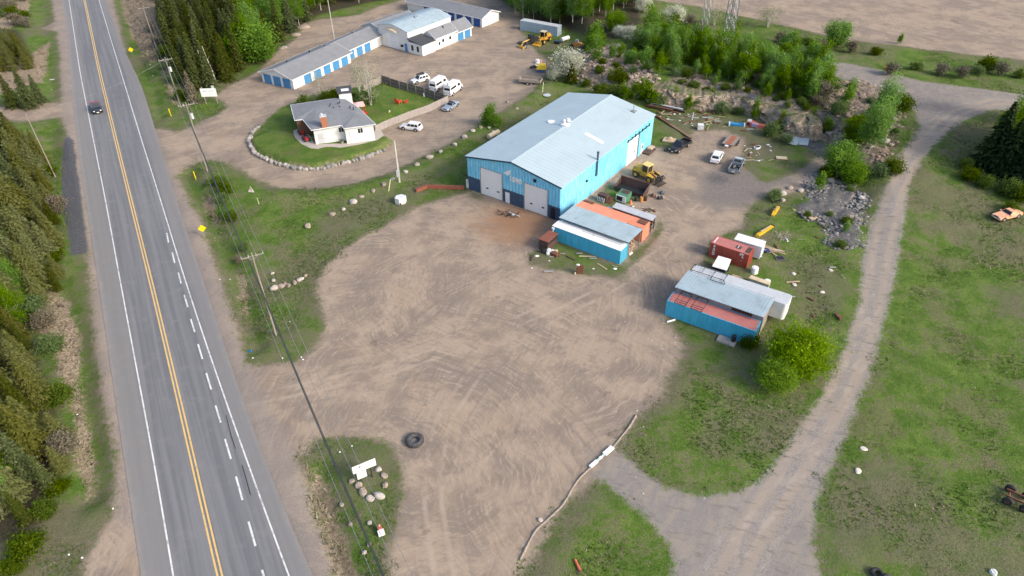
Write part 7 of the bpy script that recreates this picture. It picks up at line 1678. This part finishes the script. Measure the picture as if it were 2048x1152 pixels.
for i in range(60):
    h_ = .13 * (.5 + .9 * random.random()); wv = .17 * (.7 + .6 * random.random()); nn = np.array([T_[i, 1], -T_[i, 0]]); rings.append([(*(Q_[i] - nn * wv), -.1), (*(Q_[i] - nn * wv * .4), h_), (*(Q_[i] + nn * wv * .4), h_ * .9), (*(Q_[i] + nn * wv), -.1)])
mb.loft(rings); tag(mb.build('dirt_berm', paint('pale_dirt_berm', (.29, .245, .2), .95, var=.2, scale=2, stain=(.2, .17, .12), samt=.5, bump=.5), None, True), kind='structure')
t = thing('tractor_tyre', 'huge worn black tyre lying flat on the dirt near the entrance', 'tyre', px(830, 884)); mb = MB(); torus(mb, (0, 0, .3), .74, .3, 'z', 28, 10); mb.build('tread', paint('sun_greyed_rubber', (.05, .05, .055), .85, var=.3, scale=3, stain=(.17, .155, .145), samt=.6), t, True)
mb = MB()
for k in range(28): a_ = R(k * 360 / 28); mb.bar((.98 * math.cos(a_), .98 * math.sin(a_), .12), (1.0 * math.cos(a_ + .12), 1.0 * math.sin(a_ + .12), .5), .1, .06)
mb.build('lugs', M_RUBR, t); MB().cyl((0, 0, .02), (0, 0, .14), .5, .45, 14).build('gravel_fill', paint('grey_grit', (.2, .19, .18), .95, var=.2, scale=4), t)
# entrance sign
t = thing('entrance_sign', 'white two board entrance sign with hanging panel above the stone ring', 'sign', px(737, 958), R(28)); t.scale = (.82, .82, .95)
for x in (-1.0, .55): MB().box(x - .06, x + .06, -.06, .06, 0, 3.0).build('post', M_BLACK, t)
tl = Matrix.Rotation(R(-14), 4, 'X')
def brd(x0, x1, z0, z1, nm='board'): return MB().box(x0, x1, -.14, -.07, z0, z1).build(nm, M_WHITE2, t)
b1 = brd(-1.75, 1.35, 2.35, 3.1); b2 = brd(-1.75, 1.35, 1.95, 2.28); b3 = brd(-1.35, -.1, .75, 1.85)
b1_s = MB().box(-.9, -.72, -.16, -.14, 2.62, 2.85).build('emblem', M_DARK, b1)
mb = MB(); mb.box(-.5, 1.1, -.15, -.139, 2.68, 2.74); mb.box(-.4, .9, -.15, -.139, 2.56, 2.6); mb.build('faint_marking', M_GREY, b1)
# billboard on the driveway
t = thing('billboard', 'white billboard with faint pale blue markings on two dark posts by the driveway', 'sign', px(424, 207), R(2))
for x in (-1.3, 1.3): MB().box(x - .09, x + .09, -.09, .09, 0, 3.9).build('post', M_WOOD, t)
b_ = MB().box(-1.75, 1.75, -.17, -.09, 1.7, 3.6).build('board', M_WHITE2, t); MB().box(.9, 1.5, -.1, -.04, 3.6, 4.2).build('top_board', M_GREY, t)
mb = MB(); mb.box(-1.2, -.2, -.18, -.169, 2.85, 3.15); mb.box(.0, 1.25, -.18, -.169, 2.9, 3.08); mb.build('faint_marking', paint('pale_blue_marking', (.5, .6, .72), .6), b_); mb = MB(); mb.box(-1.1, 1.2, -.18, -.169, 2.3, 2.4); mb.box(-.9, 1.0, -.18, -.169, 2.05, 2.12); mb.build('faint_marking', paint('pale_grey_marking', (.6, .63, .65), .6), b_)
t = thing('warning_sign', 'small red and white triangular sign on the grass below the driveway', 'sign', px(503, 386), R(-12)); MB().add([(-.6, -.03, .2), (.6, -.03, .2), (.1, -.03, 1.3), (-.6, .03, .2), (.6, .03, .2), (.1, .03, 1.3)], [(0, 1, 2), (3, 5, 4), (0, 3, 4, 1), (1, 4, 5, 2), (2, 5, 3, 0)]).build('plate', M_WHITE2, t); mb = MB(); mb.bar((-.45, -.06, .75), (.3, -.06, .95), .12, .04); mb.bar((.1, -.06, 1.2), (.35, -.06, .5), .1, .04); mb.build('red_stripe', M_RED, t); MB().cyl((0, .08, 0), (0, .08, 1.0), .03, None, 6).build('post', M_STEEL, t)
ysg = paint('sign_yellow', (.85, .6, .0), .5, var=.02)
for q, l in [((410, 474), 'yellow diamond road sign on the verge nearer the camera'), ((266, 112), 'yellow diamond road sign farther up the highway')]:
    t = thing('road_sign', l, 'road sign', px(*q), R(22)); MB().box(-.04, .04, -.04, .04, 0, 2.0).build('post', M_WOOD, t); s = .66; mb = MB(); mb.add([(0, -.06, 1.7 - s), (s, -.06, 1.7), (0, -.06, 1.7 + s), (-s, -.06, 1.7), (0, -.04, 1.7 - s), (s, -.04, 1.7), (0, -.04, 1.7 + s), (-s, -.04, 1.7)], [(0, 1, 2, 3), (4, 7, 6, 5), (0, 4, 5, 1), (1, 5, 6, 2), (2, 6, 7, 3), (3, 7, 4, 0)]); mb.build('plate', ysg, t)
for q, l in [((342, 232), 'yellow marker stake north of the driveway mouth'), ((392, 359), 'yellow marker stake south of the driveway mouth')]:
    t = thing('marker_stake', l, 'marker', px(*q)); MB().cyl((0, 0, 0), (0, 0, 1.75), .09, None, 8).build('tube', ysg, t); MB().cyl((0, 0, 1.75), (0, 0, 1.82), .1, .06, 8).build('cap', M_BLACK, t)
pl_ = paint('pale_lime_stake', (.62, .68, .36), .6)
for q, q2, l in [((777, 382), (781, 358), 'leaning pale yellow stake among the boulders'), ((1778, 136), (1785, 126), 'pale yellow stake on the bank below the gravel lot'), ((1085, 184), (1087, 164), 'pale yellow stake in the grass by the utility post'), ((518, 408), (514, 396), 'thin pale stake below the small triangular sign'), ((1770, 116), (1774, 108), 'far white stake on the bank below the gravel lot')]:
    b = px(*q); w_ = unproj(q2[0], q2[1], b.z + 1.6) - np.array(b[:2]); t = thing('marker_stake', l, 'marker', b); MB().cyl((0, 0, -.1), (w_[0], w_[1], 1.6), .07, .05, 6).build('rod', pl_, t); MB().cyl((0, 0, -.1), (0, 0, .12), .12, .1, 6).build('base', pl_, t)
t = thing('hydrant_marker', 'small orange marker on the bank below the gravel lot', 'marker', px(1770, 137)); MB().cyl((0, 0, 0), (0, 0, .9), .14, .1, 8).build('tube', paint('marker_orange', (.8, .22, .03), .5), t); MB().cyl((0, 0, .9), (0, 0, 1.0), .17, .1, 8).build('cap', M_RED, t)
t = thing('utility_pedestal', 'white rust capped utility pedestal in the verge near the bottom edge', 'pedestal', px(763, 1068), R(25)); MB().box(-.32, .32, -.25, .25, 0, .45).build('base', M_WHITE2, t); mb = MB(); mb.box(-.2, .2, .25, .65, .1, .8); mb.build('housing', M_RED, t); MB().cyl((0, .45, .8), (0, .45, 1.0), .12, .05, 8).build('cap', M_TAN, t)
t = thing('blue_bottle_crate', 'small blue object at the tip of the grass wedge', 'litter', px(501, 704)); MB().box(-.18, .18, -.15, .15, 0, .25).build('box', paint('sky_blue_plastic', (.03, .22, .45), .4), t); MB().box(-.1, .1, -.1, .1, .25, .3).build('lid', M_BDOOR2, t)
for q in [(565, 717), (603, 715), (506, 717), (440, 560), (460, 560), (300, 130), (306, 152), (104, 180), (100, 350), (155, 830), (161, 888), (226, 1018), (138, 1110), (165, 1116), (12, 1116), (606, 720), (680, 905), (704, 893)]:
    o = MB(); V, F = ROCKS[int(q[0]) % 6]; o.add(V * np.array([.13, .11, .07]), [tuple(f) for f in F]); ob = o.build('litter', M_WHITE2, None); ob.location = px(*q) + Vector((0, 0, .08)); tag(ob, 'scrap of white litter on the highway verge', 'litter', 'white litter on the highway verge')
t = thing('debris_heap', 'scrap frames and white panels piled on the rusty apron before the doors', 'scrap', px(1015, 432), T1 + .3); mb = MB()
for i in range(26): x, y = random.uniform(-1.8, 1.4), random.uniform(-.7, .7); a = random.random() * 3.1; mb.bar((x, y, .05 + random.random() * .3), (x + math.cos(a), y + math.sin(a), .05 + random.random() * .5), .05)
mb.build('frames', M_BLACK, t); mb = MB(); mb.box(-.3, 2.0, .7, .85, .15, .3, -.3); mb.box(.8, 1.3, -.2, .3, .4, .5); mb.build('white_panel', M_GREY, t)
t = thing('trash_heap', 'white bags and bins beside the small rust brown shed', 'rubbish', px(1098, 505), T1); mb = MB()
for x, y, s in ((0, 0, .5), (.5, .3, .4), (.2, -.6, .35)): V, F = ROCKS[3]; mb.add(V * np.array([s, s, s]) + np.array([x, y, s * .7]), [tuple(f) for f in F])
mb.build('bags', M_GREY, t); MB().cyl((-.7, -.6, 0), (-.7, -.6, .9), .35, None, 10).build('bin', M_BLACK, t); MB().cyl((1.0, .6, .3), (1.0, .6, .5), .25, None, 10).build('lid', M_CREAM, t); MB().box(.6, 1.7, -.5, .2, 0, .5).build('crate', M_RUST, t)
t = thing('steel_plate', 'brown corrugated sheet standing in the grass near the yard', 'metal sheet', px(1160, 548), R(3)); mb = MB(); rib_wall(mb, (-.5, 0), (.5, 0), 0, 1.4, (0, -1), .2, .03); mb.box(-.5, .5, .0, .25, 0, 1.38); mb.build('sheet', M_RUST, t); MB().cyl((-.75, -.1, 0), (-.75, -.1, .4), .12, None, 8).build('can', M_CREAM, t)
beam((1158, 513), (1193, 514), 'white timber lying before the light blue container', M_CREAM, .16, .14, ibeam=False, name='timber', cat='timber'); beam((1258, 511), (1264, 506), 'white plank end at the right corner of the light blue container', M_WHITE2, .3, .2, ibeam=False, name='timber', cat='timber')
beam((1062, 522), (1066, 512), 'dark stake on the grass near the rust brown shed', M_RUST2, .2, .2, ibeam=False, name='timber', cat='timber'); beam((1131, 512), (1150, 522), 'rusty bar in the grass before the light blue container', M_RUST2, .15, .15, ibeam=False, name='timber', cat='timber')
beam((100, 160), (116, 155), 'pale pole lying in the left verge near the side track', M_GREY, .18, .15, ibeam=False, name='timber', cat='timber'); beam((1413, 262), (1421, 246), 'mossy green post leaning right of the white tote', paint('mossy_wood', (.2, .22, .06), .9), .22, .3, ibeam=False, name='timber', cat='timber'); beam((1383, 248), (1387, 226), 'white pole lying in the scrap belt', M_WHITE, .12, .14, ibeam=False, name='timber', cat='timber')
boulder((570, 96), .9, 'pink grey stone block heap by the upper lot wood', None, R_BLD, .5, name='stone_block')
for q, s in [((605, 55), 2.4), ((590, 70), 1.8), ((562, 97), 1.2)]:
    V, F = ROCKS[4]; me = np_mesh('soil_heap', V * np.array([s, s * .7, s * .35]), F, paint('heaped_soil', (.3, .24, .19), .95, var=.15, bump=.4), None, True); o = bpy.data.objects.new('soil_heap', me); COL.objects.link(o); o.location = px(*q); tag(o, {2.4: 'largest heap of soil behind the storage row', 1.8: 'middle heap of soil behind the storage row', 1.2: 'smallest heap of soil nearest the wood'}[s], 'soil heap')
# ------------------------------------------------------------------ poles and wires
def pole(label, q, h, r=.14, arms=True, trans=False, mat=M_WOOD):
    b = px(*q); t = thing('utility_pole', label, 'utility pole', b, R(28)); MB().cyl((0, 0, -.3), (0, 0, h), r, r * .65, 10).build('mast', mat, t)
    if arms:
        MB().bar((-1.4, .12, h - .6), (1.4, .12, h - .6), .12, .14).build('crossarm', M_WOOD, t); mb = MB()
        for x in (-1.3, -.45, .45, 1.3): MB().cyl((x, .12, h - .54), (x, .12, h - .28), .06, .04, 6).build('insulator', M_GREY, t)
        mb.bar((-.7, .1, h - .6), (0, .1, h - 1.2), .04); mb.bar((.7, .1, h - .6), (0, .1, h - 1.2), .04); mb.build('brace', M_STEEL, t)
    if trans: MB().cyl((.35, 0, h - 3.2), (.35, 0, h - 2.2), .26, None, 12).build('transformer', M_GREY, t)
    return b, h
HA = pole('utility pole farthest up the highway, at the corner of the spruce stand', (362, 215), 11.4, trans=True)
HB = pole('utility pole in the driveway mouth between the two grass wedges', (415, 343), 13.8, trans=True)
HC = pole('utility pole in the tip of the grass wedge, nearest the camera', (552, 670), 13.6)
dv = (HC[0] - HB[0]); HD0 = HC[0] + dv * .93; HE0 = HA[0] - dv * .8
def free_pole(label, p, h):
    t = thing('utility_pole', label, 'utility pole', (p.x, p.y, 0), R(28)); MB().cyl((0, 0, -.3), (0, 0, h), .16, .1, 10).build('mast', M_WOOD, t); MB().bar((-1.4, .12, h - .6), (1.4, .12, h - .6), .12, .14).build('crossarm', M_WOOD, t); return (Vector((p.x, p.y, 0)), h)
HD = free_pole('utility pole below the bottom edge of the picture', HD0, 13.6); HE = free_pole('utility pole in the marsh beyond the farthest visible one', HE0, 12)
M_WIRE = paint('aged_aluminium_wire', (.22, .25, .25), .5, .2); M_CABLE = paint('thick_black_cable', (.035, .045, .045), .6)
def wire(a, b, sag, r, mat, label, name='overhead_wire', n=22):
    pts = []
    for i in range(n + 1): f = i / n; p = a.lerp(b, f); p.z -= sag * 4 * f * (1 - f); pts.append(p - a)
    mb = MB(); mb.tube(pts, r, 5); o = mb.build(name, mat, None); o.location = a; return tag(o, label, 'wire')
ax = Vector((math.cos(R(28)), math.sin(R(28)), 0))
seq = [('beyond the farthest pole', HE, HA), ('between the farthest pole and the driveway pole', HA, HB), ('between the driveway pole and the wedge pole', HB, HC), ('from the wedge pole past the bottom edge', HC, HD)]
for nm_, P1, P2 in seq:
    for x in (-1.3, .45, 1.3): wire(P1[0] + ax * x + Vector((0, 0, P1[1] - .3)), P2[0] + ax * x + Vector((0, 0, P2[1] - .3)), 1.0, .022, M_WIRE, {-1.3: 'left hand', .45: 'middle', 1.3: 'right hand'}[x] + ' thin power wire ' + nm_)
    for x, z, r, k in ((-.15, 4.6, .045, 'upper'), (-.2, 5.4, .065, 'lower')): wire(P1[0] + ax * x + Vector((0, 0, P1[1] - z)), P2[0] + ax * x + Vector((0, 0, P2[1] - z)), 1.1, r, M_CABLE, k + ' thick dark cable ' + nm_, 'cable')
b, h = pole('thin grey pole leaning over the left wood edge', (110, 352), 12.5, .12, arms=False)
wire(HA[0] + Vector((0, 0, HA[1] - .4)), b + Vector((0, 0, h - .2)), 1.2, .018, M_WIRE, 'thin wire crossing high over the highway')
wire(HA[0] + Vector((0, 0, 7)), px(310, 142) + Vector((0, 0, .2)), .1, .03, M_WIRE, 'guy wire from the farthest pole to the ditch', 'guy_wire')
b2, h2 = pole('tall pale pole behind the long storage row', (671, 92), 14.5, .14, arms=True, mat=BIRCH)
t = thing('light_pole', 'pale wooden service pole with meter box on the grass bank', 'pole', px(799, 365)); MB().cyl((0, 0, -.2), (0, 0, 8.2), .17, .12, 10).build('mast', paint('pale_peeled_pole', (.52, .52, .46), .8, var=.1), t); MB().box(-.28, .28, -.35, -.12, 1.3, 2.6).build('meter_box', M_GREY, t); MB().cyl((.2, -.05, 0), (.2, -.05, 4), .04, None, 6).build('conduit', M_GREY, t); MB().box(-.05, .05, -.4, -.1, 8.0, 8.2).build('lamp_head', M_STEEL, t)
wire(HB[0] + Vector((0, 0, 12)), px(799, 365) + Vector((0, 0, 8)), 1.5, .014, M_WIRE, 'thin service wire from the driveway pole to the service pole')
